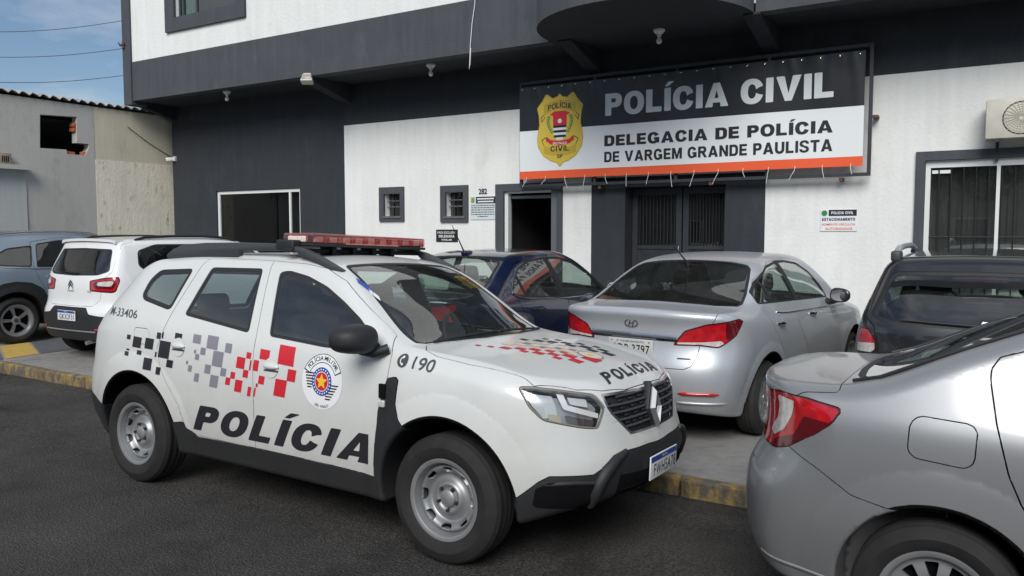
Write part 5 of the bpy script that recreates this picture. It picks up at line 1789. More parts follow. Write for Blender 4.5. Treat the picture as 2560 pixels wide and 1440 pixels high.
# grey part with the broken opening, drawn as a grid with cells left out
hole = [NW(*p) for p in ((100, 286), (192, 292), (192, 357), (222, 360), (222, 370), (213, 388), (168, 385), (166, 374), (100, 370))]
bm = bmesh.new()
y0, z1 = 2.0, zn
out_ = [(y0, .05), (ys, .05), (ys, zn), (y0, zn)]
cy_ = sum(p[0] for p in hole) / len(hole)
def nv(y, z, x=XN): return bm.verts.new((x, y, z))
hv = [nv(*p) for p in hole]
ov = [nv(*p) for p in out_]
em_ = [bm.edges.new((hv[i], hv[(i + 1) % len(hv)])) for i in range(len(hv))] + [bm.edges.new((ov[i], ov[(i + 1) % 4])) for i in range(4)]
bmesh.ops.triangle_fill(bm, use_beauty=True, use_dissolve=False, edges=em_)
hb = [nv(p[0], p[1], XN - .16) for p in hole]
for i in range(len(hole)):
    bm.faces.new((hv[i], hv[(i + 1) % len(hole)], hb[(i + 1) % len(hole)], hb[i]))
bm_obj('wall', bm, M_CEMENT, NB)['label'] = 'grey cement wall with a broken opening'
box('wall', (XN - .2, ys + .001, zl), (XN - .004, yend, zn), M_BEIGE, NB)['label'] = 'beige rendered upper wall'
box('wall', (XN - .2, ys + .004, .05), (XN + .008, yend, zl), M_LIME, NB)['label'] = 'peeling limewashed lower wall'
mesh_obj('room', [(XN - 3, 4, .3), (XN - 3, 11, .3), (XN - 3, 11, 4.5), (XN - 3, 4, 4.5)], [(0, 1, 2, 3)], M_ROOM, NB)
mesh_obj('back_wall', [(XN - 6, 2, .05), (XN, 2, .05), (XN, 2, zn), (XN - 6, 2, zn)], [(0, 1, 2, 3)], M_CEMENT, NB)
mesh_obj('ceiling', [(XN - 6, 2, zn - .3), (XN - .17, 2, zn - .3), (XN - .17, yend, zn - .3), (XN - 6, yend, zn - .3)], [(0, 1, 2, 3)], M_ROOM, NB)
for (px, py, w_, h_) in ((189, 312, .07, .07), (189, 324, .07, .07), (172, 381, .09, .05), (184, 383, .09, .05), (214, 383, .06, .06)):
    y_, z_ = NW(px, py)
    b_ = box('brick', (XN - .155, y_ - w_ / 2, z_ - h_ / 2), (XN - .02, y_ + w_ / 2, z_ + h_ / 2), M_TILE, NB, .006, 1)
# corrugated roof sheet
n = 190
V, F = [], []
for i in range(n + 1):
    y = 1.8 + (yend + .3 - 1.8) * i / n
    zz = .032 * math.sin(y * 2 * math.pi / .177)
    sag = .012 * math.sin(y * 1.9) + .05 * (y - 7) / 4
    for (x, dz) in ((XN + .07, .01), (XN - 6, .9)):
        V += [(x, y, zn + .055 + dz + zz + sag * .2), (x, y, zn + .047 + dz + zz + sag * .2)]
for i in range(n):
    a = i * 4
    F += [(a, a + 4, a + 6, a + 2), (a + 1, a + 3, a + 7, a + 5), (a, a + 1, a + 5, a + 4)]
mesh_obj('roof', V, F, M_FIBRE, NB, smooth=False)
# canopy, pale panel and vent at the far left
y_, z_ = NW(64, 418)
box('canopy', (XN + .004, 2.0, z_ - .06), (XN + .20, y_, z_ + .02), M_CEMENT, NB)
box('pale_panel', (XN + .003, 2.0, .05), (XN + .02, NW(66, 500)[0], z_ - .06), M_CEMENTL, NB)
a, b = NW(-20, 381), NW(21, 414)
vt = box('vent_box', (XN + .004, a[0], b[1]), (XN + .12, b[0], a[1]), mat('vent_tan', (.28, .23, .17), .8, noise=.25), NB, .01)
for k in range(4):
    box('slot', (XN + .118, b[0] - .16 + k * .032, b[1] + .05), (XN + .124, b[0] - .145 + k * .032, a[1] - .05), M_DARK, vt)
# thin cable down the wall to the camera
a, b = NW(318, 318), NW(425, 392)
t = thing('wall_cable', 'thin black cable running down the beige wall to the camera', 'cable', (XN + .02, a[0], a[1]))
tube('cable_strand', [(0, 0, 0), (0, (b[0] - a[0]) * .5, (b[1] - a[1]) * .5 - .03), (0, b[0] - a[0], b[1] - a[1])], .007, M_BARS, t, 5)
# power lines over the lot
for i, (l, r_) in enumerate((((-60, 80), (330, 48)), ((-60, 142), (330, 118)), ((-60, 204), (330, 186)))):
    P_ = []
    for k in range(9):
        u = k / 8
        d = pix_ray(l[0] + (r_[0] - l[0]) * u, l[1] + (r_[1] - l[1]) * u + 10 * math.sin(u * math.pi))
        P_.append(_C + d * (34 + 4 * u))
    t = thing('power_line', ['highest', 'middle', 'lowest'][i] + ' of three thin power lines crossing the blue sky', 'power line', tuple(P_[0]), 0, 'power lines in the sky')
    tube('line_strand', [p - P_[0] for p in P_], .016, mat('line_grey', (.10, .11, .13), .7), t, 5)
# ------------------------------------------------------------------ the far side of the street: unseen trees and houses added for windows and paint to reflect
M_LEAF = mat('leaf', (.055, .085, .028), .6, noise=.5, nscale=1.5)
M_BARK = mat('bark', (.09, .07, .055), .9, noise=.3, nscale=10, bump=.5, bscale=30)
M_ROOFT = mat('roof_tile', (.22, .10, .07), .85, noise=.3, nscale=8)
sheet('far_sidewalk', [(-60, -6.0), (40, -6.0), (40, -40), (-60, -40)], .10, M_CONCRETE)
def tree(loc, h, r, label):  # invented tree out of view, gives the panes foliage to reflect
    t = thing('unseen_tree', label, 'tree', loc, 0, 'unseen trees added for reflections')
    bm = bmesh.new()
    add_tube(bm, [(0, 0, 0), (.05, .02, h * .25), (-.04, .05, h * .45)], [.22, .16, .12], 10)
    limbs = []
    for k in range(7):
        a = k * 2.4 + rng.uniform(-.3, .3)
        e = Vector((math.cos(a) * r * .6, math.sin(a) * r * .6, h * rng.uniform(.62, .9)))
        add_tube(bm, [(-.04, .05, h * .42), (e.x * .45, e.y * .45, h * .58), e], [.09, .06, .02], 7)
        limbs.append(e)
    bmesh.ops.recalc_face_normals(bm, faces=bm.faces)
    bm_obj('trunk', bm, M_BARK, t, smooth=True)
    cs = [(Vector((0, 0, h * .75)), r * .75)] + [(e, r * rng.uniform(.35, .55)) for e in limbs]
    V, F = [], []
    for k in range(5200):
        c, rad = cs[int(rng.integers(len(cs)))]
        d = Vector(rng.normal(size=3)); d.normalize()
        p = c + d * rad * rng.uniform(.55, 1.05) ** .6
        a = Vector(rng.normal(size=3)); a.normalize()
        b = a.cross(d + Vector((.1, .2, .05))); b.normalize()
        s1, s2 = rng.uniform(.08, .16), rng.uniform(.05, .09)
        i = len(V)
        V += [p - a * s1, p + b * s2, p + a * s1, p - b * s2]
        F.append((i, i + 1, i + 2, i + 3))
    o = mesh_obj('crown', V, F, M_LEAF, t)
for loc, h, r, lab in (((-13.5, -8.6, .1), 6.6, 2.5, 'broad green unseen tree added farthest left across the street, reflected in the police car rear window'),
                       ((-8.0, -9.2, .1), 5.6, 2.1, 'small round unseen tree added across the street, reflected in the police car front window'),
                       ((-2.0, -10.5, .1), 6.2, 2.3, 'unseen green tree added across the street behind the camera for reflections'),
                       ((5.0, -9.0, .1), 6.8, 2.6, 'tall unseen green tree added farthest right across the street for reflections')):
    tree(loc, h, r, lab)
def house(x0, x1, y0, y1, h, col, label, roof_h=1.3):  # invented house out of view, added for glass and paint to reflect
    t = thing('house', label, 'house', ((x0 + x1) / 2, y1, .1), 0, 'unseen houses added for reflections')
    w = (x1 - x0) / 2
    d = y1 - y0
    mm = wall_mat('house_wall', col, .08, .3, 30)
    box('wall', (-w, -d, 0), (w, 0, h), mm, t)
    prism('roof', [(-d - .4, h), (.45, h), (-d / 2, h + roof_h)], -w - .3, w + .3, M_ROOFT, t, 'x')
    for k in range(2):
        x = -w * .5 + k * w
        f_ = box('window', (x - .6, .0, 1.0), (x + .6, .05, 2.2), M_ALU, t)
        box('pane', (x - .54, .045, 1.06), (x + .54, .056, 2.14), M_GATE, f_)
    d_ = box('door', (-.45, 0, 0), (.45, .04, 2.1), M_GATE, t)
    box('handle', (.30, .04, 1.0), (.36, .08, 1.05), M_CHROME, d_)
house(-26, -15.5, -19, -12, 3.4, (.42, .40, .36), 'invented beige single-storey house, unseen across the street at the far left, for reflections')
house(-14.5, -4.5, -21, -13, 3.6, (.30, .33, .36), 'invented grey single-storey house, unseen across the street, for reflections')
house(-3.6, 6.5, -20, -13, 5.8, (.45, .40, .34), 'invented tall two-storey house, unseen across the street behind the camera, for reflections', 1.5)
house(7.5, 18, -19, -12, 3.4, (.36, .34, .33), 'invented low house, unseen across the street at the far right, for reflections')
# ------------------------------------------------------------------ the police SUV
DUSTER = dict(
    axles=(1.337, -1.337), tyre_r=0.343, arch_r=0.43, xf=2.21, xr=-2.20, zmax=1.78,
    wp=[(-2.3, .80), (-1.9, .868), (-1.337, .893), (-.7, .885), (0, .88), (.6, .885), (1.337, .898), (1.75, .885), (2.3, .82)],
    belt=[(-2.2, 1.22), (-1.4, 1.19), (0, 1.10), (.9, 1.05), (2.2, 1.0)],
    sec=[(-1.0, -.10), (-.82, -.055), (-.66, -.02), (-.5, -.004), (-.34, .002), (-.2, .0), (-.08, -.012), (0, -.035), (.1, -.072), (.25, -.13), (.4, -.195), (.5, -.245), (.7, -.36)],
    top=[(-2.3, 1.40), (-2.0, 1.485), (-1.7, 1.555), (-1.3, 1.605), (-.8, 1.635), (-.3, 1.64), (.05, 1.625), (.28, 1.585), (.42, 1.535), (.75, 1.355), (1.02, 1.195), (1.12, 1.148), (1.25, 1.125), (1.5, 1.098), (1.75, 1.058), (1.95, 1.008), (2.1, .95), (2.25, .86)],
    crown=[(-2, .07), (0, .075), (.4, .06), (.9, .03), (1.2, .02), (2.2, .06)],
    sweep=[(-2.0, -.12), (-1.0, 0), (.1, 0.02), (.45, .10), (.9, .26), (1.2, .26), (1.5, .12), (1.9, .05), (2.2, .0)],
    nose=[(.2, -.17), (.32, -.085), (.42, -.02), (.52, .0), (.6, -.008), (.68, -.035), (.8, -.062), (.92, -.085), (1.05, -.15)],
    planf=[(0, 0), (.25, -.01), (.45, -.045), (.6, -.105), (.72, -.185), (.82, -.29), (.9, -.42), (.98, -.6)],
    tail=[(.3, .13), (.42, .03), (.55, .0), (.68, .01), (.8, .05), (1.0, .085), (1.15, .14), (1.3, .26), (1.5, .47), (1.65, .62)],
    planr=[(0, 0), (.35, .012), (.5, .03), (.62, .065), (.72, .11), (.82, .19), (.92, .38)],
    bottom=[(-2.2, .40), (-1.8, .27), (1.6, .25), (1.95, .345), (2.25, .43)],
    rad=[(-2.2, .09), (-1.4, .085), (.3, .075), (.9, .06), (1.3, .09), (2.2, .11)],
    planr_z=((.7, 1.05, 1.35), (1.0, 1.0, 1.8)), r_front=.085, r_rear=.09,
    flares=[(1.337, .343, .018, .44, .56), (-1.337, .343, .022, .44, .58)],
)
duster = Car('police_car', 'white police SUV with red roof light bar and checkered markings, parked parallel to the kerb', DUSTER, (-3.81, 4.19, -.031), 0.0, 0.0165, roll=math.radians(-2.3))
def build_duster(c):
    R = c.root
    W = M_WHITEPAINT
    # --- windows (traced on the near flank)
    fw = c.pts([(700, 680), (725, 676), (772, 690), (819, 716), (862, 754), (903, 797), (930, 838), (966, 882), (812, 869), (673, 841)])
    c.window('front_door_window', round_poly(fw, 0.03), M_GLASS_CLEAR, ymin=0.5, frame=0.02)
    rw = c.pts([(531, 668), (659, 671), (622, 833), (466, 789), (463, 783)])
    c.window('rear_door_window', round_poly(rw, 0.03), M_GLASS_CLEAR, ymin=0.5, frame=0.022)
    qw = c.pts([(403, 674), (486, 671), (425, 777), (359, 750), (355, 737), (375, 699)])
    c.window('quarter_window', round_poly(qw, 0.04), M_GLASS_CLEAR, ymin=0.5, frame=0.03)
    # windscreen and rear window, traced on the near half and mirrored
    ws = c.pts([(878, 690), (912, 738), (962, 800), (1035, 845), (1068, 858)], 'top')
    ctop = c.pts([(1000, 688)], 'top')[0]
    wsp = [np.array([p[0], p[1]]) for p in ws]
    ws_poly = [(.30, -.2), (.30, .3)] + [tuple(p) for p in wsp] + [(1.10, .45), (1.185, .2), (1.19, -.2)]
    print('ws', ws)
    c.window('windscreen', [(0.30, -.3), (0.29, .35)] + [(.285, .50), (.31, .545), (.36, .565), (.62, .625), (.90, .69), (1.0, .70), (1.04, .66), (1.10, .45), (1.145, .2), (1.15, -.3)], M_GLASS_CLEAR, 'top', frame=0.03, sides=False, cond=lambda V: 1.08 - V[:, 2])
    c.window('rear_window', round_poly([(-.2, 1.13), (.63, 1.15), (.56, 1.48), (-.2, 1.5)], .04), M_GLASS_MID, 'end', frame=0.03, sides=False, cond=lambda V: V[:, 0] + 1.4)
    # --- doors
    sill = [(-.775, .455), (-.70, .40), (-.1, .405), (.5, .40), (.87, .39)]
    fd = c.pts([(688, 652), (641, 841), (634, 1015), (640, 1120)]) + [np.array(p) for p in [(.5, .402), (.86, .392)]] + c.pts([(945, 1025), (969, 944), (981, 885), (993, 840)]) + c.pts([(905, 748), (868, 703), (822, 672), (770, 660)])
    rd = c.pts([(531, 644), (431, 781), (403, 841), (392, 872), (400, 919), (420, 966), (445, 1012), (465, 1070)]) + [np.array([-.70, .408])] + c.pts([(640, 1120), (634, 1015), (641, 841), (688, 652)])
    f_ = c.panel('front_door', fd, W, ymin=0.5)
    r_ = c.panel('rear_door', rd, W, ymin=0.5)
    # fuel flap
    ff = c.pts([(335, 818), (372, 822), (374, 862), (338, 858)])
    c.panel('fuel_flap', round_poly(ff, .03), W, ymin=.5, gap=.004)
    # hood
    hd = c.pts([(1066, 863), (1066, 876), (1092, 891), (1175, 912), (1278, 934), (1312, 946), (1335, 966)], 'top')
    print('hood', [tuple(np.round(p, 3)) for p in hd])
    hp = [(1.165, -.3), (1.155, .2), (1.11, .45), (1.06, .655)] + [tuple(p) for p in hd] + [(1.97, .60), (2.04, .45), (2.085, .25), (2.10, -.3)]
    c.panel('hood', hp, W, 'top', gap=.006, sides=False, cond=lambda V: .86 - V[:, 2])
    # head lamps
    hl = c.pts([(1293, 966), (1330, 966), (1400, 974), (1486, 985), (1514, 1018), (1497, 1073), (1450, 1070), (1357, 1052), (1322, 1019)], 'fcorner')
    c.lamp('headlight', round_poly(hl, .025), 'fcorner', M_LENS, mat('lamp_bezel', (.46, .47, .48), .3, .35), depth=.06, cond=lambda V: 1.2 - V[:, 0], edge=.009, edge_mat=mat('lamp_seal', (.20, .19, .16), .5))
    zp = lambda *q: c.pts(q, 'fcorner')
    c.zone('side_reflector', zp((1308, 974), (1385, 980), (1402, 1046), (1362, 1048), (1328, 1016)), 'fcorner', M_REFLECTOR, .040)
    c.zone('main_reflector', zp((1424, 984), (1474, 990), (1480, 1017), (1434, 1008)), 'fcorner', mat('lamp_bright', (.80, .81, .82), .25, .2), .036)
    c.zone('daylight_strip', zp((1393, 978), (1412, 980), (1424, 1012), (1504, 1034), (1503, 1046), (1412, 1024)), 'fcorner', mat('lamp_white', (.85, .86, .87), .35), .024)
    c.zone('lower_reflector', zp((1416, 1038), (1496, 1052), (1490, 1068), (1424, 1060)), 'fcorner', M_GREYPL, .030)
    c.zone('side_marker', zp((1372, 1036), (1404, 1040), (1408, 1058), (1376, 1052)), 'fcorner', mat('lamp_amberish', (.45, .38, .30), .3), .028)
    # grille
    gp = c.pts([(1518, 1022), (1500, 985), (1588, 970), (1636, 957)], 'fcorner')
    ctr = c.pts([(1636, 957), (1640, 1066)], 'fcorner')
    gq = c.pts([(1577, 1086), (1530, 1038)], 'fcorner')
    gpoly = gp + [gp[-1] + np.array([.5, 0]), ctr[1] + np.array([.5, 0]), ctr[1]] + gq
    I, S_ = c.cut(gpoly, 'fcorner', cond=lambda V: 1.5 - V[:, 0])
    gr = skin_obj('grille', I, M_BLACKPL, R, 0.03, -0.022)
    skin_obj('grille_frame', split(I, S_(I.V) + .012)[1], M_CHROME, gr, .012, .001)
    zs = np.linspace(.745, .905, 5)
    for k, z in enumerate(zs):
        yy = np.linspace(-.47, .47, 41)
        yy = yy[np.array([sd_poly(np.array([[(2.1 - abs(y) - .02 - .25 * max(0, abs(y) - .3)) * .7071, z]]), gpoly)[0] < 0.25 for y in yy])]
        half = .50 - .20 * max(0, (.80 - z) / .08) if z < .80 else .50 - .2 * max(0, (z - .87) / .05)
        yy = np.linspace(-half, half, 31)
        P, N = c.place(0, yy, np.full(31, z), 1, -.008)
        tube('grille_bar', P, .0085, M_GREYPL, gr, 6)
        for y in np.linspace(-half + .06, half - .06, 9):
            p, n = c.place(0, [y], [z + .02], 1, -.012)
            soft_box('grille_stud', p[0] - np.array([.01, .022, .006]), p[0] + np.array([.006, .022, .006]), M_BLACKPL, gr, .004)
    # lower front cladding and skid
    cl = c.pts([(1295, 1242), (1347, 1204), (1374, 1191), (1484, 1187), (1529, 1153), (1553, 1129), (1622, 1108), (1640, 1103)], 'fcorner')
    print('clad', [tuple(np.round(p, 3)) for p in cl])
    cp = [np.array([.3, .1]), np.array([.52, .33])] + cl + [cl[-1] + np.array([.5, 0]), np.array([2.2, .1])]
    fb = c.panel('front_bumper_cladding', cp, M_BLACKPL, 'fcorner', gap=.004, sides=False, off=.004, cond=lambda V: 1.45 - V[:, 0], lining=False)
    for nm, q, dep in (('bumper_recess', ((1338, 1222), (1372, 1207), (1478, 1203), (1492, 1222), (1468, 1262), (1330, 1266)), .035), ('lower_intake', ((1548, 1186), (1622, 1168), (1640, 1172), (1640, 1215), (1600, 1238), (1524, 1256)), .02)):
        pq = c.pts(q, 'fcorner')
        for o in fb[:1]:
            pass
        I2, _ = split(c.shells_last, sd_poly(PROJ['fcorner'][0](c.shells_last.V), pq))
        for sg in ((-1, 1) if nm == 'bumper_recess' else (0,)):
            if I2 is not None: skin_obj(nm, I2.side(sg) if sg else I2, M_DARK, fb[0], 0.0, .0065)
    # side cladding with the fender vent
    sp = [np.array(p) for p in [(-1.2, .15), (-1.2, .5), (-.925, .49)]] + c.pts([(419, 1044), (456, 1054)]) + [np.array(p) for p in sill[1:]] + c.pts([(934, 1122), (945, 1029), (946, 1012), (952, 966), (966, 946), (990, 942), (996, 951), (988, 1012), (995, 1050)]) + [np.array(p) for p in [(1.2, .6), (1.2, .15)]]
    c.panel('sill_cladding', sp, M_BLACKPL, ymin=.55, gap=.004, off=.006, rim=.02, cond=lambda V: V[:, 2] - 1.02, lining=False)
    rp = [np.array(p) for p in [(-2.4, .2), (-2.4, .62), (-2.08, .60), (-1.74, .50), (-1.6, .2)]]
    c.panel('rear_bumper_cladding', rp, M_BLACKPL, gap=.004, sides=False, off=.004, cond=lambda V: V[:, 0] + 1.6, lining=False)
    # tail lamps
    tl = [(-2.16, .84), (-1.965, .84), (-1.94, .98), (-1.99, 1.16), (-2.16, 1.16)]
    c.lamp('tail_light', [(.62, .80), (.95, .80), (.95, 1.10), (.66, 1.10)], 'end', M_REDLENS, cond=lambda V: V[:, 0] + 1.93)
    c.finish(W, (-1.95, 1.12))
    four_wheels(c, .885, .343, .215, .215, 'steel', .25)
    make_cabin(c, .05, -.80, .52, 1.08, 1.12)
build_duster(duster)
def duster_details(c):
    R = c.root
    # doors' lettering and checker, traced on the flank
    A, B, C_ = [np.array(c.cast(*q))[[0, 2]] for q in ((484, 1072), (921, 1161), (501, 1013))]
    for bm in heavy_text('POLÍCIA', 1, 1, .285, .16, each=True):
        c.decal('door_letter', bm, M_DECBLACK, cutgrid=False, fn=lambda u, v: A + (B - A) * u + (C_ - A) * v)
    z1 = lambda a, b: (200 + a / 3.2, 560 + b / 3.2)
    black = [(392,903,28,36),(458,945,65,85),(555,957,65,85),(632,893,30,50),(664,890,12,50),(790,897,55,45),(676,1005,85,135),(374,1035,30,35),(385,1003,22,14),(475,1028,35,35),(540,1120,65,95),(625,1175,35,60),(718,1118,50,60),(607,1043,12,40)]
    grey = [(938,920,60,70),(1063,948,85,105),(1190,993,50,75),(922,1020,16,28),(985,1018,38,55),(938,1063,30,45),(1103,1080,80,120),(858,1107,14,28),(880,1155,28,50),(933,1227,35,65),(1022,1160,45,70),(1147,1185,42,62),(1072,1258,62,95)]
    red = [(1352,1052,36,50),(1287,1110,65,90),(1364,1130,12,80),(1325,1198,40,60),(1223,1210,35,52),(1183,1257,36,58),(1267,1295,55,95),(1354,1340,26,75),(1480,1045,75,80),(1408,1132,40,85),(1655,1053,125,155),(1452,1248,45,65),(1693,1213,65,95),(1602,1312,90,135),(1415,1290,15,30),(1397,1345,12,70)]
    for lst, m in ((black, M_DECBLACK), (grey, M_DECGREY), (red, M_DECRED)):
        for a, b, w, h in lst:
            p = z1(a, b)
            c.quad_px('checker_square', p[0], p[1], w / 3.2, h / 3.2, m)
    # round handles
    for (a, b) in (z1(790, 985), z1(1532, 1150)):
        p = c.cast(a, b)
        for sg in (-1, 1):
            d = c.decal('handle_recess', ring_bm(0.0005, 0.062, 28, p[0], p[2]), M_WHITEPAINT, sgn=sg, off=0.0045)
            q, n = c.place(1, [p[0]], [p[2]], sg, 0.0)
            M = Matrix.Translation(q[0])
            bm = bmesh.new()
            bmesh.ops.create_uvsphere(bm, u_segments=20, v_segments=12, radius=1.0)
            for v in bm.verts:
                v.co = Vector((q[0][0] + v.co.x * 0.068, q[0][1] + sg * 0.004 + v.co.y * 0.022, q[0][2] - 0.004 + v.co.z * 0.020 + 0.012))
            bm_obj('door_handle', bm, M_WHITEPAINT, R, smooth=True)
            soft_box('handle_gap', (q[0][0] - .058, q[0][1] - .012, q[0][2] - .022), (q[0][0] + .06, q[0][1] + .012, q[0][2] - .012), M_GREYPL, R, .003)
    # numbers
    c.text_px('fleet_number', 'M-33406', (276, 786), (343, 797), (283, 765), M_INKGREY, shear=0.2, offset=0.004)
    c.text_px('emergency_number', '190', (1029, 922), (1085, 934), (1035, 890), M_INKGREY, shear=0.2, offset=0.012)
    p = c.cast(1007, 902)
    d = c.decal('phone_badge', ring_bm(0.0005, 0.036, 24, p[0], p[2]), M_INKGREY)
    bm = ring_bm(0.016, 0.022, 10, p[0] + .006, p[2], 1.9, 4.4)
    bm_merge(bm, ring_bm(0.0005, 0.007, 8, p[0] + .002, p[2] + .018), lambda v: v)
    bm_merge(bm, ring_bm(0.0005, 0.007, 8, p[0] + .002, p[2] - .018), lambda v: v)
    c.decal('phone_handset', bm, M_DECWHITE, off=.004, parent=d)
    # crest on the front door
    p = c.cast(805, 954)
    cx_, cz_ = p[0], p[2]
    base = c.decal('crest', ring_bm(0.0005, .162, 40, cx_, cz_), M_DECWHITE, off=.002)
    bm = bmesh.new()
    A0, A1 = math.radians(24), math.radians(156)
    for r in (.160, .112):
        bm_merge(bm, ring_bm(r - .004, r, 30, cx_, cz_, A0, A1), lambda v: v)
    for t in (A0, A1):
        bm_merge(bm, ring_bm(.110, .160, 1, cx_, cz_, t - .025, t + .025), lambda v: v)
    for k in range(6):
        zz = .075 - k * .0165
        bm_merge(bm, poly_bm([(cx_ - .135 + .004 * k, cz_ + zz - .035), (cx_ - .02 - .012 * k, cz_ + zz - .035), (cx_ - .02 - .012 * k, cz_ + zz - .027), (cx_ - .135 + .004 * k, cz_ + zz - .027)]), lambda v: v)
        zz = -.012 - k * .0165
        bm_merge(bm, poly_bm([(cx_ + .03, cz_ + zz - .008), (cx_ + .128 - .012 * k, cz_ + zz - .008), (cx_ + .135 - .012 * k, cz_ + zz), (cx_ + .03, cz_ + zz)]), lambda v: v)
    c.decal('crest_bars', bm, M_INK, off=.0032, parent=base)
    bm = bmesh.new()
    s_ = 'POLÍCIA MILITAR'
    for i, ch in enumerate(s_):
        if ch == ' ': continue
        t, w, h = text_bm(ch, .015)
        th = math.radians(146 - 112 * (i + .5) / len(s_))
        sc = .036
        Mx = Matrix.Translation((cx_ + .122 * math.cos(th), cz_ + .122 * math.sin(th), 0)) @ Matrix.Rotation(th - math.pi / 2, 4, 'Z') @ Matrix.Scale(sc, 4) @ Matrix.Translation((-w / 2, 0, 0))
        bm_merge(bm, t, lambda v: Mx @ v)
    c.decal('crest_lettering', bm, M_INK, off=.0032, parent=base, cutgrid=False)
    bm = bmesh.new()
    s_ = 'SÃO PAULO'
    for i, ch in enumerate(s_):
        if ch == ' ': continue
        t, w, h = text_bm(ch, .01)
        th = math.radians(-112 + 44 * (i + .5) / len(s_))
        Mx = Matrix.Translation((cx_ + .152 * math.cos(th), cz_ + .152 * math.sin(th), 0)) @ Matrix.Rotation(th + math.pi / 2, 4, 'Z') @ Matrix.Scale(.022, 4) @ Matrix.Translation((-w / 2, 0, 0))
        bm_merge(bm, t, lambda v: Mx @ v)
    c.decal('crest_lettering', bm, M_INK, off=.0032, parent=base, cutgrid=False)
    c.decal('crest_ring', ring_bm(.0005, .078, 36, cx_, cz_, sy=1.06), M_DECBLUE, off=.0038, parent=base)
    bm = bmesh.new()
    for k in range(22):
        t = 2 * math.pi * k / 22
        bm_merge(bm, ring_bm(.0003, .0055, 6, cx_ + .066 * math.cos(t), cz_ + .070 * math.sin(t)), lambda v: v)
    bm_merge(bm, ring_bm(.051, .055, 30, cx_, cz_, sy=1.06), lambda v: v)
    c.decal('crest_ring_dots', bm, M_DECWHITE, off=.0046, parent=base, cutgrid=False)
    c.decal('crest_field', ring_bm(.0005, .051, 30, cx_, cz_, sy=1.06), M_DECRED, off=.0046, parent=base)
    star = [(cx_ + (.046 if k % 2 == 0 else .021) * math.sin(k * math.pi / 5), cz_ + (.048 if k % 2 == 0 else .022) * math.cos(k * math.pi / 5)) for k in range(10)]
    c.decal('crest_star', poly_bm(star), M_DECYELLOW, off=.0054, parent=base)
    # hood lettering and checker
    A2, B2, C2 = [np.array(c.cast(*q))[[0, 1]] for q in ((1522, 962), (1645, 926), (1497, 934))]
    for bm in heavy_text('POLÍCIA', 1, 1, .25, .2, each=True):
        c.decal('hood_letter', bm, M_DECBLACK, axis=2, cutgrid=False, fn=lambda u, v: A2 + (B2 - A2) * u + (C2 - A2) * v)
    def hood_sq(lst, m, k=.062):
        for i, j, w in lst:
            x, y = 1.22 + i * k, -.44 + j * k
            bm = poly_bm([(x, y), (x + k * w, y), (x + k * w, y + k * w), (x, y + k * w)])
            c.decal('checker_square', bm, m, axis=2, off=.002)
    hood_sq([(0, 0, .5), (1, .5, .6), (2, 1, 1), (3, 2, 1), (4, 1.4, .7), (4, 3, 1), (5, 2, 1), (5.2, 4, .8), (6, 3, 1), (7, 2.2, .8), (7, 4, 1.2), (8.2, 3, 1.2), (8.4, 5.2, 1.6), (6.2, 5, .7)], M_DECRED)
    hood_sq([(1, 3, 1), (2, 4, 1), (3, 5, 1), (1.2, 5.4, .8), (4, 6, 1), (5, 7, 1), (5.2, 5.2, .7), (6, 6, 1), (7, 7, 1), (7, 5.6, .8), (8, 8, 1), (3, 7, .8), (2, 6.2, .7), (6, 8.2, .8), (8.8, 7.2, .8), (4.2, 8.4, .7)], M_DECCREAM)
    hood_sq([(2, 5.2, .7), (4, 5, .6), (5, 6.2, .6), (3.1, 8.2, .6), (6.1, 7.2, .6)], M_DECGREY)
    hood_sq([(.6, 7, .8), (1.6, 8, 1), (2.6, 9, 1), (3.6, 10, 1), (2.4, 11, .7), (4.6, 9.2, 1), (5.6, 10.2, 1.2), (4.6, 11.6, .8), (6.9, 9.4, 1), (7.2, 11.2, 1), (8.2, 10, 1.2), (6.2, 12.2, .7), (1.4, 10.2, .6)], M_DECBLACK)
    px_, py_ = 1.74, .02
    b2 = c.decal('hood_crest', ring_bm(.07, .08, 30, px_, py_), M_DECGREY, axis=2, off=.003)
    c.decal('hood_crest_ring', ring_bm(.022, .07, 24, px_, py_), M_DECCREAM, axis=2, off=.003, parent=b2)
    c.decal('hood_crest_field', ring_bm(.0005, .022, 20, px_, py_), M_DECYELLOW, axis=2, off=.003, parent=b2)
    # roof rails: side outline traced on a lengthwise plane, standing on the roof
    def at(px, py, yl):
        q = c.on_plane(px, py, 1, yl)
        return (q[0], q[2])
    yl = -.615
    top = [at(a, b, yl) for a, b in [(424, 636), (440, 622), (461, 612), (520, 607), (610, 606), (700, 609), (735, 613), (768, 623), (803, 641), (835, 660), (862, 677)]]
    low = [at(a, b, yl) for a, b in [(835, 678), (800, 659), (770, 645), (755, 640), (748, 631), (735, 628), (700, 627), (603, 627), (600, 641), (520, 642), (424, 645)]]
    for sg in (-1, 1):
        o = prism('roof_rail', top + low, -.026 + sg * .615, .026 + sg * .615, M_GREYPL, R, 'y', bevel=.010)
        soft_box('rail_clamp', (-.20, sg * .615 - .04, 1.645), (-.04, sg * .615 + .04, 1.715), M_BLACKPL, o, .012)
    # light bar
    M_LB = glass_mat('lightbar_lens', (.97, .58, .56), rough=.03, ior=1.35, dirt=.15)
    lb = soft_box('light_bar', (-.22, -.585, 1.6770), (.06, .585, 1.6950), M_BLACKPL, R, .006)
    soft_box('light_bar_lens', (-.21, -.585, 1.6960), (.055, .585, 1.7620), M_LB, lb, .014)
    m_led = mat('led_module', (.70, .60, .54), .3, noise=.3, nscale=120)
    m_red = mat('lightbar_red', (.50, .035, .04), .3, coat=.5)
    soft_box('light_bar_cap', (-.205, -.575, 1.7490), (.05, .575, 1.7555), m_red, lb, .003)
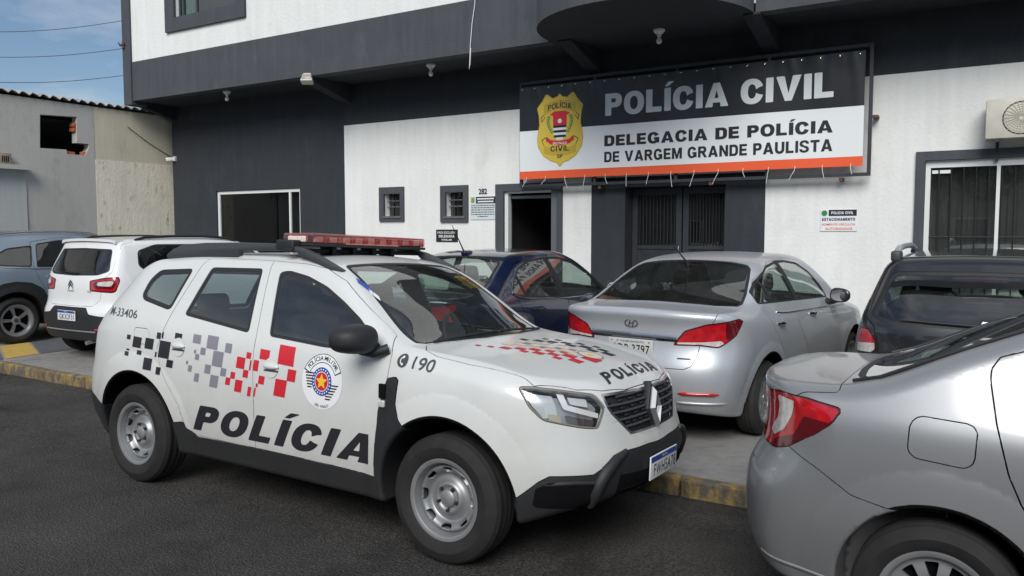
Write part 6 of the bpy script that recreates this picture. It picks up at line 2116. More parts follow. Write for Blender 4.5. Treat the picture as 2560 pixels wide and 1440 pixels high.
    for k in range(9):
        y = -.50 + k * .125
        soft_box('led_module', (.012, y - .035, 1.7040), (.040, y + .035, 1.7420), m_led, lb, .004)
        soft_box('led_divider', (.018, y + .046, 1.7020), (.044, y + .078, 1.7440), m_red, lb, .004)
    for k in range(2):
        y = -.575 + 1.15 * k
        soft_box('led_module', (-.16, y - .012, 1.7040), (0, y + .012, 1.7420), m_led, lb, .004)
    for y in (-.30, -.1, .1, .3):
        soft_box('light_bar_bracket', (-.14, y - .02, 1.6220), (-.02, y + .02, 1.6780), M_BLACKPL, lb, .005)
    box('light_bar_beam', (-.12, -.66, 1.6340), (-.05, .66, 1.6620), M_BLACKPL, lb, .006)
    # mirrors
    q = c.on_plane(880, 848, 1, -1.0)
    mx_, mz_ = q[0], q[2]
    print('mirror', mx_, mz_)
    for sg in (-1, 1):
        if sg < 0: mirror_housing(c, mx_, sg * 1.0, mz_, M_BLACKPL, sg, (.125, .135, .080), base=[(mx_ + .02, sg * .95, mz_ - .055), (mx_ + .07, sg * .90, mz_ - .08), (mx_ + .13, sg * .845, mz_ - .055)])
        else: mirror_housing(c, mx_ - .10, sg * .95, mz_ - .02, M_BLACKPL, sg, (.12, .085, .075), base=[(mx_ - .06, sg * .92, mz_ - .07), (mx_ + .02, sg * .88, mz_ - .09), (mx_ + .08, sg * .845, mz_ - .07)])
        cc = c.pts([(905, 800), (966, 882), (880, 873)])
    # cowl and wipers
    for i, (y0, y1, x1) in enumerate(((-.62, -.02, 1.03), (.02, .58, 1.08))):
        pts = [(1.10 - .1 * abs(y) ** 2, y) for y in np.linspace(y0, y1, 9)]
        P, N = c.place(2, [a for a, b in pts], [b for a, b in pts], 1, .012)
        tube('wiper', P, .008, M_BLACKPL, R, 6)
    c.quad_px('windscreen_sticker', 912, 716, 40, 14, M_DECBLUE, slope=.75, lean=-.4, axis=2, off=.004)
    c.quad_px('windscreen_sticker', 936, 738, 26, 12, M_DECWHITE, slope=.75, lean=-.4, axis=2, off=.004)
    # emblem: diamond frame standing in front of the grille
    p, n = c.place(0, [0.0], [.80], 1, 0.0)
    x0 = p[0][0]
    bm = bmesh.new()
    M = Matrix.Translation((x0 + .012, 0, .805)) @ Matrix.Rotation(math.radians(-8), 4, 'Y')
    out_ = [(0, .115), (.062, 0), (0, -.115), (-.062, 0)]
    inn = [(0, .062), (.030, 0), (0, -.062), (-.030, 0)]
    V = []
    for (y, z) in out_: V.append(bm.verts.new(M @ Vector((0, y, z))))
    mid = [bm.verts.new(M @ Vector((.022, y * .76, z * .76))) for (y, z) in out_]
    I_ = [bm.verts.new(M @ Vector((0, y, z))) for (y, z) in inn]
    bk = [bm.verts.new(M @ Vector((-.03, y, z))) for (y, z) in out_]
    for k in range(4):
        j = (k + 1) % 4
        bm.faces.new((V[k], V[j], mid[j], mid[k])); bm.faces.new((mid[k], mid[j], I_[j], I_[k])); bm.faces.new((bk[k], bk[j], V[j], V[k]))
    bmesh.ops.recalc_face_normals(bm, faces=bm.faces)
    em = bm_obj('emblem', bm, mat('emblem_chrome', (.30, .31, .33), .42, .6), R)
    prism('emblem_back', [(0, .15), (.085, 0), (0, -.15), (-.085, 0)], -.055, -.006, M_BLACKPL, em, 'x', M=M, bevel=.006)
    # number plate
    p, n = c.place(0, [0.0], [.50], 1, 0.0)
    plate(c, 'number_plate', (p[0][0] + .014, 0, .50), .40, .13, 1, 'FWH5A78', tilt=-.02)
    # lower grille slot under the plate
    for z in (.335, .36, .385, .41, .435):
        yy = np.linspace(-.42, .42, 25)
        P, N = c.place(0, yy, np.full(25, z), 1, .004)
        tube('lower_grille_bar', P, .006, M_DARK, R, 6)
    # bull-horn ribs of the bumper cladding
    for sg in (-1, 1):
        q = [c.cast(*w) for w in ((1566, 1128), (1540, 1150), (1515, 1180), (1500, 1205), (1488, 1235), (1474, 1262))]
        P = np.array([[w[0], sg * abs(w[1]), w[2]] for w in q])
        tube('bumper_horn', P, [.016, .03, .036, .036, .034, .026], M_BLACKPL, R, 10)
        q = [c.cast(*w) for w in ((1362, 1214), (1400, 1210), (1440, 1208), (1486, 1208))]
        P = np.array([[w[0], sg * abs(w[1]), w[2]] for w in q])
        tube('bumper_rib', P, [.008, .014, .014, .012], M_BLACKPL, R, 8)
        # side repeater in the fender vent
        a = c.cast(957, 1002)
        q, n = c.place(1, [a[0]], [a[2]], sg, .006)
        b = soft_box('side_repeater', (q[0][0] - .022, q[0][1] - .014, q[0][2] - .035), (q[0][0] + .022, q[0][1] + .014, q[0][2] + .005), M_WHITELENS, R, .008)
        soft_box('vent_insert', (q[0][0] - .022, q[0][1] - .010, q[0][2] + .015), (q[0][0] + .024, q[0][1] + .010, q[0][2] + .095), M_DARK, R, .006)
    # mud flap and antenna
    tube('antenna', [(-.42, .1, 1.63), (-.46, .1, 1.66), (-.62, .1, 1.80)], [.012, .006, .003], M_BLACKPL, R)
duster_details(duster)
# ------------------------------------------------------------------ the other parked cars
SW = KZ                                   # sidewalk level
def sedan_params(**k):
    P = dict(
        axles=(1.25, -1.25), tyre_r=.305, arch_r=.365, xf=2.13, xr=-2.10, zmax=1.62,
        wp=[(-2.2, .76), (-1.8, .81), (-1.25, .845), (-.6, .848), (0, .845), (.6, .845), (1.25, .85), (1.7, .82), (2.2, .74)],
        belt=[(-2.2, 1.0), (-1.4, .985), (0, .94), (1.0, .90), (2.2, .82)],
        sec=[(-.9, -.10), (-.75, -.07), (-.6, -.03), (-.42, -.004), (-.25, .002), (-.12, -.006), (-.03, -.022), (.0, -.035), (.1, -.080), (.25, -.15), (.4, -.235), (.5, -.30), (.7, -.44)],
        top=[(-2.25, .96), (-2.12, 1.03), (-2.02, 1.058), (-1.85, 1.062), (-1.66, 1.068), (-1.55, 1.095), (-1.2, 1.275), (-.85, 1.415), (-.5, 1.455), (-.05, 1.468), (.3, 1.445), (.52, 1.385), (.85, 1.21), (1.12, 1.04), (1.22, .995), (1.4, .965), (1.7, .90), (1.95, .82), (2.15, .70), (2.3, .58)],
        crown=[(-2, .06), (-1.5, .05), (-.9, .07), (0, .08), (.5, .06), (1.2, .07), (2.2, .12)],
        sweep=[(-2.1, -.05), (-1.7, -.12), (-1.3, -.20), (-.9, -.14), (-.4, 0), (.2, .02), (.6, .14), (1.1, .28), (1.4, .14), (2.2, .0)],
        nose=[(.15, -.15), (.3, -.05), (.42, 0), (.55, -.01), (.7, -.05), (.85, -.12)],
        planf=[(0, 0), (.25, -.015), (.45, -.06), (.6, -.13), (.72, -.22), (.82, -.36), (.92, -.6)],
        tail=[(.18, .16), (.28, .06), (.4, .008), (.52, .0), (.62, .012), (.70, .045), (.80, .070), (.92, .068), (.99, .045), (1.04, .03), (1.2, .03)],
        planr=[(0, 0), (.3, .012), (.5, .05), (.64, .115), (.74, .20), (.82, .32), (.92, .52)],
        bottom=[(-2.2, .30), (-1.9, .24), (-1.6, .20), (1.6, .18), (2.2, .24)],
        rad=[(-2.2, .06), (-1.6, .07), (-.8, .08), (.4, .07), (1.1, .06), (2.2, .09)],
        r_front=.08, r_rear=.055,
        flares=[(1.25, .305, .012, .37, .46), (-1.25, .305, .012, .37, .46)])
    P.update(k)
    return P
def door_handle(c, px, py, m, L=.10, sides=(-1, 1)):
    p = c.cast(px, py)
    for sg in sides:
        q, n = c.place(1, [p[0] - L, p[0] - L * .5, p[0], p[0] + L * .5, p[0] + L], [p[2]] * 5, sg, 0.0)
        q = q + np.array([[0, 0, 0], [0, sg * .026, 0], [0, sg * .032, 0], [0, sg * .026, 0], [0, 0, 0]])
        tube('door_handle', q, [.012, .014, .015, .014, .012], m, c.root, 8)
def shut_line(c, pix, proj_axis=1, m=None, rad=.0035, sides=(-1, 1)):
    """narrow dark joint laid in the surface"""
    pts = [c.cast(*p) for p in pix]
    for sg in sides:
        a = [p[0] for p in pts]; b = [p[2] for p in pts]
        t = np.linspace(0, 1, len(a)); tt = np.linspace(0, 1, 40)
        P, N = c.place(1, np.interp(tt, t, a), np.interp(tt, t, b), sg, 0.0)
        tube('panel_joint', P, rad, m or M_DARK, c.root, 5)

# ---- silver sedan seen from behind
hb_h = math.radians(90 - 6.0)
HB = sedan_params()
hb = Car('silver_sedan', 'silver sedan seen from behind with a short roof aerial, parked facing the entrance gate', HB, (-2.30, 7.93, SW), hb_h, .021)
def build_hb(c):
    m = M_SILVERPAINT
    R = c.root
    # rear window in the top view of the body, mirrored about the centre line
    rwp = c.pts([(1855, 681), (1858, 688), (1832, 726), (1810, 762), (1760, 763), (1680, 760)], 'top')
    print('hb rw', [tuple(np.round(p, 3)) for p in rwp])
    poly = [(-.80, -.3), (-.80, .3)] + [tuple(p) for p in rwp[:4]] + [(rwp[4][0], rwp[4][1]), (rwp[5][0], rwp[5][1]), (-1.60, .2), (-1.62, -.3)]
    poly = [(-.87, -.4), (-.87, .35), (-.90, .50), (-.96, .555), (-1.10, .60), (-1.30, .655), (-1.45, .68), (-1.51, .665), (-1.575, .5), (-1.60, .25), (-1.60, -.4)]
    c.window('rear_window', poly, M_GLASS_MID, 'top', frame=.025, sides=False, cond=lambda V: 1.0 - V[:, 2])
    poly = [(.43, -.4), (.42, .35), (.40, .50), (.44, .55), (.8, .63), (1.0, .66), (1.10, .62), (1.17, .4), (1.2, -.4)]
    c.window('windscreen', poly, M_GLASS_CLEAR, 'top', frame=.025, sides=False, cond=lambda V: .98 - V[:, 2])
    d = c.pts([(1870, 731), (1880, 705), (1911, 665), (1936, 651), (1958, 650), (1989, 656), (2021, 678), (2052, 714), (2069, 742), (1893, 761)])
    print('hb dlo', [tuple(np.round(p, 3)) for p in d])
    pil = c.pts([(1950, 640), (1973, 760)])
    xb = pil[0][0], pil[1][0]
    fx_ = d[8][0]
    c.side_glass(round_poly(d, .03), M_GLASS_MID, [(pil[1][0] * .5 + pil[0][0] * .5, -.18, .04), (min(d[9][0], d[0][0]) + .30, -.35, .022)], 1.1)
    # tail lamps, then the boot lid
    tl = c.pts([(1681, 863), (1712, 827), (1764, 812), (1848, 797), (1859, 802), (1842, 840), (1808, 865), (1796, 871), (1749, 865)], 'rcorner')
    c.lamp('tail_light', round_poly(tl, .012), 'rcorner', M_REDLENS, cond=lambda V: V[:, 0] + 1.2, edge=.010, edge_mat=M_REDDARK)
    lo = c.pts([(1681, 864), (1695, 856), (1760, 856), (1803, 853), (1812, 857), (1800, 872), (1749, 868)], 'rcorner')
    c.zone('white_lens', lo, 'rcorner', M_WHITELENS, -.0015)
    lo = c.pts([(1815, 795), (1870, 785), (1870, 830), (1840, 845), (1815, 850)], 'rcorner')
    c.zone('dark_lens', lo, 'rcorner', M_REDDARK, -.0015)
    bt = c.pts([(1772, 796), (1756, 845), (1749, 867), (1742, 892), (1727, 917), (1708, 924), (1661, 920)], 'end')
    print('hb boot', [tuple(np.round(p, 3)) for p in bt])
    bp = [(-.3, 1.3), (.66, 1.3), (.66, 1.0)] + [tuple(p) for p in bt[1:6]] + [(-.3, bt[5][1])]
    c.panel('boot_lid', bp, m, 'end', gap=.005, sides=False, cond=lambda V: V[:, 0] + 1.60, lining=False)
    # doors
    rd = c.pts([(1899, 764), (1939, 824), (1962, 880)]) + [np.array(p) for p in [(-.72, .33), (-.02, .31)]] + c.pts([(1995, 800), (1975, 757), (1942, 650), (1915, 655), (1880, 700), (1872, 730)])
    c.panel('rear_door', rd, m, ymin=.4, gap=.004)
    x0 = rd[4][0]
    fd = [np.array(p) for p in [(-.015, .31), (.95, .31)]] + c.pts([(2100, 860), (2078, 745), (2055, 710), (2023, 672), (1990, 650), (1962, 644), (1947, 646), (1979, 757), (1998, 802)])
    c.panel('front_door', fd, m, ymin=.4, gap=.004)
    c.lamp('headlight', [(1.02, .58), (1.40, .60), (1.35, .72), (.95, .74)], 'fcorner', M_LENS, M_REFLECTOR, cond=lambda V: 1.3 - V[:, 0])
    c.finish(m, (-1.6, 1.15))
    four_wheels(c, .835, .305, .19, .20, 'cover', .4)
    make_cabin(c, .0, -.85, .38, 1.12, 1.0)
    # chrome strip, emblem, plate, lower reflectors
    p = np.array([c.cast(*q) for q in ((1466, 824), (1520, 831), (1571, 838), (1640, 845), (1692, 849))])
    zc = p[:, 2].mean()
    ye = min(.5, abs(p[4][1])); print('strip', p)
    yy = np.linspace(-ye, ye, 31)
    P, N = c.place(0, yy, np.full(31, zc), -1, .002)
    bm = bmesh.new()
    V0 = [bm.verts.new(a + np.array([0, 0, .026])) for a in P]; V1 = [bm.verts.new(a + n_ * .014) for a, n_ in zip(P, N)]; V2 = [bm.verts.new(a + np.array([0, 0, -.026])) for a in P]
    for k in range(30):
        bm.faces.new((V0[k], V0[k + 1], V1[k + 1], V1[k])); bm.faces.new((V1[k], V1[k + 1], V2[k + 1], V2[k]))
    bmesh.ops.recalc_face_normals(bm, faces=bm.faces)
    bm_obj('chrome_strip', bm, M_CHROME, R, smooth=True)
    ze = c.cast(1571, 806)[2]
    P, N = c.place(0, [0.0], [ze], -1, .006)
    Mx = Matrix.Translation(P[0]) @ Matrix.Rotation(-math.pi / 2, 4, 'Z') @ Matrix.Rotation(math.pi / 2, 4, 'X')
    em = ring_bm(.050, .062, 28, sy=.52)
    bm_merge(em, poly_bm([(-.030, -.020), (-.018, -.020), (-.004, .024), (-.016, .024)]), lambda v: v)
    bm_merge(em, poly_bm([(.004, -.024), (.016, -.024), (.030, .020), (.018, .020)]), lambda v: v)
    bm_merge(em, poly_bm([(-.017, -.006), (.012, .001), (.014, .008), (-.014, .002)]), lambda v: v)
    flat_sign('emblem', em, M_CHROME, R, Mx)
    zp = c.cast(1574, 872)[2] + .02
    P, N = c.place(0, [0.0], [zp], -1, .0)
    plate(c, 'number_plate', (P[0][0] - .012, 0, zp), .40, .13, -1, 'GDB·3797', 'old', tilt=-.03)
    for sg in (-1, 1):
        a, b = c.cast(1694, 983), c.cast(1790, 982)
        yy = np.linspace(min(abs(a[1]), .42), .70, 9)
        P, N = c.place(0, sg * yy, np.full(9, a[2]), -1, .003)
        tube('bumper_reflector', P, [.004] + [.014] * 7 + [.004], M_REDLENS, R, 8)
        zz = a[2] - .075
        P, N = c.place(0, sg * np.linspace(.40, .74, 12), np.full(12, zz), -1, .0)
        tube('bumper_fold', P, [.003] + [.012] * 10 + [.003], m, R, 8)
    b1 = c.cast(1707, 662)
    tube('aerial', [(b1[0] - .02, 0, b1[2] + .0), (b1[0] - .05, 0, b1[2] + .035), (b1[0] - .30, 0, b1[2] + .17)], [.022, .008, .003], M_BLACKPL, R)
    door_handle(c, 1952, 806, M_CHROME, .085)
    door_handle(c, 2030, 781, M_CHROME, .085)
    q = c.cast(2060, 742)
    for sg in (-1, 1):
        mirror_housing(c, fx_ - .16, sg * .93, 1.05, M_BLACKPAINT, sg, (.085, .095, .07), base=[(fx_ - .12, sg * .87, 1.0), (fx_ - .11, sg * .83, .98), (fx_ - .11, sg * .78, .99)])
        c.tube_on('belt_trim', [(x, HBB(x)) for x in np.linspace(-1.02, .95, 24)], .006, M_CHROME, 1, sg, .002)
    c.tube_on('waist_crease', [(0, 0)], .001, m) if False else None
    p = c.cast(1727, 895)
    P, N = c.place(0, [-.50, -.40], [p[2] - .01] * 2, -1, .002)
    tube('model_badge', P, .006, M_CHROME, R, 5)
HBB = Tab([(-1.1, 1.005), (-.9, .975), (-.3, .955), (.4, .935), (1.0, .915)], .02)
build_hb(hb)

# ---- silver sedan cut by the right edge of the picture
LG = sedan_params(axles=(1.317, -1.317), tyre_r=.312, arch_r=.372, xf=2.13, xr=-2.235, zmax=1.68,
    wp=[(-2.3, .77), (-1.9, .825), (-1.317, .865), (-.6, .868), (0, .865), (.6, .862), (1.317, .868), (1.7, .84), (2.2, .76)],
    belt=[(-2.2, 1.06), (-1.4, 1.04), (0, 1.0), (1.0, .95), (2.2, .85)],
    sec=[(-.95, -.11), (-.8, -.08), (-.65, -.045), (-.5, -.016), (-.35, -.004), (-.2, .004), (-.1, .0), (-.03, -.014), (.0, -.026), (.1, -.066), (.25, -.13), (.4, -.205), (.5, -.26), (.7, -.40)],
    top=[(-2.4, 1.06), (-2.25, 1.105), (-2.15, 1.122), (-2.0, 1.125), (-1.85, 1.125), (-1.74, 1.128), (-1.64, 1.15), (-1.25, 1.33), (-.88, 1.47), (-.5, 1.52), (-.05, 1.53), (.3, 1.505), (.52, 1.445), (.85, 1.27), (1.12, 1.10), (1.22, 1.055), (1.4, 1.025), (1.7, .96), (1.95, .88), (2.15, .76), (2.3, .6)],
    tail=[(.18, .22), (.26, .12), (.36, .065), (.48, .042), (.58, .038), (.68, .048), (.74, .08), (.82, .115), (.95, .125), (1.03, .118), (1.10, .115), (1.2, .12)],
    planr=[(0, 0), (.3, .012), (.5, .05), (.64, .11), (.74, .185), (.82, .30), (.92, .50)],
    flares=[(1.317, .312, .012, .38, .50), (-1.317, .312, .014, .38, .52)], r_rear=.032,
    crown=[(-2, .025), (-1.5, .02), (-.9, .035), (0, .08), (.5, .06), (1.2, .07), (2.2, .12)],
    sweep=[(-2.1, -.04), (-1.7, -.05), (-1.3, -.07), (-.9, -.06), (-.4, 0), (.2, .02), (.6, .14), (1.1, .28), (1.4, .14), (2.2, .0)])
lg = Car('silver_sedan', 'silver sedan cut off by the right edge, parked along the kerb in front', LG, (1.135, 4.255, -.031), 0.0, .0185, roll=math.radians(-2.3))
def build_lg(c):
    m = M_SILVERPAINT2
    R = c.root
    poly = [(-.87, -.4), (-.87, .35), (-.90, .52), (-.96, .58), (-1.10, .63), (-1.35, .68), (-1.55, .71), (-1.62, .69), (-1.67, .5), (-1.69, .25), (-1.69, -.4)]
    c.window('rear_window', poly, M_GLASS_MID, 'top', frame=.03, sides=False, cond=lambda V: 1.05 - V[:, 2])
    poly = [(.43, -.4), (.42, .35), (.40, .52), (.44, .57), (.8, .65), (1.0, .68), (1.10, .64), (1.17, .4), (1.2, -.4)]
    c.window('windscreen', poly, M_GLASS_CLEAR, 'top', frame=.025, sides=False, cond=lambda V: 1.02 - V[:, 2])
    d = [(-.99, 1.09), (-.90, 1.06), (.95, 1.0), (.72, 1.19), (.45, 1.37), (.25, 1.43), (-.3, 1.45), (-.6, 1.42), (-.88, 1.28)]
    a = c.pts([(2545, 950)])[0]
    print('lg window tip', a)
    c.side_glass(round_poly(d, .04), M_GLASS_MID, [(-.05, -.12, .04)], 1.1, .02)
    tl = c.pts([(1930, 973), (1949, 975), (2018, 994), (2098, 1019), (2105, 1028), (2079, 1061), (2036, 1087), (1971, 1116), (1938, 1118), (1919, 1104)], 'rcorner')
    e0 = np.array(tl[0]); print('lg tl', [tuple(np.round(p, 3)) for p in tl])
    tlp = [(tl[0][0] - .17, tl[0][1] + .01)] + tl + [(tl[-1][0] - .15, tl[-1][1] + .01)]
    c.lamp('tail_light', round_poly(tlp, .015), 'rcorner', M_REDLENS, cond=lambda V: V[:, 0] + 1.2, edge=.007, edge_mat=M_REDDARK)
    c.zone('white_lens', round_poly(c.pts([(1945, 984), (1987, 1003), (1980, 1038), (1961, 1072), (1936, 1086), (1930, 1068), (1946, 1040), (1950, 1010)], 'rcorner'), .01), 'rcorner', M_WHITELENS, -.0015)
    c.zone('dark_lens', c.pts([(2010, 1040), (2079, 1060), (2036, 1090), (1971, 1120), (1930, 1120), (1935, 1095), (1985, 1085)], 'rcorner'), 'rcorner', M_REDDARK, -.0012)
    bt = [(-.3, 1.3), (.80, 1.3), (.78, 1.04), (.64, 1.0), (.56, .72), (-.3, .70)]
    c.panel('boot_lid', bt, m, 'end', gap=.005, sides=False, cond=lambda V: V[:, 0] + 1.70, lining=False)
    fl = c.pts([(2298, 1039), (2427, 1061), (2445, 1078), (2436, 1160), (2414, 1173), (2285, 1145), (2268, 1126), (2275, 1057)])
    c.panel('fuel_flap', round_poly(fl, .03), m, ymin=.4, gap=.005, rim=.012)
    rd = c.pts([(2501, 893), (2479, 923), (2477, 953), (2492, 1061), (2522, 1190), (2556, 1270)]) + [np.array(p) for p in [(-.72, .33), (-.02, .31), (-.05, 1.0), (-.06, 1.49), (-.5, 1.47), (-.9, 1.36)]]
    c.panel('rear_door', rd, m, ymin=.4, gap=.006)
    fd = [np.array(p) for p in [(-.01, .31), (.98, .31), (1.0, .95), (.78, 1.22), (.5, 1.41), (.28, 1.48), (-.05, 1.49), (-.04, 1.0)]]
    c.panel('front_door', fd, m, ymin=.4, gap=.005)
    bl = c.pts([(1973, 1116), (2040, 1169), (2126, 1238), (2215, 1271)])
    bp = [(-2.5, .1), (-2.5, bl[0][1] + .0)] + [tuple(p) for p in bl] + [(-1.25, bl[-1][1] - .02), (-1.25, .1)]
    c.panel('rear_bumper', bp, m, gap=.005, sides=False, cond=lambda V: V[:, 0] + 1.3, lining=False)
    c.lamp('headlight', [(1.02, .62), (1.40, .64), (1.35, .78), (.95, .80)], 'fcorner', M_LENS, M_REFLECTOR, cond=lambda V: 1.3 - V[:, 0])
    c.finish(m, (-1.6, 1.15))
    four_wheels(c, .862, .312, .19, .205, 'cover', .15)
    make_cabin(c, .0, -.85, .42, 1.12, 1.06)
    # fold along the bumper foot
    for sg in (-1, 1):
        a, b = c.cast(1990, 1345), c.cast(2085, 1392)
        P, N = c.place(1, np.linspace(-2.02, -1.70, 12), np.linspace(.335, .30, 12), sg, -.004)
        tube('bumper_fold', P, .010, m, R, 8)
    for sg in (-1, 1):
        for x in (-.78, .22):
            P, N = c.place(1, [x - .1, x - .05, x + .05, x + .1], [.88] * 4, sg, 0)
            tube('door_handle', P + np.array([[0, 0, 0], [0, sg * .03, 0], [0, sg * .03, 0], [0, 0, 0]]), .014, m, R, 8)
        mirror_housing(c, .84, sg * .98, 1.08, M_BLACKPL, sg, (.10, .105, .075), base=[(.88, sg * .91, 1.03), (.90, sg * .85, 1.01), (.90, sg * .81, 1.02)])
    # black drip strips from the boot corner up beside the rear glass
    for sg in (-1, 1):
        pts = [(-1.66, .68), (-1.55, .72), (-1.30, .69), (-1.05, .645), (-.92, .60)]
        P, N = c.place(2, [a for a, b in pts], [sg * b for a, b in pts], 1, .004)
        tube('drip_strip', P, .010, M_BLACKPL, R, 6)
    P, N = c.place(0, [0.0], [.86], -1, 0)
    plate(c, 'number_plate', (P[0][0] - .012, 0, .86), .40, .13, -1, 'BRA·0000', 'old') if False else None
build_lg(lg)

# ---- navy sedan between the police car and the silver sedan
NV = sedan_params(axles=(1.30, -1.30), xf=2.20, xr=-2.16,
    top=[(-2.3, .98), (-2.16, 1.05), (-2.05, 1.075), (-1.85, 1.08), (-1.66, 1.09), (-1.55, 1.115), (-1.2, 1.28), (-.85, 1.415), (-.5, 1.46), (-.05, 1.475), (.3, 1.45), (.52, 1.39), (.85, 1.22), (1.12, 1.05), (1.22, 1.005), (1.4, .975), (1.7, .91), (1.95, .83), (2.2, .70), (2.4, .55)],
    flares=[(1.30, .305, .012, .37, .46), (-1.30, .305, .012, .37, .46)])
nv_car = Car('navy_sedan', 'dark navy sedan with thin roof aerial between the police car and the silver sedan', NV, (-4.86, 7.80, SW), math.radians(90 - 2), .026)
def build_navy(c):
    m = M_NAVYPAINT
    R = c.root
    poly = [(-.87, -.4), (-.87, .35), (-.90, .50), (-.96, .56), (-1.10, .60), (-1.30, .655), (-1.45, .68), (-1.51, .665), (-1.575, .5), (-1.60, .25), (-1.60, -.4)]
    c.window('rear_window', poly, M_GLASS_CLEAR, 'top', frame=.03, sides=False, cond=lambda V: 1.0 - V[:, 2])
    poly = [(.43, -.4), (.42, .35), (.40, .50), (.44, .55), (.8, .63), (1.0, .66), (1.10, .62), (1.17, .4), (1.2, -.4)]
    c.window('windscreen', poly, M_GLASS_CLEAR, 'top', frame=.025, sides=False, cond=lambda V: .98 - V[:, 2])
    d = c.pts([(1302, 727), (1307, 711), (1335, 665), (1367, 646), (1441, 638), (1483, 646), (1546, 682), (1560, 718), (1491, 727), (1441, 732), (1356, 738), (1323, 734)])
    print('navy dlo', [tuple(np.round(p, 3)) for p in d])
    d = [(-1.08, 1.06), (-1.02, 1.13), (-.80, 1.29), (-.55, 1.36), (-.2, 1.385), (.15, 1.38), (.42, 1.32), (.75, 1.14), (.98, .97), (.4, .955), (-.3, .965), (-.8, 1.0), (-1.0, 1.03)]
    c.side_glass(round_poly(d, .02), M_GLASS_CLEAR, [(-.06, -.22, .045), (-.82, -.30, .022)], 1.0, .016)
    c.lamp('tail_light', [(-1.10, .80), (-.85, .80), (-.83, 1.0), (-1.10, .98)], 'rcorner', M_REDLENS, cond=lambda V: V[:, 0] + 1.2)
    rd = [np.array(p) for p in [(-1.03, 1.0), (-.85, .75), (-.72, .33), (-.02, .31), (-.03, .95), (-.10, 1.41), (-.5, 1.40), (-.8, 1.33), (-1.05, 1.16)]]
    c.panel('rear_door', rd, m, ymin=.4, gap=.005)
    fd = [np.array(p) for p in [(-.015, .31), (.98, .31), (1.03, .93), (.77, 1.17), (.45, 1.35), (.16, 1.41), (-.09, 1.41), (-.025, .95)]]
    c.panel('front_door', fd, m, ymin=.4, gap=.005)
    c.finish(m, (-1.6, 1.15))
    for sg in (-1, 1):
        t = [(-1.0, 1.15), (-1.05, 1.10), (-1.08, 1.05), (-1.0, 1.015), (-.8, .985), (-.3, .95), (.4, .94), (.96, .952)]
        c.tube_on('window_trim', t, .008, M_CHROME, 1, sg, .003)
        door = [(-.78, .88), (-.70, .88), (-.60, .88)]
        P, N = c.place(1, [-.80, -.72, -.62, -.56], [.87] * 4, sg, 0)
        tube('door_handle', P + np.array([[0, 0, 0], [0, sg * .03, 0], [0, sg * .03, 0], [0, 0, 0]]), .014, m, R, 8)
        mirror_housing(c, .82, sg * .97, 1.02, m, sg, (.10, .105, .075), base=[(.86, sg * .90, .97), (.88, sg * .84, .95), (.88, sg * .80, .96)])
    four_wheels(c, .835, .305, .19, .20, 'alloy', .3)
    make_cabin(c, .0, -.85, .38, 1.12, 1.0)
    P, N = c.place(2, [-.78], [.0], 1, 0)
    tube('aerial', [tuple(P[0]), tuple(P[0] + np.array([-.05, 0, .03])), tuple(P[0] + np.array([-.25, 0, .30]))], [.025, .008, .003], M_BLACKPL, R)
    soft_box('roof_fin', P[0] + np.array([-.07, -.03, -.01]), P[0] + np.array([.07, .03, .03]), m, R, .012)
build_navy(nv_car)

# ---- black estate car at the right
BK = sedan_params(axles=(1.23, -1.23), xf=2.10, xr=-2.02, zmax=1.68, tyre_r=.30,
    wp=[(-2.2, .76), (-1.8, .80), (-1.25, .83), (0, .83), (1.25, .83), (1.7, .80), (2.2, .72)],
    belt=[(-2.2, .98), (0, .95), (1.0, .90), (2.2, .82)],
    sec=[(-.9, -.10), (-.75, -.06), (-.6, -.03), (-.42, -.004), (-.25, .002), (-.12, -.006), (0, -.03), (.1, -.06), (.25, -.12), (.4, -.18), (.55, -.25), (.7, -.36)],
    top=[(-2.4, 1.42), (-2.0, 1.455), (-1.6, 1.485), (-1.0, 1.51), (-.4, 1.515), (0, 1.50), (.3, 1.46), (.52, 1.40), (.85, 1.23), (1.12, 1.06), (1.22, 1.01), (1.4, .98), (1.7, .92), (1.95, .84), (2.15, .70), (2.3, .58)],
    crown=[(-2, .07), (0, .08), (.5, .06), (1.2, .07), (2.2, .12)],
    sweep=[(-2.1, -.10), (-1.0, 0), (.2, .02), (.6, .14), (1.1, .28), (1.4, .14), (2.2, .0)],
    tail=[(.18, .16), (.28, .06), (.4, .008), (.55, .0), (.66, .03), (.75, .075), (.95, .10), (1.05, .145), (1.2, .24), (1.35, .35), (1.45, .42), (1.6, .52)],
    planr=[(0, 0), (.35, .015), (.55, .055), (.68, .12), (.78, .23), (.9, .45)],
    rad=[(-2.2, .08), (-.8, .08), (.4, .07), (1.1, .06), (2.2, .09)],
    flares=[(1.23, .30, .01, .37, .46), (-1.23, .30, .01, .37, .46)], arch_r=.36)
bk = Car('black_estate_car', 'black estate car with silver roof rails seen from behind, parked under the barred window', BK, (-.13, 8.10, SW), math.radians(90), .024)
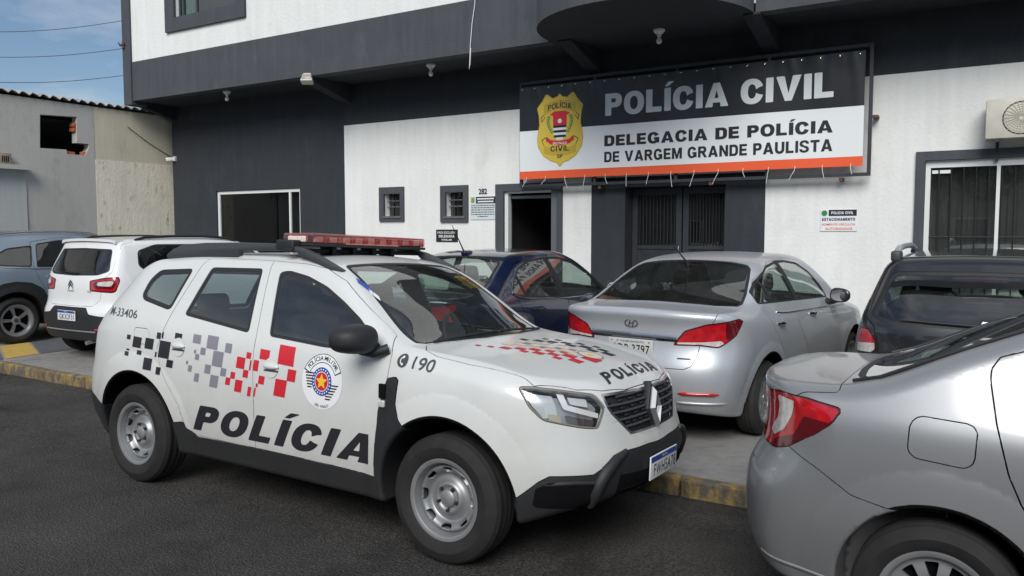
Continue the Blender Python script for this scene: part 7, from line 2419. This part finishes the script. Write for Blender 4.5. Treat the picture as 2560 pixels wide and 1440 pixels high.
def build_black(c):
    m = M_BLACKPAINT
    R = c.root
    rwp = c.pts([(2226, 686), (2200, 730), (2163, 797), (2240, 815), (2315, 833)], 'end')
    print('bk rw', [tuple(np.round(p, 3)) for p in rwp])
    c.window('rear_window', round_poly([(-.3, 1.385), (.56, 1.37), (.70, 1.045), (.55, 1.0), (-.3, .985)], .05), M_GLASS_MID, 'end', frame=.025, sides=False, cond=lambda V: V[:, 0] + 1.2)
    poly = [(.40, -.4), (.39, .35), (.37, .50), (.41, .55), (.8, .63), (1.0, .66), (1.10, .62), (1.17, .4), (1.2, -.4)]
    c.window('windscreen', poly, M_GLASS_CLEAR, 'top', frame=.025, sides=False, cond=lambda V: .98 - V[:, 2])
    c.window('side_window', round_poly([(-1.55, 1.03), (.95, .97), (.72, 1.15), (.40, 1.35), (.2, 1.41), (-1.3, 1.39), (-1.48, 1.30)], .05), M_GLASS_MID, ymin=.45, frame=.02)
    tl = c.pts([(2154, 817), (2171, 822), (2187, 848), (2189, 874), (2178, 882), (2142, 876), (2146, 831)], 'rcorner')
    print('bk tl', [tuple(np.round(p, 3)) for p in tl])
    c.lamp('tail_light', round_poly(tl, .012), 'rcorner', M_REDLENS, cond=lambda V: V[:, 0] + 1.2, edge=.006, edge_mat=M_REDDARK)
    lo = c.pts([(2130, 850), (2195, 858), (2195, 890), (2130, 890)], 'rcorner')
    c.zone('white_lens', lo, 'rcorner', M_WHITELENS, -.0015)
    c.panel('tailgate', [(-.3, 1.6), (.60, 1.6), (.73, 1.04), (.66, .98), (.60, .72), (.50, .66), (-.3, .66)], m, 'end', gap=.006, sides=False, cond=lambda V: V[:, 0] + 1.42, lining=False)
    c.finish(m, (-1.5, 1.15))
    four_wheels(c, .82, .30, .19, .20, 'alloy', .3)
    make_cabin(c, .0, -.80, .40, 1.1, 1.0)
    # spoiler lip over the glass, wiper, high brake lamp, rails
    yy = np.linspace(-.56, .56, 25)
    P, N = c.place(2, -1.70 + .12 * yy ** 2 * 1.2, yy, 1, .0)
    bm = bmesh.new()
    A = [bm.verts.new(p + np.array([.10, 0, .012])) for p in P]; B = [bm.verts.new(p + np.array([-.09, 0, .006])) for p in P]; C_ = [bm.verts.new(p + np.array([-.09, 0, -.035])) for p in P]; D = [bm.verts.new(p + np.array([.05, 0, -.03])) for p in P]
    for k in range(24):
        bm.faces.new((A[k], A[k + 1], B[k + 1], B[k])); bm.faces.new((B[k], B[k + 1], C_[k + 1], C_[k])); bm.faces.new((C_[k], C_[k + 1], D[k + 1], D[k]))
    bm.faces.new((A[0], B[0], C_[0], D[0])); bm.faces.new((A[-1], D[-1], C_[-1], B[-1]))
    bmesh.ops.recalc_face_normals(bm, faces=bm.faces)
    bm_obj('spoiler', bm, m, R, smooth=True, angle=.6)
    P, N = c.place(0, [-.08, .10, .30, .48], [1.015, 1.02, 1.025, 1.03], -1, .012)
    tube('wiper', P, [.012, .009, .007, .005], M_BLACKPL, R, 6)
    P, N = c.place(0, np.linspace(-.16, .16, 5), [1.345] * 5, -1, -.03)
    tube('high_brake_light', P, .018, M_REDDARK, R, 6)
    for sg in (-1, 1):
        P, N = c.place(2, [-1.50, -1.42, -1.25, -.9, -.4, -.05, .08], [sg * .56] * 7, 1, .0)
        up = np.array([.015, .045, .068, .072, .07, .05, .01])
        P[:, 2] += up
        r_ = tube('roof_rail', P, [.024, .026, .025, .024, .024, .024, .018], M_SILVERPAINT, R, 8)
        soft_box('rail_foot', P[1] + np.array([-.10, -.035, -.07]), P[1] + np.array([.06, .035, .012]), M_GREYPL, r_, .02)
        soft_box('rail_foot', P[5] + np.array([-.05, -.03, -.07]), P[5] + np.array([.08, .03, .0]), M_GREYPL, r_, .02)
        mirror_housing(c, .62, sg * .90, 1.0, m, sg, (.09, .085, .07), base=[(.66, sg * .86, .96), (.68, sg * .82, .94), (.68, sg * .78, .95)])
build_black(bk)

# ---- white hatchback at the left
C3P = sedan_params(axles=(1.27, -1.27), xf=2.05, xr=-1.93, zmax=1.72, tyre_r=.32, arch_r=.39,
    wp=[(-2.1, .78), (-1.7, .83), (-1.27, .86), (0, .86), (1.27, .865), (1.7, .83), (2.2, .74)],
    belt=[(-2.2, 1.08), (0, 1.03), (1.0, 1.0), (2.2, .92)],
    sec=[(-1.0, -.11), (-.8, -.05), (-.62, -.01), (-.42, .002), (-.25, .004), (-.12, -.006), (0, -.03), (.1, -.065), (.25, -.12), (.4, -.18), (.55, -.25), (.7, -.36)],
    top=[(-2.4, 1.47), (-1.9, 1.535), (-1.6, 1.57), (-1.0, 1.60), (-.4, 1.605), (0, 1.59), (.3, 1.55), (.5, 1.49), (.85, 1.30), (1.10, 1.14), (1.2, 1.10), (1.4, 1.07), (1.7, 1.01), (1.9, .95), (2.05, .84), (2.2, .66)],
    crown=[(-2, .06), (0, .07), (.5, .06), (1.2, .06), (2.2, .12)],
    sweep=[(-2.1, -.10), (-1.0, 0), (.2, .02), (.6, .14), (1.1, .26), (1.4, .14), (2.2, .0)],
    tail=[(.2, .14), (.32, .04), (.45, .0), (.62, .0), (.70, .03), (.78, .055), (.95, .06), (1.08, .085), (1.2, .14), (1.4, .245), (1.5, .29), (1.6, .30)],
    planr=[(0, 0), (.35, .012), (.55, .035), (.68, .075), (.78, .145), (.9, .36)],
    bottom=[(-2.2, .36), (-1.8, .26), (1.6, .22), (2.2, .3)],
    rad=[(-2.2, .07), (-.8, .08), (.4, .07), (1.1, .06), (2.2, .09)],
    flares=[(1.27, .32, .015, .40, .48), (-1.27, .32, .015, .40, .48)])
c3 = Car('white_hatchback', 'white hatchback with black bumper and roof rails, behind the police car at the left', C3P, (-10.25, 7.66, SW), math.radians(90), .026)
def build_c3(c):
    m = M_WHITEPAINT2
    R = c.root
    rwp = c.pts([(173, 632), (283, 633), (264, 680), (205, 687), (137, 680)], 'end')
    print('c3 rw', [tuple(np.round(p, 3)) for p in rwp])
    c.window('rear_window', round_poly([(-.3, 1.46), (.56, 1.44), (.66, 1.16), (.5, 1.11), (-.3, 1.09)], .04), M_GLASS_DARK, 'end', frame=.02, sides=False, cond=lambda V: V[:, 0] + 1.2)
    poly = [(.38, -.4), (.37, .35), (.35, .50), (.39, .55), (.8, .63), (1.0, .66), (1.08, .62), (1.15, .4), (1.18, -.4)]
    c.window('windscreen', poly, M_GLASS_CLEAR, 'top', frame=.025, sides=False, cond=lambda V: 1.05 - V[:, 2])
    c.window('side_window', round_poly([(-1.42, 1.22), (-1.30, 1.14), (.95, 1.06), (.72, 1.24), (.40, 1.44), (.2, 1.49), (-1.1, 1.50), (-1.38, 1.42)], .05), M_GLASS_DARK, ymin=.45, frame=.02)
    tl = c.pts([(224, 702), (260, 695), (297, 692), (301, 702), (290, 730), (281, 733), (224, 728)], 'rcorner')
    print('c3 tl', [tuple(np.round(p, 3)) for p in tl])
    c.lamp('tail_light', round_poly(tl, .02), 'rcorner', M_REDDARK, cond=lambda V: V[:, 0] + 1.2)
    ctr = np.mean(tl, 0)
    c.zone('red_lens', round_poly([ctr + (np.array(p) - ctr) * np.array([.92, .82]) for p in tl], .02), 'rcorner', M_REDLENS, -.001)
    c.zone('dark_lens', round_poly([ctr + (np.array(p) - ctr) * np.array([.75, .55]) for p in tl], .02), 'rcorner', M_REDDARK, -.002)
    c.zone('white_lens', round_poly([ctr + np.array([.0, .012]) + (np.array(p) - ctr) * np.array([.55, .33]) for p in tl], .02), 'rcorner', M_WHITELENS, -.003)
    bp = [(-.3, .2), (-.3, .70), (.36, .70), (.44, .62), (.62, .60), (1.0, .58), (1.0, .2)]
    c.panel('rear_bumper_cladding', bp, M_BLACKPL, 'end', gap=.004, sides=False, off=.004, cond=lambda V: V[:, 0] + 1.55, lining=False)
    c.panel('tailgate', [(-.3, 1.7), (.60, 1.7), (.70, 1.16), (.63, 1.08), (.58, .80), (.46, .72), (-.3, .71)], m, 'end', gap=.005, sides=False, cond=lambda V: V[:, 0] + 1.40, lining=False)
    sp = [(-1.0, .15), (-1.0, .40), (.95, .38), (1.0, .15)]
    c.panel('sill_cladding', sp, M_BLACKPL, ymin=.5, gap=.004, off=.005, lining=False)
    c.finish(m, (-1.5, 1.12))
    four_wheels(c, .85, .32, .195, .21, 'alloy', .3)
    make_cabin(c, .0, -.75, .45, 1.08, 1.08)
    yy = np.linspace(-.60, .60, 25)
    P, N = c.place(2, -1.56 + .10 * yy ** 2, yy, 1, .0)
    bm = bmesh.new()
    A = [bm.verts.new(p + np.array([.12, 0, .006])) for p in P]; B = [bm.verts.new(p + np.array([-.10, 0, .004])) for p in P]; C_ = [bm.verts.new(p + np.array([-.10, 0, -.03])) for p in P]; D = [bm.verts.new(p + np.array([.05, 0, -.04])) for p in P]
    for k in range(24):
        bm.faces.new((A[k], A[k + 1], B[k + 1], B[k])); bm.faces.new((B[k], B[k + 1], C_[k + 1], C_[k])); bm.faces.new((C_[k], C_[k + 1], D[k + 1], D[k]))
    bm.faces.new((A[0], B[0], C_[0], D[0])); bm.faces.new((A[-1], D[-1], C_[-1], B[-1]))
    bmesh.ops.recalc_face_normals(bm, faces=bm.faces)
    bm_obj('spoiler', bm, m, R, smooth=True, angle=.6)
    for sg in (-1, 1):
        P, N = c.place(2, [-1.35, -1.2, -.8, -.3, .1, .25], [sg * .60] * 6, 1, .0)
        P[:, 2] += np.array([.005, .035, .045, .045, .035, .005])
        tube('roof_rail', P, [.014, .02, .018, .018, .02, .012], M_BLACKPL, R, 8)
        mirror_housing(c, .82, sg * .98, 1.10, M_BLACKPL, sg, (.10, .105, .08), base=[(.86, sg * .91, 1.05), (.88, sg * .85, 1.02), (.88, sg * .81, 1.04)])
    P, N = c.place(0, [-.10, .08, .25], [1.125, 1.135, 1.145], -1, .012)
    tube('wiper', P, [.014, .012, .006], M_BLACKPL, R, 6)
    # chevron emblem, badge, plate
    P, N = c.place(0, [0.0], [.985], -1, .006)
    Mx = Matrix.Translation(P[0]) @ Matrix.Rotation(-math.pi / 2, 4, 'Z') @ Matrix.Rotation(math.pi / 2, 4, 'X')
    em = bmesh.new()
    for dz in (0, -.045):
        bm_merge(em, poly_bm([(-.065, dz - .03), (0, dz + .035), (0, dz + .065), (-.05, dz + .01)]), lambda v: v)
        bm_merge(em, poly_bm([(.065, dz - .03), (.05, dz + .01), (0, dz + .065), (0, dz + .035)]), lambda v: v)
    flat_sign('emblem', em, M_GREYPL, R, Mx)
    P, N = c.place(0, [0.0], [.895], -1, .005)
    flat_sign('badge_lettering', fit_text('CITROËN', .15, .022, .01), M_INKGREY, R, Matrix.Translation(P[0] + np.array([0, .075, 0])) @ Matrix.Rotation(-math.pi / 2, 4, 'Z') @ Matrix.Rotation(math.pi / 2, 4, 'X'))
    P, N = c.place(0, [-.36], [.895], -1, .005)
    flat_sign('badge_lettering', fit_text('C3', .07, .022, .01), M_INKGREY, R, Matrix.Translation(P[0]) @ Matrix.Rotation(-math.pi / 2, 4, 'Z') @ Matrix.Rotation(math.pi / 2, 4, 'X'))
    P, N = c.place(0, [0.0], [.59], -1, .0)
    plate(c, 'number_plate', (P[0][0] - .012, 0, .59), .40, .13, -1, 'GKX2F31')
    P, N = c.place(0, np.linspace(-.55, .55, 15), [.40] * 15, -1, .004)
    tube('bumper_strip', P, .010, M_ALLOY, R, 6)
    for sg in (-1, 1):
        P, N = c.place(0, sg * np.linspace(.55, .68, 5), [.43] * 5, -1, .003)
        tube('bumper_reflector', P, .016, M_REDLENS, R, 6)
    bm = bmesh.new()
    tube('exhaust', [(-1.75, -.35, .27), (-1.90, -.35, .25)], .025, M_ALLOY, R, 10)
build_c3(c3)

# ---- blue-grey SUV cut by the left edge
GS = sedan_params(axles=(1.32, -1.32), xf=2.22, xr=-2.18, zmax=1.80, tyre_r=.345, arch_r=.42,
    wp=[(-2.3, .80), (-1.9, .86), (-1.32, .90), (0, .90), (1.32, .905), (1.8, .87), (2.3, .78)],
    belt=[(-2.2, 1.12), (0, 1.06), (1.0, 1.02), (2.2, .95)],
    sec=[(-1.0, -.11), (-.8, -.05), (-.62, -.01), (-.42, .002), (-.25, .004), (-.12, -.006), (0, -.03), (.1, -.07), (.25, -.135), (.4, -.20), (.55, -.27), (.7, -.38)],
    top=[(-2.4, 1.45), (-2.1, 1.53), (-1.7, 1.595), (-1.2, 1.64), (-.6, 1.665), (-.2, 1.66), (.15, 1.62), (.4, 1.54), (.8, 1.33), (1.08, 1.18), (1.2, 1.14), (1.5, 1.10), (1.8, 1.05), (2.05, .98), (2.2, .86), (2.4, .6)],
    crown=[(-2, .06), (0, .07), (.5, .06), (1.2, .06), (2.2, .12)],
    sweep=[(-2.1, -.10), (-1.0, 0), (.2, .02), (.6, .14), (1.1, .26), (1.4, .14), (2.2, .0)],
    tail=[(.2, .14), (.36, .04), (.5, .0), (.65, .01), (.75, .05), (.95, .09), (1.1, .13), (1.3, .25), (1.5, .40), (1.65, .5)],
    planr=[(0, 0), (.35, .015), (.55, .05), (.68, .11), (.80, .21), (.95, .45)],
    bottom=[(-2.2, .40), (-1.8, .28), (1.6, .24), (2.2, .34)],
    flares=[(1.32, .345, .015, .43, .51), (-1.32, .345, .015, .43, .51)])
gs = Car('blue_grey_suv', 'blue-grey SUV with silver roof rail cut off by the left edge', GS, (-13.36, 7.55, SW), math.radians(90), .028)
def build_gs(c):
    m = M_BLUEGREYPAINT
    R = c.root
    c.window('rear_window', round_poly([(-.3, 1.52), (.56, 1.50), (.66, 1.20), (-.3, 1.16)], .04), M_GLASS_DARK, 'end', frame=.02, sides=False, cond=lambda V: V[:, 0] + 1.2)
    poly = [(.30, -.4), (.29, .35), (.27, .52), (.31, .58), (.8, .66), (1.0, .69), (1.08, .65), (1.15, .4), (1.18, -.4)]
    c.window('windscreen', poly, M_GLASS_CLEAR, 'top', frame=.025, sides=False, cond=lambda V: 1.08 - V[:, 2])
    c.window('quarter_window', round_poly([(-1.62, 1.20), (-1.50, 1.16), (-1.06, 1.13), (-.98, 1.46), (-1.35, 1.42), (-1.55, 1.32)], .04), M_GLASS_DARK, ymin=.45, frame=.02)
    c.window('rear_door_window', round_poly([(-.99, 1.125), (-.12, 1.10), (-.16, 1.55), (-.6, 1.53), (-.92, 1.48)], .03), M_GLASS_DARK, ymin=.45, frame=.016)
    c.window('front_door_window', round_poly([(-.07, 1.10), (.92, 1.07), (.65, 1.28), (.32, 1.48), (.1, 1.55), (-.11, 1.555)], .03), M_GLASS_DARK, ymin=.45, frame=.016)
    c.lamp('tail_light', [(-1.08, .92), (-.72, .92), (-.70, 1.10), (-1.08, 1.08)], 'rcorner', M_REDLENS, cond=lambda V: V[:, 0] + 1.2)
    sp = [(-2.4, .15), (-2.4, .55), (-1.95, .55), (-1.86, .62), (-1.72, .80), (-1.5, .90), (-1.32, .925), (-1.1, .90), (-.93, .80), (-.80, .56), (-.70, .45), (.7, .43), (.8, .56), (.93, .80), (1.1, .90), (1.32, .925), (1.54, .90), (1.72, .78), (1.85, .55), (2.4, .50), (2.4, .15)]
    c.panel('lower_cladding', sp, M_BLACKPL, ymin=.0, gap=.004, off=.005, sides=False, lining=False)
    rd = [np.array(p) for p in [(-.70, .46), (-.03, .45), (-.06, 1.58), (-.6, 1.57), (-1.0, 1.51), (-1.03, 1.12), (-.98, .95), (-.86, .72)]]
    c.panel('rear_door', rd, m, ymin=.45, gap=.006)
    fd = [np.array(p) for p in [(-.025, .45), (.72, .45), (1.02, .80), (1.02, 1.02), (.70, 1.28), (.34, 1.50), (.1, 1.58), (-.055, 1.58)]]
    c.panel('front_door', fd, m, ymin=.45, gap=.006)
    c.finish(m, (-1.7, 1.12))
    four_wheels(c, .895, .345, .215, .235, 'dark', .3)
    make_cabin(c, .0, -.80, .50, 1.08, 1.12)
    for sg in (-1, 1):
        P, N = c.place(2, [-1.75, -1.5, -1.0, -.4, 0, .2], [sg * .60] * 6, 1, .0)
        P[:, 2] += np.array([.005, .035, .05, .05, .035, .005])
        tube('roof_rail', P, [.014, .018, .016, .016, .018, .012], M_CHROME, R, 8)
        t = [(-1.66, 1.22), (-1.60, 1.165), (-1.45, 1.14), (-1.0, 1.105), (-.1, 1.08), (.9, 1.052)]
        c.tube_on('window_trim', t, .010, M_CHROME, 1, sg, .003)
        P, N = c.place(1, [-.86, -.78, -.68, -.60], [.98] * 4, sg, 0)
        tube('door_handle', P + np.array([[0, 0, 0], [0, sg * .03, 0], [0, sg * .03, 0], [0, 0, 0]]), .016, M_CHROME, R, 8)
        mirror_housing(c, .85, sg * 1.02, 1.14, m, sg, (.10, .11, .08), base=[(.88, sg * .95, 1.09), (.9, sg * .89, 1.06), (.9, sg * .84, 1.08)])
build_gs(gs)
